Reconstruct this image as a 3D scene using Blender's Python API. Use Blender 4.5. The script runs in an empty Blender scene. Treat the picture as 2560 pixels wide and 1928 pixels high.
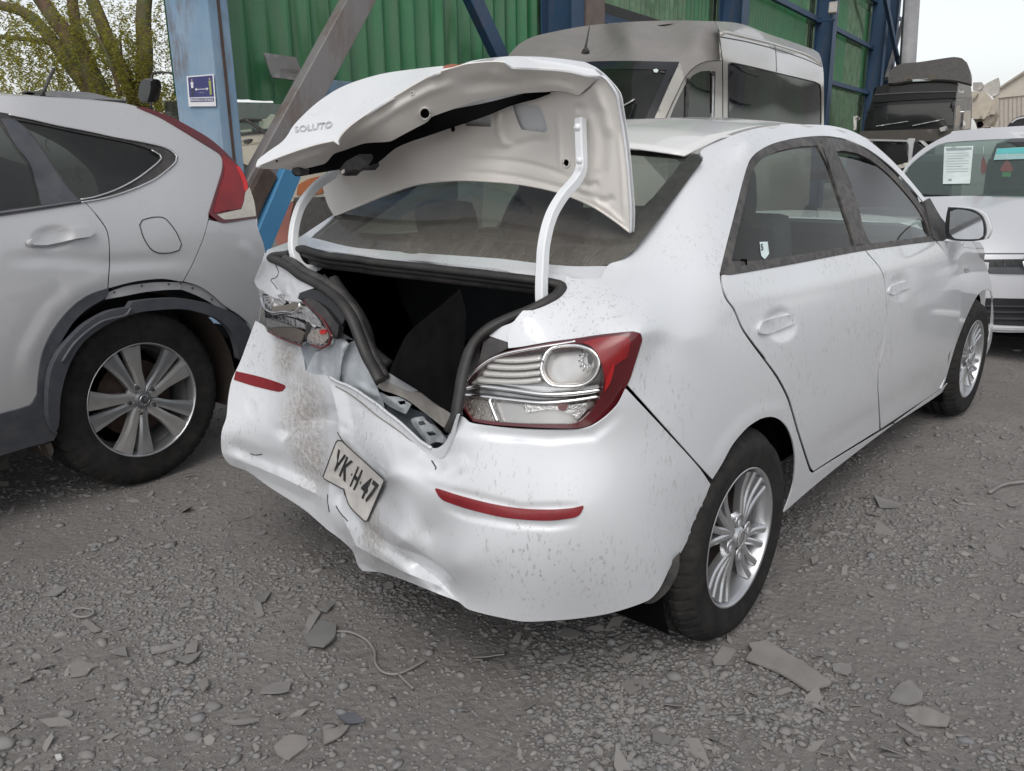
import bpy, bmesh, math, random
import numpy as np
from mathutils import Vector, Matrix, Euler
from mathutils.geometry import delaunay_2d_cdt
random.seed(7); RNG = np.random.default_rng(7)
SC = bpy.context.scene
COL = SC.collection
R_ = math.radians

# ------------------------------------------------------------------ camera, sky, sun, exposure
PW, PH = 2560.0, 1928.0
CF = 1769.967 * 2560.0 / 2212.0
YAW, PITCH, ROLL = 0.71416, 0.26999, -0.016265
CAM = np.array([-1.93503, -1.70329, 1.29827])
_f = np.array([math.cos(PITCH)*math.cos(YAW), math.cos(PITCH)*math.sin(YAW), -math.sin(PITCH)])
_r = np.cross(_f, [0, 0, 1.0]); _r /= np.linalg.norm(_r); _u = np.cross(_r, _f)
RIGHT = math.cos(ROLL)*_r + math.sin(ROLL)*_u
UP = -math.sin(ROLL)*_r + math.cos(ROLL)*_u
FWD = _f
cd = bpy.data.cameras.new('camera'); cam = bpy.data.objects.new('camera', cd); COL.objects.link(cam)
cd.sensor_fit = 'HORIZONTAL'; cd.sensor_width = 36.0; cd.lens = CF/PW*36.0
cd.clip_start = 0.05; cd.clip_end = 900
m = Matrix.Identity(4)
for i in range(3):
    m[i][0] = RIGHT[i]; m[i][1] = UP[i]; m[i][2] = -FWD[i]; m[i][3] = CAM[i]
cam.matrix_world = m
SC.camera = cam

SUN_EL, SUN_AZ = 50.0, 212.0          # azimuth in the XY plane, degrees from +X
w = bpy.data.worlds.new('World'); SC.world = w; w.use_nodes = True
nt = w.node_tree; nt.nodes.clear()
sky = nt.nodes.new('ShaderNodeTexSky'); sky.sky_type = 'NISHITA'; sky.sun_disc = False
sky.sun_elevation = R_(SUN_EL); sky.sun_rotation = R_(90 - SUN_AZ)
sky.air_density = 1.0; sky.dust_density = 1.6; sky.ozone_density = 1.0
hs = nt.nodes.new('ShaderNodeHueSaturation'); hs.inputs['Saturation'].default_value = 0.2
bg = nt.nodes.new('ShaderNodeBackground'); bg.inputs['Strength'].default_value = 0.15
wo = nt.nodes.new('ShaderNodeOutputWorld')
nt.links.new(sky.outputs[0], hs.inputs['Color']); nt.links.new(hs.outputs[0], bg.inputs[0]); nt.links.new(bg.outputs[0], wo.inputs[0])
sl = bpy.data.lights.new('sun', 'SUN'); sl.energy = 1.0; sl.angle = R_(38); sl.color = (1.0, 0.96, 0.9)
so = bpy.data.objects.new('sun', sl); COL.objects.link(so)
_d = Vector((math.cos(R_(SUN_AZ))*math.cos(R_(SUN_EL)), math.sin(R_(SUN_AZ))*math.cos(R_(SUN_EL)), math.sin(R_(SUN_EL))))
so.rotation_euler = _d.to_track_quat('Z', 'Y').to_euler()
so.location = (0, 0, 20)
SC.view_settings.view_transform = 'Standard'; SC.view_settings.look = 'None'
SC.view_settings.exposure = 0.24; SC.view_settings.gamma = 1.0
SC.view_settings.use_curve_mapping = False
SC.cycles.max_bounces = 8; SC.cycles.transparent_max_bounces = 16
try:
    SC.cycles.use_denoising = True
except Exception:
    pass

# ------------------------------------------------------------------ measuring helpers
ZOOM = {'D': (0, 0, 2212/2560.), 'S': (0, 0, 1.0), '1': (0, 0, 2.777), '2': (0, 500, 2.2217), '3': (550, 100, 2.0109), '4': (550, 600, 3.0286),
        '5': (550, 900, 2.38), '6': (1050, 750, 2.777), 'A': (1700, 250, 2.563), 'B': (1200, 0, 2.4578), 'C': (2000, 0, 3.7018),
        'd': (1600, 900, 1.851), 'E': (2100, 250, 2.2217), 'F': (0, 1200, 1.8433), 'G': (550, 180, 3.2044), 'H': (1350, 250, 3.6867),
        'I': (600, 500, 5.553), 'J': (700, 700, 3.7022), 'K': (1650, 1000, 2.687), 'L': (550, 1150, 3.6867), 'M': (640, 130, 4.424),
        'N': (1140, 130, 3.544)}
def z(k, *pts):
    ox, oy, s = ZOOM[k]
    o = [(ox + p[0]/s, oy + p[1]/s) for p in pts]
    return o if len(o) > 1 else o[0]
def ray(px):
    px = np.atleast_2d(np.asarray(px, float))
    return (np.outer((px[:, 0]-PW/2)/CF, RIGHT) + np.outer(-(px[:, 1]-PH/2)/CF, UP) + FWD)
AX = {'x': 0, 'y': 1, 'z': 2}
def at(px, axis, val):                  # where the line of sight meets a plane
    d = ray(px)[0]
    if axis == 'd':
        return CAM + d*val
    a = AX[axis]
    return CAM + d*((val-CAM[a])/d[a])
def proj(X):
    q = np.atleast_2d(np.asarray(X, float)) - CAM
    dz = q@FWD
    return np.stack([PW/2+CF*(q@RIGHT)/dz, PH/2-CF*(q@UP)/dz], -1), dz

class Skin:
    """smooth surface through measured points (thin plate spline of inverse depth)"""
    def __init__(s, anchors, reg=1e-4):
        px, iv = [], []
        for a in anchors:
            if isinstance(a[0], str):
                p = (a[1], a[2]); X = at(p, a[0], a[3])
            else:
                X = np.array(a, float); p = proj(X)[0][0]
            px.append(p); iv.append(1.0/((X-CAM)@FWD))
        s.c = np.array(px); n = len(px); iv = np.array(iv)
        s.k = 400.0
        c = s.c/s.k
        A = np.zeros((n+3, n+3)); A[:n, :n] = s.ker(c, c) + np.eye(n)*reg
        A[:n, n] = 1; A[:n, n+1:] = c; A[n, :n] = 1; A[n+1:, :n] = c.T
        b = np.zeros(n+3); b[:n] = iv
        s.w = np.linalg.solve(A, b); s.n = n
        s.bumps = []
    @staticmethod
    def ker(a, b):
        r2 = ((a[:, None]-b[None])**2).sum(-1)
        return 0.5*r2*np.log(r2+1e-12)
    def at(s, px, off=0.0):
        px = np.atleast_2d(np.asarray(px, float)); q = px/s.k
        iv = s.ker(q, s.c/s.k)@s.w[:s.n] + s.w[s.n] + q@s.w[s.n+1:]
        dep = 1.0/np.maximum(iv, 1e-3)
        d = np.zeros(len(px))
        for b in s.bumps:
            d += b(px)
        r = ray(px); ln = np.linalg.norm(r, axis=1)
        dep = dep - (d+off)/ln
        return CAM + r*dep[:, None]
class Offset:
    def __init__(s, skin, vec): s.s = skin; s.v = np.array(vec, float)
    def at(s, px, off=0.0): return s.s.at(px, off) + s.v
class Plane:
    def __init__(s, p, n): s.p = np.array(p, float); s.n = np.array(n, float); s.bumps = []
    def at(s, px, off=0.0):
        r = ray(px); t = ((s.p-CAM)@s.n)/(r@s.n)
        d = np.zeros(len(r))
        for b in s.bumps: d += b(np.atleast_2d(np.asarray(px, float)))
        return CAM + r*(t-(d+off)/np.linalg.norm(r, axis=1))[:, None]
def segdist(px, line):
    """distance to a polyline, and the signed side"""
    best = np.full(len(px), 1e9); side = np.zeros(len(px)); par = np.zeros(len(px)); L = 0; tot = sum(math.dist(a, b) for a, b in zip(line, line[1:]))
    for a, b in zip(line, line[1:]):
        a = np.array(a); b = np.array(b); ab = b-a; l = np.linalg.norm(ab)
        t = np.clip(((px-a)@ab)/(l*l), 0, 1)
        v = px-(a+t[:, None]*ab); d = np.linalg.norm(v, axis=1)
        sd = ab[0]*v[:, 1]-ab[1]*v[:, 0]
        mk = d < best
        best[mk] = d[mk]; side[mk] = np.sign(sd[mk]); par[mk] = ((L+t*l)/tot)[mk]
        L += l
    return best, side, par
def tent(line, wd, amp, soft=False, fade=True, side=0):
    """a folded ridge (or valley) along a line; side=+-1 keeps one flank only"""
    def fn(px):
        d, s, t = segdist(px, line)
        v = np.maximum(0, 1-d/wd)
        if soft: v = v*v*(3-2*v)
        if side: v = np.where(s*side >= 0, v, np.maximum(0, 1-d/(wd*0.12)))
        if fade: v = v*np.clip(np.minimum(t, 1-t)*6, 0, 1)
        return amp*v
    return fn
def bowl(c, rx, ry, amp, ang=0):
    ca, sa = math.cos(ang), math.sin(ang)
    def fn(px):
        dx = px[:, 0]-c[0]; dy = px[:, 1]-c[1]
        u = (dx*ca+dy*sa)/rx; v = (-dx*sa+dy*ca)/ry
        q = np.maximum(0, 1-u*u-v*v)
        return amp*q*q*(3-2*q)
    return fn
def crm(pts, closed=True, step=5.0, corner=42):
    """resample a traced line: smooth between points, sharp at real corners"""
    P = [np.array(p, float) for p in pts]; n = len(P); out = []
    def isc(i):
        if not closed and (i == 0 or i == n-1): return True
        a = P[i]-P[i-1]; b = P[(i+1) % n]-P[i]
        c = a@b/(np.linalg.norm(a)*np.linalg.norm(b)+1e-9)
        return math.degrees(math.acos(max(-1, min(1, c)))) > corner
    cs = [isc(i) for i in range(n)]
    for i in range(n if closed else n-1):
        p1, p2 = P[i], P[(i+1) % n]
        p0 = p1-(p2-p1)*.5 if cs[i] else P[i-1]
        p3 = p2+(p2-p1)*.5 if cs[(i+1) % n] else P[(i+2) % n]
        l = np.linalg.norm(p2-p1); k = max(1, int(l/step))
        d0 = min(1, l/(np.linalg.norm(p1-p0)+1e-9)); d3 = min(1, l/(np.linalg.norm(p3-p2)+1e-9))
        m1 = .5*((p2-p1)+(p1-p0)*d0); m2 = .5*((p2-p1)+(p3-p2)*d3)
        for j in range(k):
            t = j/k; t2, t3 = t*t, t*t*t
            out.append((2*t3-3*t2+1)*p1+(t3-2*t2+t)*m1+(-2*t3+3*t2)*p2+(t3-t2)*m2)
    if not closed: out.append(P[-1])
    return np.array(out)
def inside(pts, poly):
    x, y = pts[:, 0], pts[:, 1]; c = np.zeros(len(pts), bool)
    j = len(poly)-1
    for i in range(len(poly)):
        xi, yi = poly[i]; xj, yj = poly[j]
        if yi != yj:
            k = ((yi > y) != (yj > y)) & (x < (xj-xi)*(y-yi)/(yj-yi)+xi)
            c ^= k
        j = i
    return c

# ------------------------------------------------------------------ object helpers
def link(name, me, mat=None, parent=None):
    o = bpy.data.objects.new(name, me); COL.objects.link(o)
    if mat is not None: me.materials.append(mat)
    if parent is not None: o.parent = parent
    return o
def tag(o, label=None, cat=None, group=None, kind=None):
    if label: o['label'] = label
    if cat: o['category'] = cat
    if group: o['group'] = group
    if kind: o['kind'] = kind
    return o
def thing(name, label, cat, loc=(0, 0, 0), group=None):
    o = bpy.data.objects.new(name, None); COL.objects.link(o); o.location = loc; o.empty_display_size = .1
    bpy.context.view_layer.update()
    return tag(o, label, cat, group)
def under(o, parent):                   # keep world place while parenting
    o.parent = parent
    o.matrix_parent_inverse = Matrix.Translation(-Vector(parent.location)) if parent.parent is None else Matrix.Identity(4)
    return o
def mesh_np(name, V, F, smooth=True):
    me = bpy.data.meshes.new(name)
    V = np.asarray(V, np.float32); n = len(V)
    if isinstance(F, np.ndarray):
        k = F.shape[1]; m_ = len(F)
        me.vertices.add(n); me.vertices.foreach_set('co', V.ravel())
        me.loops.add(m_*k); me.loops.foreach_set('vertex_index', F.astype(np.int32).ravel())
        me.polygons.add(m_); me.polygons.foreach_set('loop_start', np.arange(0, m_*k, k, dtype=np.int32))
        try: me.polygons.foreach_set('loop_total', np.full(m_, k, np.int32))
        except Exception: pass
        me.update(calc_edges=True); me.validate()
    else:
        me.from_pydata(V.tolist(), [], [list(f) for f in F]); me.update()
    if smooth: me.polygons.foreach_set('use_smooth', np.ones(len(me.polygons), bool))
    return me
def sharp_border(me):
    cnt = np.zeros(len(me.edges), int)
    ei = np.zeros(len(me.loops), np.int32); me.loops.foreach_get('edge_index', ei)
    np.add.at(cnt, ei, 1)
    at_ = me.attributes.get('sharp_edge') or me.attributes.new('sharp_edge', 'BOOLEAN', 'EDGE')
    at_.data.foreach_set('value', cnt < 2)
def solid(o, t, offset=-1.0):
    md = o.modifiers.new('thickness', 'SOLIDIFY'); md.thickness = t; md.offset = offset
    return o
def panel(name, outline, skin, mat, parent=None, h=9.0, t=0.004, holes=(), off=0.0, smooth=True, raw=False, creases=()):
    """sheet cut to a traced outline and laid on a measured surface"""
    ol = crm(outline, True, h*.9) if not raw else np.array(outline, float)
    hl = [crm(q, True, h*.9) if not raw else np.array(q, float) for q in holes]
    pts = [ol] + hl
    crs = []
    for q in creases:
        c_ = crm(q, False, h); c_ = c_[inside(c_, ol)]
        if len(c_) > 1: crs.append(c_)
    allb = np.vstack(pts+crs)
    lo = ol.min(0); hi = ol.max(0)
    gx, gy = np.meshgrid(np.arange(lo[0]+h*.5, hi[0], h), np.arange(lo[1]+h*.5, hi[1], h*.87))
    gx[1::2] += h*.5
    g = np.stack([gx.ravel(), gy.ravel()], -1)
    if len(g):
        k = inside(g, ol)
        for q in hl: k &= ~inside(g, q)
        g = g[k]
    if len(g):
        keep = np.ones(len(g), bool)
        for i in range(0, len(g), 2000):
            d2 = ((g[i:i+2000, None]-allb[None])**2).sum(-1).min(1)
            keep[i:i+2000] = d2 > (h*.55)**2
        g = g[keep]
    allp = np.vstack([allb, g]) if len(g) else allb
    edges = []; b = 0
    for q in pts:
        n = len(q); edges += [(b+i, b+(i+1) % n) for i in range(n)]; b += n
    for q in crs:
        n = len(q); edges += [(b+i, b+i+1) for i in range(n-1)]; b += n
    vo, eo, fo, _, _, _ = delaunay_2d_cdt([Vector(p) for p in allp], edges, [], 0, 1e-6)
    vo = np.array([[v[0], v[1]] for v in vo]); fo = np.array([f for f in fo if len(f) == 3])
    ce = vo[fo].mean(1)
    k = inside(ce, ol)
    for q in hl: k &= ~inside(ce, q)
    fo = fo[k]
    V = skin.at(vo, off)
    e1 = V[fo[:, 1]]-V[fo[:, 0]]; e2 = V[fo[:, 2]]-V[fo[:, 0]]
    nn = np.cross(e1, e2); s = ((CAM-V[fo[:, 0]])*nn).sum(1)
    fo[s < 0] = fo[s < 0][:, ::-1]
    used = np.unique(fo); remap = np.full(len(V), -1); remap[used] = np.arange(len(used))
    me = mesh_np(name, V[used], remap[fo], smooth)
    sharp_border(me)
    if crs:
        pu = vo[used]; ev = np.array([e.vertices[:] for e in me.edges]); md_ = (pu[ev[:, 0]]+pu[ev[:, 1]])/2
        sh_ = np.array([d.value for d in me.attributes['sharp_edge'].data])
        for q in crs:
            d0 = segdist(pu[ev[:, 0]], q)[0]; d1 = segdist(pu[ev[:, 1]], q)[0]; d2 = segdist(md_, q)[0]
            sh_ |= (d0 < .25) & (d1 < .25) & (d2 < .25)
        me.attributes['sharp_edge'].data.foreach_set('value', sh_)
    o = link(name, me, mat, parent)
    if t: solid(o, t)
    return o
def grid_mesh(name, G, mat, parent=None, closed_u=False, smooth=True, flip=False):
    G = np.asarray(G, float); a, b = G.shape[:2]
    idx = np.arange(a*b).reshape(a, b); F = []
    if closed_u: idx = np.vstack([idx, idx[:1]])
    q = np.stack([idx[:-1, :-1], idx[1:, :-1], idx[1:, 1:], idx[:-1, 1:]], -1).reshape(-1, 4)
    if flip: q = q[:, ::-1]
    me = mesh_np(name, G.reshape(-1, 3), np.ascontiguousarray(q), smooth)
    return link(name, me, mat, parent)
def crv3(P, k=6):
    P = np.asarray(P, float); out = []
    for i in range(len(P)-1):
        p1, p2 = P[i], P[i+1]; p0 = P[i-1] if i else p1-(p2-p1)*.5; p3 = P[i+2] if i+2 < len(P) else p2+(p2-p1)*.5
        for j in range(k):
            t = j/k
            out.append(.5*((2*p1)+(-p0+p2)*t+(2*p0-5*p1+4*p2-p3)*t*t+(-p0+3*p1-3*p2+p3)*t**3))
    out.append(P[-1]); return np.array(out)
def sweep(name, path, sec, mat, parent=None, up=(0, 0, 1), k=5, smooth=True, scale=None, cap=True):
    """sweep a closed section (list of (a,b) in metres) along a 3-D path"""
    P = crv3(path, k) if k > 1 else np.asarray(path, float)
    n = len(P); T = np.gradient(P, axis=0); T /= np.linalg.norm(T, axis=1)[:, None]+1e-12
    up = np.array(up, float); S = np.cross(T, up); S /= np.linalg.norm(S, axis=1)[:, None]+1e-9
    U = np.cross(S, T); sec = np.array(sec, float); m_ = len(sec)
    sc_ = np.ones(n) if scale is None else np.interp(np.linspace(0, 1, n), np.linspace(0, 1, len(scale)), scale)
    V = (P[:, None]+S[:, None]*(sec[None, :, 0:1]*sc_[:, None, None])+U[:, None]*(sec[None, :, 1:2]*sc_[:, None, None])).reshape(-1, 3)
    F = [(i*m_+j, i*m_+(j+1) % m_, (i+1)*m_+(j+1) % m_, (i+1)*m_+j) for i in range(n-1) for j in range(m_)]
    if cap: F += [tuple(range(m_))[::-1], tuple((n-1)*m_+j for j in range(m_))]
    me = mesh_np(name, V, F, smooth)
    return link(name, me, mat, parent)
def circ(r, n=8, r2=None): return [(r*math.cos(2*math.pi*i/n), (r2 or r)*math.sin(2*math.pi*i/n)) for i in range(n)]
def rect(a, b, c=0.0):
    a /= 2; b /= 2
    if not c: return [(-a, -b), (a, -b), (a, b), (-a, b)]
    return [(-a+c, -b), (a-c, -b), (a, -b+c), (a, b-c), (a-c, b), (-a+c, b), (-a, b-c), (-a, -b+c)]
def box(name, c, s, mat, parent=None, rot=None, bevel=0.0):
    bm = bmesh.new(); bmesh.ops.create_cube(bm, size=1)
    for v in bm.verts: v.co = Vector((v.co.x*s[0], v.co.y*s[1], v.co.z*s[2]))
    if bevel: bmesh.ops.bevel(bm, geom=bm.edges[:], offset=bevel, segments=2, affect='EDGES', profile=.6)
    M = Matrix.Translation(Vector(c)) @ (Euler(rot).to_matrix().to_4x4() if rot is not None else Matrix.Identity(4))
    bm.transform(M); me = bpy.data.meshes.new(name); bm.to_mesh(me); bm.free()
    return link(name, me, mat, parent)
def lathe(name, prof, mat, parent=None, seg=64, M=None, fn=None, smooth=True):
    """prof: (radius, axial) pairs revolved round local Y; fn(r, a, angle, k) may alter the radius"""
    V = []
    for i in range(seg):
        th = 2*math.pi*i/seg
        for k, (r, a) in enumerate(prof):
            rr = fn(r, a, i, k) if fn else r
            V.append((rr*math.cos(th), a, rr*math.sin(th)))
    n = len(prof); F = np.array([(i*n+k, i*n+k+1, ((i+1) % seg)*n+k+1, ((i+1) % seg)*n+k) for i in range(seg) for k in range(n-1)])
    V = np.array(V)
    if M is not None:
        V = V@np.array(M.to_3x3()).T + np.array(M.translation)
    me = mesh_np(name, V, F, smooth); return link(name, me, mat, parent)
def mirrored(o, name, mat, parent, fn=None):
    me = o.data; n = len(me.vertices); V = np.zeros(n*3, np.float32); me.vertices.foreach_get('co', V); V = V.reshape(-1, 3).copy()
    V[:, 1] *= -1
    if fn is not None: V = fn(V)
    F = [list(p.vertices)[::-1] for p in me.polygons]
    m2 = mesh_np(name, V, F); sharp_border(m2)
    q = link(name, m2, mat, parent)
    for md in o.modifiers:
        if md.type == 'SOLIDIFY': solid(q, md.thickness, md.offset)
    return q
def text_mesh(txt, bold=0.0, space=1.0):
    cu = bpy.data.curves.new('lettering', 'FONT'); cu.body = txt; cu.size = 1; cu.space_character = space; cu.offset = bold
    cu.align_x = 'LEFT'; cu.resolution_u = 3
    o = bpy.data.objects.new('lettering', cu); COL.objects.link(o)
    dg = bpy.context.evaluated_depsgraph_get(); me = bpy.data.meshes.new_from_object(o.evaluated_get(dg))
    bpy.data.objects.remove(o); bpy.data.curves.remove(cu)
    V = np.array([v.co[:] for v in me.vertices]); F = [tuple(p.vertices) for p in me.polygons]
    bpy.data.meshes.remove(me)
    V = V[:, :2]; V = (V-V.min(0))/(V.max(0)-V.min(0))
    return V, F
def quadmap(q):
    a, b, c, d = [np.array(p, float) for p in q]     # TL TR BR BL
    def fn(uv):
        u = uv[:, 0:1]; v = uv[:, 1:2]
        return (a*(1-u)+b*u)*v + (d*(1-u)+c*u)*(1-v)
    return fn
def letters(name, txt, quad, skin, off, mat, parent, bold=0.0, box_=(0, 0, 1, 1), t=0.0015):
    V, F = text_mesh(txt, bold)
    uv = np.stack([box_[0]+V[:, 0]*(box_[2]-box_[0]), box_[1]+V[:, 1]*(box_[3]-box_[1])], -1)
    X = skin.at(quadmap(quad)(uv), off)
    me = bpy.data.meshes.new(name)
    bm = bmesh.new(); vs = [bm.verts.new(x) for x in X]
    for f in F:
        try: bm.faces.new([vs[i] for i in f])
        except ValueError: pass
    bmesh.ops.triangulate(bm, faces=bm.faces[:])
    for f in bm.faces:
        f.normal_update()
        if f.normal.dot(Vector(CAM)-f.verts[0].co) < 0: f.normal_flip()
    bm.to_mesh(me); bm.free()
    o = link(name, me, mat, parent)
    if t: solid(o, t, 1.0)
    return o

# ------------------------------------------------------------------ materials
class NT:
    def __init__(s, name):
        s.m = bpy.data.materials.new(name); s.m.use_nodes = True; s.t = s.m.node_tree; s.b = s.t.nodes['Principled BSDF']; s.out = s.t.nodes['Material Output']
        s.tc = None
    def n(s, t, **k):
        q = s.t.nodes.new(t)
        for a, v in k.items(): setattr(q, a, v)
        return q
    def l(s, a, b): s.t.links.new(a, b)
    def co(s, scale=(1, 1, 1), rot=(0, 0, 0)):
        if s.tc is None: s.tc = s.n('ShaderNodeTexCoord')
        mp = s.n('ShaderNodeMapping'); mp.inputs['Scale'].default_value = scale; mp.inputs['Rotation'].default_value = rot
        s.l(s.tc.outputs['Object'], mp.inputs['Vector']); return mp.outputs[0]
    def noise(s, scale, detail=4, rough=.55, co=None, dist=0):
        q = s.n('ShaderNodeTexNoise'); q.inputs['Scale'].default_value = scale; q.inputs['Detail'].default_value = detail
        q.inputs['Roughness'].default_value = rough; q.inputs['Distortion'].default_value = dist
        s.l(co if co is not None else s.co(), q.inputs['Vector']); return q.outputs[0]
    def ramp(s, v, *stops):
        q = s.n('ShaderNodeValToRGB'); e = q.color_ramp.elements
        while len(e) < len(stops): e.new(.5)
        for i, (p, c) in enumerate(stops):
            e[i].position = p; e[i].color = c if isinstance(c, tuple) and len(c) == 4 else ((*c, 1) if isinstance(c, tuple) else (c, c, c, 1))
        s.l(v, q.inputs[0]); return q.outputs[0]
    def math(s, op, a, b=None):
        q = s.n('ShaderNodeMath', operation=op)
        for i, v in enumerate((a, b)):
            if v is None: continue
            if isinstance(v, (int, float)): q.inputs[i].default_value = v
            else: s.l(v, q.inputs[i])
        return q.outputs[0]
    def mix(s, f, a, b, blend='MIX'):
        q = s.n('ShaderNodeMix', data_type='RGBA', blend_type=blend)
        for i, v in ((0, f), (6, a), (7, b)):
            if isinstance(v, (int, float)): q.inputs[i].default_value = v
            elif isinstance(v, tuple): q.inputs[i].default_value = (*v, 1)[:4]
            else: s.l(v, q.inputs[i])
        return q.outputs[2]
    def bump(s, v, strength=.3, dist=.01):
        q = s.n('ShaderNodeBump'); q.inputs['Strength'].default_value = strength; q.inputs['Distance'].default_value = dist
        s.l(v, q.inputs['Height']); s.l(q.outputs[0], s.b.inputs['Normal']); return q
    def set(s, **k):
        nm = {'base': 'Base Color', 'rough': 'Roughness', 'metal': 'Metallic', 'coat': 'Coat Weight', 'coat_rough': 'Coat Roughness', 'spec': 'Specular IOR Level',
              'trans': 'Transmission Weight', 'ior': 'IOR', 'alpha': 'Alpha', 'sheen': 'Sheen Weight'}
        for a, v in k.items():
            i = s.b.inputs[nm[a]]
            if hasattr(v, 'is_output'): s.l(v, i)
            elif isinstance(v, tuple): i.default_value = (*v, 1)[:4]
            else: i.default_value = v
        return s
def simple(name, base, rough=.5, metal=0.0, coat=0.0, var=.12, vs=6.0, bump=0.0, bs=60.0, dust=0.0, **k):
    q = NT(name)
    n1 = q.noise(vs, 5)
    c = q.mix(q.ramp(n1, (.3, 0.0), (.7, 1.0)), tuple(x*(1-var) for x in base), tuple(min(1, x*(1+var)) for x in base))
    if dust:
        n2 = q.noise(vs*2.3, 6, .7)
        c = q.mix(q.math('MULTIPLY', q.ramp(n2, (.38, 0.0), (.7, 1.0)), dust), c, (.33, .29, .25))
    q.set(base=c, rough=rough, metal=metal, coat=coat, **k)
    if bump: q.bump(q.noise(bs, 4), bump, .004)
    return q.m
def car_paint(name, base, dirt=.35, specks=1.0, metal=0.0, rough=.30, coat=.9, fine=True):
    q = NT(name)
    big = q.noise(2.2, 5, .6)
    dust = q.ramp(big, (.38, 0.0), (.68, 1.0))
    c = q.mix(q.math('MULTIPLY', dust, dirt*.35), base, tuple(b*.80*t for b, t in zip(base, (1.0, .97, .92))))
    if specks:
        s1 = q.noise(150, 4, .65, q.co((1.0, 1.0, .30)))             # short upright scuffs
        s2 = q.noise(34, 5, .7, q.co((1.2, 1.2, .6)))
        msk = q.ramp(q.noise(3.1, 4, .6), (.42, 0.0), (.60, 1.0))
        f = q.math('MULTIPLY', q.math('MULTIPLY', q.ramp(s1, (.545, 0.0), (.61, 1.0)), q.ramp(s2, (.46, 0.0), (.56, 1.0))), msk)
        c = q.mix(q.math('MULTIPLY', f, .62*specks), c, (.20, .19, .18))
    r = q.ramp(big, (.3, rough), (.75, min(1, rough+.25)))
    q.set(base=c, rough=r, metal=metal, coat=coat, coat_rough=.06)
    return q.m
def glass(name, tint=(.55, .62, .58), alpha=.5, dust=.25, rough=.03, col=None, streak=False, refl=.7):
    """thin window pane: part see-through, part mirror, part dust"""
    q = NT(name); t = q.t
    tr = q.n('ShaderNodeBsdfTransparent'); tr.inputs[0].default_value = (*tint, 1)
    gl = q.n('ShaderNodeBsdfGlossy'); gl.inputs['Roughness'].default_value = rough; gl.inputs[0].default_value = (1, 1, 1, 1)
    df = q.n('ShaderNodeBsdfDiffuse'); df.inputs[0].default_value = (*(col or (.30, .28, .25)), 1)
    lw = q.n('ShaderNodeLayerWeight'); lw.inputs[0].default_value = .22
    m1 = q.n('ShaderNodeMixShader'); m2 = q.n('ShaderNodeMixShader')
    fr = q.math('ADD', q.math('MULTIPLY', lw.outputs['Fresnel'], refl), .03)
    q.l(fr, m1.inputs[0]); q.l(tr.outputs[0], m1.inputs[1]); q.l(gl.outputs[0], m1.inputs[2])
    nz = q.noise(9, 6, .7, q.co((1, 1, .4)))
    d = q.math('MULTIPLY', q.ramp(nz, (.3, .25), (.75, 1.0)), dust)
    if streak:
        st = q.noise(70, 5, .7, q.co((.5, 1.5, .5), (0, 0, .35)))
        zz = q.n('ShaderNodeSeparateXYZ'); q.l(q.co(), zz.inputs[0])
        low = q.n('ShaderNodeMapRange'); low.inputs[1].default_value = 1.19; low.inputs[2].default_value = 1.04; q.l(zz.outputs[2], low.inputs[0])
        d = q.math('ADD', d, q.math('MULTIPLY', q.math('MULTIPLY', q.ramp(st, (.38, .62), (.64, 1.0)), low.outputs[0]), .44))
    q.l(d, m2.inputs[0]); q.l(m1.outputs[0], m2.inputs[1]); q.l(df.outputs[0], m2.inputs[2]); q.l(m2.outputs[0], q.out.inputs[0])
    return q.m
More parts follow.
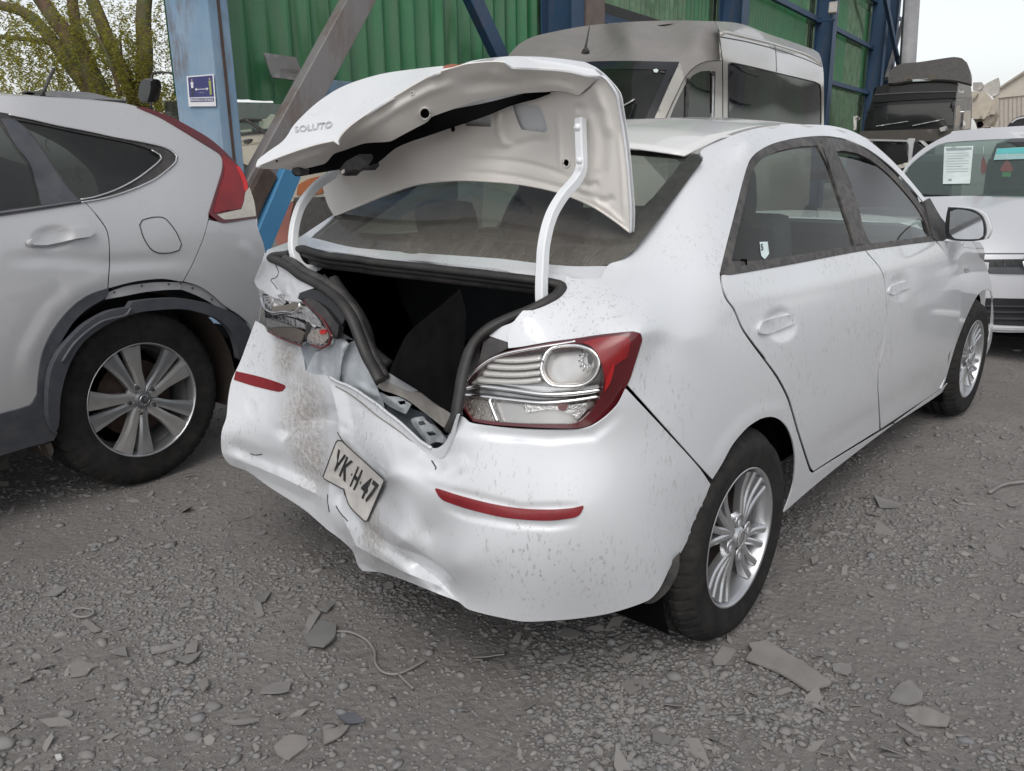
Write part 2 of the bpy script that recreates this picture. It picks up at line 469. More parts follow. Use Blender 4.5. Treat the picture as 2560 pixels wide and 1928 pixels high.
# ================================================================== materials of the cars
M_white = car_paint('white_paint', (.675, .69, .715), dirt=.3, specks=.8)
M_white_dirty = car_paint('white_bumper_paint', (.67, .685, .71), dirt=.35, specks=.85)
def _bumper_dirt(m):
    """muddy scuffs with a shape of their own round the dent"""
    t = m.node_tree; b = t.nodes['Principled BSDF']; src = b.inputs['Base Color'].links[0].from_socket
    tc = t.nodes.new('ShaderNodeTexCoord')
    tot = None
    for c, r in (((-.615, .26, .60), .16), ((-.63, .20, .48), .13), ((-.56, .42, .74), .11), ((-.70, -.16, .38), .09)):
        d = t.nodes.new('ShaderNodeVectorMath'); d.operation = 'DISTANCE'; d.inputs[1].default_value = c
        t.links.new(tc.outputs['Object'], d.inputs[0])
        mr = t.nodes.new('ShaderNodeMapRange'); mr.inputs[1].default_value = r; mr.inputs[2].default_value = r*.25
        t.links.new(d.outputs['Value'], mr.inputs[0])
        if tot is None: tot = mr.outputs[0]
        else:
            mx = t.nodes.new('ShaderNodeMath'); mx.operation = 'MAXIMUM'
            t.links.new(tot, mx.inputs[0]); t.links.new(mr.outputs[0], mx.inputs[1]); tot = mx.outputs[0]
    nz = t.nodes.new('ShaderNodeTexNoise'); nz.inputs['Scale'].default_value = 75; nz.inputs['Detail'].default_value = 6; nz.inputs['Roughness'].default_value = .68
    t.links.new(tc.outputs['Object'], nz.inputs['Vector'])
    rp = t.nodes.new('ShaderNodeMapRange'); rp.inputs[1].default_value = .44; rp.inputs[2].default_value = .62
    t.links.new(nz.outputs[0], rp.inputs[0])
    ml = t.nodes.new('ShaderNodeMath'); ml.operation = 'MULTIPLY'; t.links.new(tot, ml.inputs[0]); t.links.new(rp.outputs[0], ml.inputs[1])
    m2 = t.nodes.new('ShaderNodeMath'); m2.operation = 'MULTIPLY'; m2.inputs[1].default_value = .6; t.links.new(ml.outputs[0], m2.inputs[0])
    mx = t.nodes.new('ShaderNodeMix'); mx.data_type = 'RGBA'; mx.inputs[7].default_value = (.30, .25, .205, 1)
    fm = t.nodes.new('ShaderNodeMath'); fm.operation = 'MULTIPLY'; fm.inputs[1].default_value = .38; t.links.new(tot, fm.inputs[0])
    m0 = t.nodes.new('ShaderNodeMix'); m0.data_type = 'RGBA'; m0.inputs[7].default_value = (.46, .415, .37, 1)
    t.links.new(fm.outputs[0], m0.inputs[0]); t.links.new(src, m0.inputs[6]); src = m0.outputs[2]
    t.links.new(m2.outputs[0], mx.inputs[0]); t.links.new(src, mx.inputs[6]); t.links.new(mx.outputs[2], b.inputs['Base Color'])
    bp = t.nodes.new('ShaderNodeBump'); bp.inputs['Strength'].default_value = .5; bp.inputs['Distance'].default_value = .008
    t.links.new(ml.outputs[0], bp.inputs['Height']); t.links.new(bp.outputs[0], b.inputs['Normal'])
_bumper_dirt(M_white_dirty)
M_inner = simple('bare_inner_paint', (.72, .685, .645), .55, var=.06, vs=3.5)
M_hinge = simple('hinge_paint', (.76, .78, .80), .4, var=.04)
M_black = simple('black_plastic', (.022, .022, .024), .55, var=.2, dust=.18)
M_blackg = simple('black_gloss', (.018, .018, .02), .2)
M_frame = simple('dusty_black_trim', (.035, .033, .034), .55, var=.25, dust=.3, vs=14)
M_rubber = simple('rubber_seal', (.020, .0195, .0195), .55, var=.2, dust=.06)
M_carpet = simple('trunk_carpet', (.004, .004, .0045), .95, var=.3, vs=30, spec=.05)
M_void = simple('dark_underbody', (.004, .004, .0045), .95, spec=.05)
M_tyre = simple('tyre_rubber', (.018, .0175, .0175), .85, var=.3, vs=9, dust=.05, bump=.15, bs=120, spec=.2)
M_alloy = simple('silver_alloy', (.62, .63, .65), .3, metal=.85, var=.06, dust=.12)
M_alloyd = simple('dull_alloy', (.58, .57, .56), .36, metal=.65, var=.1, dust=.2)
M_brake = simple('rusty_brake', (.055, .032, .024), .8, var=.4, vs=20)
M_chrome = simple('lamp_chrome', (.86, .86, .86), .13, metal=1.0, var=.03)
M_lampgrey = simple('lamp_reflector', (.55, .54, .53), .3, metal=.7, var=.15, vs=20)
M_red = simple('red_lens', (.22, .008, .011), .3, coat=.3, var=.25, vs=9)
M_redd = simple('dark_red_lens', (.10, .008, .012), .2, coat=.6, var=.2)
M_refl = simple('red_reflector', (.20, .010, .014), .5, var=.1, vs=40, bump=.2, bs=400)
M_lens = glass('clear_lens', (.95, .95, .95), dust=.03, rough=.04)
M_glass = glass('car_glass', (.82, .90, .85), dust=.10, refl=.45)
M_fglass = glass('front_door_glass', (.80, .88, .83), dust=.06, refl=.95, rough=.02)
M_rglass = glass('rear_window_glass', (.52, .60, .56), dust=.16, streak=True, col=(.27, .25, .225))
M_dglass = glass('dark_tinted_glass', (.10, .115, .11), dust=.05)
M_bglass = glass('dusty_windscreen_glass', (.30, .36, .34), dust=.22, col=(.26, .25, .23))
M_seat = simple('seat_fabric', (.045, .05, .055), .9, var=.2)
M_dash = simple('dashboard_plastic', (.06, .062, .066), .6)
M_mirror = simple('mirror_glass', (.55, .57, .60), .06, metal=1.0)
M_metalb = simple('torn_sheet_metal', (.43, .46, .49), .45, var=.22, vs=12, bump=.25, bs=22)
M_dirtyb = simple('dusty_grey_trim', (.24, .225, .21), .75, var=.25, vs=18, dust=.3)
M_plate = simple('plate_white', (.60, .58, .555), .45, var=.12, vs=25, dust=.22)
M_ink = simple('black_print', (.03, .03, .032), .5)
M_paper = simple('paper', (.56, .62, .61), .8)

# ================================================================== the white sedan (x forward, y left, origin under the rear axle)
SEDAN = thing('white_sedan', 'dusty white sedan with raised boot lid and crushed rear bumper', 'car')
_zt = [.15, .20, .30, .42, .55, .68, .80, .88, .95, 1.0, 1.10, 1.20, 1.30, 1.36]
_wt = [.770, .795, .818, .833, .842, .845, .838, .826, .806, .785, .740, .690, .632, .585]
def wside(x, zz):
    v = np.interp(zz, _zt, _wt)
    if x > 2.4: v -= .11*(x-2.4)**2
    if x < 0.1: v -= .10*(.1-x)**2
    if zz > 1.0: v -= .05*max(0, .6-x)*min(1, (zz-1)/.2)
    return v
def side3(x, zz): return (x, -wside(x, zz), zz)
CORNER = [(-.43, -.80, .275), (-.56, -.715, .268), (-.68, -.575, .268), (-.735, -.40, .275),
          (-.40, -.825, .40), (-.565, -.775, .40), (-.685, -.655, .40), (-.745, -.50, .41), (-.77, -.33, .42),
          (-.30, -.836, .58), (-.50, -.812, .58), (-.625, -.762, .58), (-.70, -.640, .58), (-.757, -.46, .58), (-.775, -.30, .58),
          (-.45, -.812, .72), (-.585, -.735, .72), (-.67, -.60, .72), (-.72, -.45, .70)]
LAMPS = [(-.664, -.452, .80), (-.474, -.800, .944), (-.545, -.752, .745), (-.61, -.65, .84), (-.56, -.72, .90)]
DECK = [(-.458, -.575, 1.02), (-.55, -.555, .99), (-.61, -.53, .93), (-.65, -.48, .86),
        (-.45, -.68, 1.0), (-.45, -.75, .972), (-.52, -.66, .955), (-.293, -.600, 1.052), (-.30, -.71, 1.015), (-.10, -.79, 1.0), (-.20, -.70, 1.045),
        (-.116, -.765, 1.03), (-.30, -.775, .97), (-.30, -.815, .90), (-.40, -.80, .90)]
ROOF_R = []
def zroof(x, y):
    zc = np.interp(x, [-.1, .1, .3, .6, .9, 1.2, 1.5, 1.7], [1.31, 1.345, 1.392, 1.425, 1.437, 1.430, 1.405, 1.375])
    return zc - .046*(abs(y)/.57)**2.2
for x in (.116, .35, .65, .95, 1.3):
    ROOF_R += [(x, -.57 if x < .2 else -.565, zroof(x, .57)-.004)]
for x in (.35, .65, .95, 1.3): ROOF_R += [(x, -.625, 1.335 if x < .5 else 1.348)]
A = [side3(x, zz) for x in (-.12, .25, .6, 1.1, 1.6, 2.15) for zz in (.24, .42, .62, .80, .90)]
A += [side3(x, zz) for x in (.25, .8, 1.3, 1.8) for zz in (1.0,)] + [side3(x, zz) for x in (.45, .8, 1.2) for zz in (1.12, 1.24)] + [side3(1.6, 1.12)]
A += [a for a in CORNER] + LAMPS + DECK + ROOF_R
SB = Skin(A, 1.2e-4)

# --- damaged rear bumper surface
B = [a for a in CORNER if a[0] > -.76 or True]
B += [side3(-.12, zz) for zz in (.3, .42, .55)] + [(-.55, -.78, .82)]
for p in ((637, 805, -.49), (556, 1100, -.655), (617, 1177, -.605), (584, 935, -.56), (708, 972, -.56), (761, 930, -.575), (834, 955, -.605), (880, 986, -.62),
          (946, 1029, -.645), (996, 1069, -.665), (1045, 1105, -.69), (1105, 1125, -.715), (844, 1101, -.635), (960, 1200, -.70), (913, 1303, -.695), (808, 1194, -.635),
          (718, 1110, -.625), (718, 1047, -.60), (676, 1205, -.62), (760, 1274, -.63), (819, 1324, -.645), (882, 1379, -.665), (907, 1427, -.67), (953, 1431, -.68),
          (1012, 1450, -.69), (1096, 1484, -.70), (1168, 1522, -.70), (1070, 1330, -.735)):
    B.append(('x',)+p)
BM = Skin(B, 1.5e-3)
z5 = lambda *p: z('5', *p)
BM.bumps += [
    tent(z5((690, 850), (790, 1060), (810, 1105), (950, 1182), (1110, 1268), (1300, 1345), (1420, 1440)), 32, .042),
    tent(z5((860, 965), (960, 1060), (1150, 1195), (1290, 1300), (1430, 1440)), 30, -.034),
    tent(z5((0, 540), (180, 620), (400, 715), (640, 830)), 24, .022, soft=False),
    tent(z5((0, 470), (170, 560), (350, 600), (470, 660), (640, 760)), 34, -.014, soft=True),
    tent(z5((640, 100), (680, 230), (702, 340), (715, 440), (660, 640), (645, 830), (650, 1000)), 34, .026),
    tent(z5((720, 450), (760, 640), (740, 770), (690, 870)), 20, -.014),
    tent(z5((370, 490), (450, 400), (540, 350), (620, 352), (700, 362)), 38, -.030, side=-1),
    tent(z5((420, 560), (500, 460), (590, 410), (690, 430)), 40, .012, soft=True),
    tent(z5((420, 80), (400, 250), (370, 420)), 44, .014, soft=True),
    tent(z5((1180, 560), (1290, 640), (1330, 600)), 26, -.007, soft=True),
    tent(z5((1190, 640), (1300, 695), (1480, 585)), 30, .005, soft=True),
    tent(z5((960, 740), (1080, 860), (1180, 1060), (1225, 1210)), 30, .006),
    tent(z5((720, 1000), (760, 1110), (840, 1190)), 24, -.012),
    tent(z5((760, 1080), (830, 1220)), 22, .012),
    tent(z('6', (60, 1290), (300, 1345), (700, 1445), (1140, 1430)), 16, -.005, soft=True),
    tent(z('6', (130, 1420), (330, 1500), (650, 1555), (900, 1570), (1120, 1545)), 16, -.006, soft=True),
    tent(z('6', (250, 905), (560, 935), (900, 960), (1200, 935), (1420, 760)), 22, -.006, soft=True),
]
_rn = np.random.default_rng(3)
for _ in range(26):                        # small dings over the crushed left half
    c = z5((_rn.uniform(120, 900), _rn.uniform(120, 820)))
    BM.bumps.append(bowl(c, _rn.uniform(10, 34), _rn.uniform(8, 22), _rn.uniform(-.005, .005), _rn.uniform(0, 3)))
bumper_top = z('4', (268, 612), (330, 650), (360, 695), (470, 752), (612, 803), (622, 850), (632, 940), (642, 1000)) + z('J', (250, 862), (340, 876), (430, 885), (470, 915), (520, 982), (620, 1032), (760, 1132), (900, 1250), (1100, 1392), (1300, 1560), (1440, 1664)) \
    + z('4', (1690, 1640), (1745, 1520), (1775, 1400), (1795, 1316)) + z('6', (300, 812), (345, 850), (560, 888), (820, 902), (1100, 903), (1195, 878), (1290, 815), (1375, 728), (1432, 618))
bumper_out = bumper_top + [(1660, 1073), (1748, 1170), (1776, 1211)] + z('d', (255, 760), (190, 890), (150, 940), (90, 1060), (40, 1112)) + [(1530, 1532), (1447, 1546), (1378, 1552), (1308, 1554)] \
    + z('5', (1666, 1532), (1560, 1508), (1470, 1480), (1420, 1440), (1300, 1392), (1100, 1312), (960, 1266), (850, 1256), (820, 1222), (790, 1140), (720, 1070), (640, 1010), (500, 890), (300, 760), (160, 662), (60, 622), (18, 570), (6, 500), (12, 420), (38, 340), (50, 220), (70, 120), (120, 10))
CR = [z5((690, 850), (790, 1060), (810, 1105), (950, 1182), (1110, 1268), (1300, 1345), (1420, 1440)), z5((860, 965), (960, 1060), (1150, 1195), (1290, 1300), (1410, 1425)),
      z5((180, 620), (400, 715), (640, 830)), z5((370, 490), (450, 400), (540, 350), (620, 352), (700, 362)), z5((640, 110), (680, 230), (702, 340)), z5((715, 440), (660, 640), (645, 830), (650, 1000)),
      z5((720, 1000), (760, 1110), (800, 1180)), z5((735, 770), (690, 850))]
bo = panel('rear_bumper', bumper_out, BM, M_white_dirty, SEDAN, h=5.5, t=.004, creases=CR)
bo['label'] = 'dented and dirt scuffed white rear bumper'
panel('bumper_backing', [((p[0]-1150)*.93+1165, (p[1]-1250)*.94+1245) for p in bumper_out], BM, M_void, SEDAN, h=30, t=.0, off=-.13)
for ln in (((640, 800), (642, 850), (650, 905)), ((700, 432), (718, 465), (745, 500)), ((180, 558), (215, 566), (250, 560)), ((735, 755), (742, 800), (770, 850)), ((1260, 600), (1285, 640), (1282, 652)), ((690, 870), (720, 915), (760, 960))):
    sweep('plastic_crack', BM.at(crm(z5(*ln), False, 5), .0015), circ(.0016, 5), M_ink, SEDAN, k=1)
# reflectors
panel('reflector', z('6', (103, 1312), (110, 1308), (300, 1365), (500, 1415), (700, 1447), (900, 1455), (1060, 1445), (1133, 1430), (1136, 1440), (1110, 1490), (1070, 1512), (900, 1533), (700, 1525), (550, 1505), (330, 1452), (190, 1405), (150, 1385), (120, 1350)), BM, M_refl, SEDAN, h=6, t=.006, off=.004)
panel('reflector', z('4', (120, 993), (300, 1035), (440, 1080), (488, 1100), (495, 1115), (470, 1145), (440, 1150), (250, 1105), (103, 1058)), BM, M_refl, SEDAN, h=6, t=.006, off=.004)
# number plate, folded with the bumper
pl_out = z('5', (702, 477), (720, 480), (970, 708), (976, 722), (876, 955), (862, 962), (770, 868), (738, 768), (722, 764), (618, 706), (612, 694), (690, 490))
PLS = Skin([tuple(BM.at([p], .024)[0]) for p in z5((700, 478), (830, 590), (976, 715), (935, 840), (866, 962), (760, 860), (725, 760), (612, 700), (655, 590), (790, 690))], 5e-4)
PLS.bumps = [tent(z5((728, 770), (775, 690), (800, 560)), 16, -.006), tent(z5((735, 765), (820, 800)), 14, .004), bowl(z5((690, 670)), 20, 14, -.004)]
plate = panel('license_plate', pl_out, PLS, M_plate, SEDAN, h=4, t=.002, off=0.0)
pq = z('5', (700, 478), (976, 715), (866, 962), (612, 700))
def lerpq(u, v): return tuple(quadmap(pq)(np.array([[u, v]]))[0])
ring_o = [(.012, .03), (.988, .03), (.988, .97), (.012, .97)]
for (u, v, u2, v2) in ((.09, .36, .27, .80), (.26, .34, .42, .82), (.54, .30, .66, .84), (.70, .36, .82, .82), (.83, .36, .965, .82)):
    pass
for ch, u, u2 in (('V', .07, .235), ('K', .25, .40), ('H', .495, .60), ('4', .695, .82), ('7', .835, .955)):
    letters('plate_letter', ch, pq, PLS, .0025, M_ink, plate, bold=.02, box_=(u, .34, u2, .84), t=.001)
for u in (.45, .645):
    panel('plate_dot', [lerpq(u+.012*math.cos(a), .58+.035*math.sin(a)) for a in np.linspace(0, 6.283, 9)[:-1]], PLS, M_ink, plate, h=4, t=.0, off=.003)
path = PLS.at(crm(pl_out, True, 6), .002)
sweep('plate_rim', np.vstack([path, path[:1]]), circ(.0016, 5), M_ink, plate, k=1)

# --- right flank panels
quarter = z('H', (1470, 470), (1500, 448)) + z('H', (1660, 372), (1830, 305), (2010, 258), (2212, 232)) + z('A', (640, 165), (820, 158), (960, 165), (1080, 192), (1180, 240), (1290, 325), (1400, 430), (1500, 545), (1600, 670), (1690, 790)) \
    + z('A', (1650, 775), (1560, 655), (1450, 525), (1340, 415), (1200, 312), (1060, 250), (930, 230), (830, 234), (700, 252), (590, 282), (500, 330), (445, 390), (405, 510), (350, 725), (295, 940), (258, 1095), (256, 1150), (285, 1265), (340, 1345), (395, 1470), (470, 1580), (535, 1666)) \
    + z('d', (632, 86), (682, 184), (724, 325), (765, 455), (786, 515), (800, 526), (870, 482)) + z('d', (1000, 402), (1200, 280), (1395, 152), (1420, 110), (1433, 100), (1395, 134), (1310, 196), (1100, 352), (900, 506), (760, 622), (665, 706)) \
    + z('d', (690, 640), (712, 560), (718, 450), (705, 370), (680, 310), (645, 275), (605, 263), (560, 272), (500, 310), (430, 390), (380, 480), (335, 552)) \
    + z('6', (1943, 1150), (1800, 990), (1640, 810), (1440, 590)) + z('6', (1462, 545), (1524, 350), (1548, 272), (1532, 232), (1480, 218), (1250, 240), (1080, 266), (900, 290), (700, 325), (612, 335)) \
    + z('6', (610, 290), (622, 210), (660, 140), (720, 70), (780, 30), (860, 5)) + [(1375, 748), (1400, 728), (1412, 708), (1415, 690)] + z('H', (300, 1650), (560, 1645), (630, 1520), (740, 1478), (840, 1410), (960, 1270), (1200, 960), (1400, 690), (1500, 560), (1505, 530), (1480, 500))
SB.bumps += [
    tent(z('A', (350, 1290), (700, 1215), (1150, 1120), (1700, 1010)), 30, .004, soft=True),
    tent(z('d', (330, 540), (400, 400), (480, 300), (560, 245), (640, 235), (700, 290)), 30, .006, soft=True),
    tent(z('d', (790, 430), (1000, 300), (1200, 170), (1390, 40)), 26, -.008, soft=True),
    tent(z('d', (740, 590), (900, 470), (1100, 320), (1380, 120)), 16, .008, soft=True),
    bowl(z('A', (640, 1440)), 44, 46, -.030, -.2), bowl(z('A', (1405, 1200)), 26, 38, -.022, -.2),
]
qo = panel('rear_quarter_panel', quarter, SB, M_white, SEDAN, h=7, t=.004)
rear_door = z('A', (268, 1122), (450, 1085), (700, 1047), (1000, 992), (1180, 957), (1200, 985), (1288, 1095), (1316, 1230), (1321, 1400), (1304, 1540)) + z('d', (1104, 20), (1098, 110), (1102, 190), (1108, 322), (990, 395), (870, 470), (803, 514), (793, 503), (774, 450), (733, 320), (692, 180), (642, 80), (584, 0)) + z('A', (550, 1655), (476, 1560), (405, 1460), (352, 1340), (303, 1270), (272, 1180))
rdo = panel('rear_door', rear_door, SB, M_white, SEDAN, h=8, t=.004)
front_door = z('A', (1186, 957), (1400, 922), (1640, 897), (1740, 905), (1765, 1000), (1790, 1100), (1800, 1260), (1790, 1420), (1750, 1560), (1720, 1640)) + z('d', (1420, 60), (1393, 128), (1250, 228), (1115, 318), (1107, 190), (1103, 110), (1109, 20)) + z('A', (1309, 1540), (1326, 1400), (1321, 1230), (1293, 1093), (1205, 982))
fdo = panel('front_door', front_door, SB, M_white, SEDAN, h=8, t=.004)
fender = z('E', (540, 784), (745, 790), (790, 880), (815, 930), (838, 1010), (850, 1100), (846, 1120), (838, 1062), (815, 1048), (785, 1062), (752, 1105), (715, 1180), (680, 1260), (640, 1370), (610, 1470), (585, 1560), (560, 1610), (585, 1540), (612, 1420), (640, 1240), (630, 1000), (600, 880))
FP0 = Plane((2.2, -.838, .6), (.045, -1, .02))
FP = Skin([tuple(SB.at([p])[0]) for p in z('E', (545, 800), (600, 885), (632, 1000), (640, 1240), (612, 1420), (590, 1540))] + [tuple(FP0.at([p])[0]) for p in z('E', (700, 800), (790, 880), (830, 1000), (850, 1120), (690, 1000), (720, 1150), (852, 1250), (800, 1420), (838, 1350))], 8e-3)
fno = panel('front_fender', fender, FP, M_white, SEDAN, h=5, t=.004)
panel('front_bumper', z('E', (846, 1110), (852, 1180), (850, 1260), (838, 1350), (815, 1410), (788, 1455), (800, 1410), (826, 1330), (840, 1220)), FP, M_white, SEDAN, h=4, t=.004, off=-.006)
panel('headlight', z('E', (738, 788), (775, 788), (795, 815), (804, 860), (800, 890), (782, 880), (760, 830)), FP, simple('headlight_grey', (.36, .35, .33), .15, coat=.8), SEDAN, h=4, t=.004, off=.003)
hb = panel('indicator', z('E', (690, 938), (710, 930), (720, 945), (715, 958), (695, 960)), FP, M_lampgrey, SEDAN, h=3, t=.004, off=.006)
# dark shell behind the gaps
panel('inner_shell', z('A', (330, 1190), (700, 1110), (1200, 1010), (1640, 945), (1740, 980)) + z('E', (640, 900), (600, 1200), (580, 1400)) + z('d', (1380, 120), (900, 480), (800, 560), (735, 560), (722, 400), (680, 290), (600, 245), (480, 300), (330, 520)) + [(1640, 1010), (1560, 940), (1560, 800), (1660, 690)],
      SB, M_void, SEDAN, h=24, t=0, off=-.035)
# window frames and panes
frame_out = z('A', (262, 1085), (300, 932), (352, 722), (402, 520), (442, 402), (500, 335), (595, 284), (740, 250), (850, 238), (1000, 247), (1120, 282), (1220, 338), (1330, 428), (1440, 540), (1560, 690), (1690, 850), (1700, 895), (1640, 893), (1400, 915), (1180, 953), (1000, 987), (700, 1042), (270, 1112))
pane_r = z('A', (330, 1035), (370, 850), (408, 690), (450, 490), (510, 392), (620, 332), (750, 302), (882, 292), (945, 420), (1030, 650), (1100, 860), (1108, 932), (800, 985), (500, 1030))
pane_f = z('A', (1002, 330), (1050, 325), (1150, 348), (1250, 405), (1350, 490), (1450, 600), (1540, 720), (1600, 850), (1602, 888), (1400, 905), (1218, 917), (1180, 830), (1130, 640), (1065, 460))
fr = panel('window_frame', frame_out, SB, M_frame, SEDAN, h=8, t=.012, holes=(pane_r, pane_f), off=-.004)
pr = panel('rear_side_window', z('A', (325, 1045), (362, 850), (400, 690), (442, 488), (505, 384), (618, 325), (750, 294), (888, 284), (955, 420), (1040, 650), (1108, 860), (1116, 938), (800, 995), (500, 1040)), SB, M_glass, SEDAN, h=14, t=0, off=-.014)
pf = panel('front_side_window', z('A', (1012, 360), (1090, 375), (1200, 408), (1330, 460), (1430, 562), (1540, 705), (1610, 848), (1612, 894), (1400, 912), (1210, 924), (1175, 836), (1122, 640), (1056, 460)), SB, M_fglass, SEDAN, h=12, t=0, off=-.016)
panel('door_trim_strip', z('A', (258, 1112), (268, 1086), (700, 1012), (1100, 940), (1640, 868), (1690, 868), (1695, 905), (1640, 905), (1180, 966), (700, 1056), (330, 1118)), SB, M_frame, SEDAN, h=9, t=.01, off=.006)
panel('pillar_trim', z('A', (905, 262), (965, 268), (1045, 480), (1120, 700), (1190, 935), (1120, 945), (1100, 850), (1030, 640), (950, 400)), SB, M_frame, SEDAN, h=9, t=.008, off=.004)
panel('drip_moulding', z('H', (1402, 492), (1500, 425), (1650, 352), (1800, 292), (2000, 243), (2212, 218)) + z('A', (640, 152), (640, 160)) + z('H', (2212, 228), (2010, 256), (1830, 300), (1660, 366), (1500, 450), (1475, 478), (1462, 500)), SB, simple('grey_moulding', (.30, .29, .28), .6, dust=.2), SEDAN, h=5, t=.004, off=.003)
# sticker on the rear side pane
stq = z('A', (510, 910), (562, 908), (570, 1018), (518, 1020))
panel('sticker', z('A', (510, 910), (562, 908), (571, 985), (545, 1020), (522, 1000)), SB, simple('sticker_paper', (.62, .74, .74), .5), SEDAN, h=5, t=0, off=-.010)
letters('sticker_digit', '5', stq, SB, -.006, M_ink, SEDAN, bold=.03, box_=(.12, .5, .42, .88), t=0)
# handles
for zz, k, s in ((z('A', (512, 1462), (530, 1420), (600, 1400), (690, 1380), (735, 1376), (745, 1400), (738, 1430), (690, 1452), (620, 1482), (560, 1500), (520, 1496)), 'rear', 1), (z('A', (1345, 1215), (1362, 1188), (1420, 1170), (1465, 1160), (1476, 1180), (1468, 1205), (1420, 1225), (1380, 1246), (1350, 1245)), 'front', 1)):
    panel('door_handle', zz, SB, M_white, rdo if k == 'rear' else fdo, h=5, t=.02, off=.022)
# mirror
MX = 1.86
def lump(name, outline, axis, val, steps, mat, parent, step=6):
    """solid built on a traced outline: (push along axis, scale) rings, capped"""
    ol = crm(outline, True, step); base = np.array([at(p, axis, val) for p in ol]); c = base.mean(0)
    rings = []
    for d, s in steps:
        R = c+(base-c)*s; R[:, AX[axis]] += d; rings.append(R)
    G = np.array(rings); a, b = G.shape[:2]; V = G.reshape(-1, 3)
    F = [(i*b+j, i*b+(j+1) % b, (i+1)*b+(j+1) % b, (i+1)*b+j) for i in range(a-1) for j in range(b)]
    F += [tuple(range(b)), tuple((a-1)*b+j for j in range(b))]
    bm = bmesh.new(); vs = [bm.verts.new(v) for v in V]
    for f in F: bm.faces.new([vs[i] for i in f])
    bmesh.ops.recalc_face_normals(bm, faces=bm.faces[:])
    for f in bm.faces: f.smooth = len(f.verts) == 4
    me = bpy.data.meshes.new(name); bm.to_mesh(me); bm.free()
    at_ = me.attributes.new('sharp_edge', 'BOOLEAN', 'EDGE')
    vals = [False]*len(me.edges)
    big = {tuple(sorted(e)) for p in me.polygons if len(p.vertices) > 4 for e in p.edge_keys}
    for e in me.edges:
        if tuple(sorted(e.vertices)) in big: vals[e.index] = True
    at_.data.foreach_set('value', vals)
    return link(name, me, mat, parent)
mir_out = z('E', (602, 595), (650, 596), (740, 608), (790, 640), (812, 690), (815, 740), (800, 775), (740, 785), (640, 782), (592, 770), (585, 720), (590, 650))
mo = lump('side_mirror', z('E', (604, 594), (660, 592), (750, 604), (805, 632), (835, 690), (840, 735), (820, 772), (740, 786), (640, 783), (590, 772), (584, 720), (590, 650)), 'x', MX, [(0.0, .97), (.012, 1.0), (.03, .99), (.06, .88), (.08, .68), (.09, .4)], M_white, SEDAN, 4)
lump('mirror_bezel', mir_out, 'x', MX, [(-.012, .97), (-.004, 1.0), (.02, 1.0)], M_blackg, mo, 4)
lump('mirror_pane', z('E', (612, 620), (650, 608), (730, 620), (780, 650), (796, 700), (795, 755), (770, 772), (640, 770), (606, 740)), 'x', MX-.014, [(0, 1.0), (.004, 1.0)], M_mirror, mo, 4)
panel('mirror_base', z('E', (470, 560), (500, 545), (560, 650), (590, 690), (600, 770), (560, 785), (520, 770), (490, 650)), SB, M_black, SEDAN, h=5, t=.03, off=.02)

# --- roof, complete
xs = np.linspace(.10, 1.62, 30); ys = np.linspace(-.565, .565, 27)
G = [[(x+.055*(1-(y/.565)**2)*(-1 if x < .5 else .8)*(1-min(abs(x-.10), abs(x-1.62))/.5 if min(abs(x-.10), abs(x-1.62)) < .5 else 0), y, zroof(x, y)) for y in ys] for x in xs]
ro = solid(grid_mesh('roof', G, car_paint('dusty_roof_paint', (.74, .735, .73), dirt=.8, specks=.2, rough=.5), SEDAN), .004)
# --- rear window
RW = Skin([('x', 1517, 668, -.293), ('x', 773, 598, -.293), ('x', 1044, 633, -.36), ('x', 1250, 651, -.345), ('x', 893, 614, -.345), (.115, -.56, 1.296), (.115, .56, 1.296), (.075, 0, 1.338), (-.12, 0, 1.215), (-.09, -.58, 1.178), (-.09, .58, 1.178), (-.04, -.32, 1.235), (-.04, .32, 1.235)])
rw_tl = proj((.115, .56, 1.296))[0][0]; rw_tm = proj((.065, .1, 1.338))[0][0]; rw_tq = proj((.09, -.3, 1.328))[0][0]
rw_out = [z('I', (985, 525))] + [(880, 620), (1045, 634.7), (1250, 650), (1367, 664), (1440, 669)] + z('H', (600, 1524), (740, 1476), (840, 1408), (960, 1268), (1200, 958), (1400, 688), (1490, 570), (1492, 540), (1470, 508), (1390, 498), (1200, 485), (1000, 470), (800, 456)) + [tuple(rw_tq), tuple(rw_tm), tuple(rw_tl), (1000, 440)] + [z('I', (1310, 210))]
def shrink(poly, f):
    c = np.array(poly).mean(0); return [tuple(c+(np.array(p)-c)*f) for p in poly]
rw_in = [(790, 592), (880, 606), (1045, 622), (1250, 638), (1370, 648), (1450, 645)] + z('H', (560, 1420), (700, 1340), (880, 1105), (1080, 850), (1240, 660), (1296, 575), (1260, 545), (1000, 520), (810, 505)) + [tuple(np.array(rw_tq)+(0, 14)), tuple(np.array(rw_tm)+(0, 14)), tuple(np.array(rw_tl)+(22, 14)), (1010, 452), (850, 545)]
panel('rear_window', rw_out, RW, M_rglass, SEDAN, h=14, t=0, off=0)
panel('window_border', rw_out, RW, M_frame, SEDAN, h=10, t=0.001, holes=(rw_in,), off=-.004)
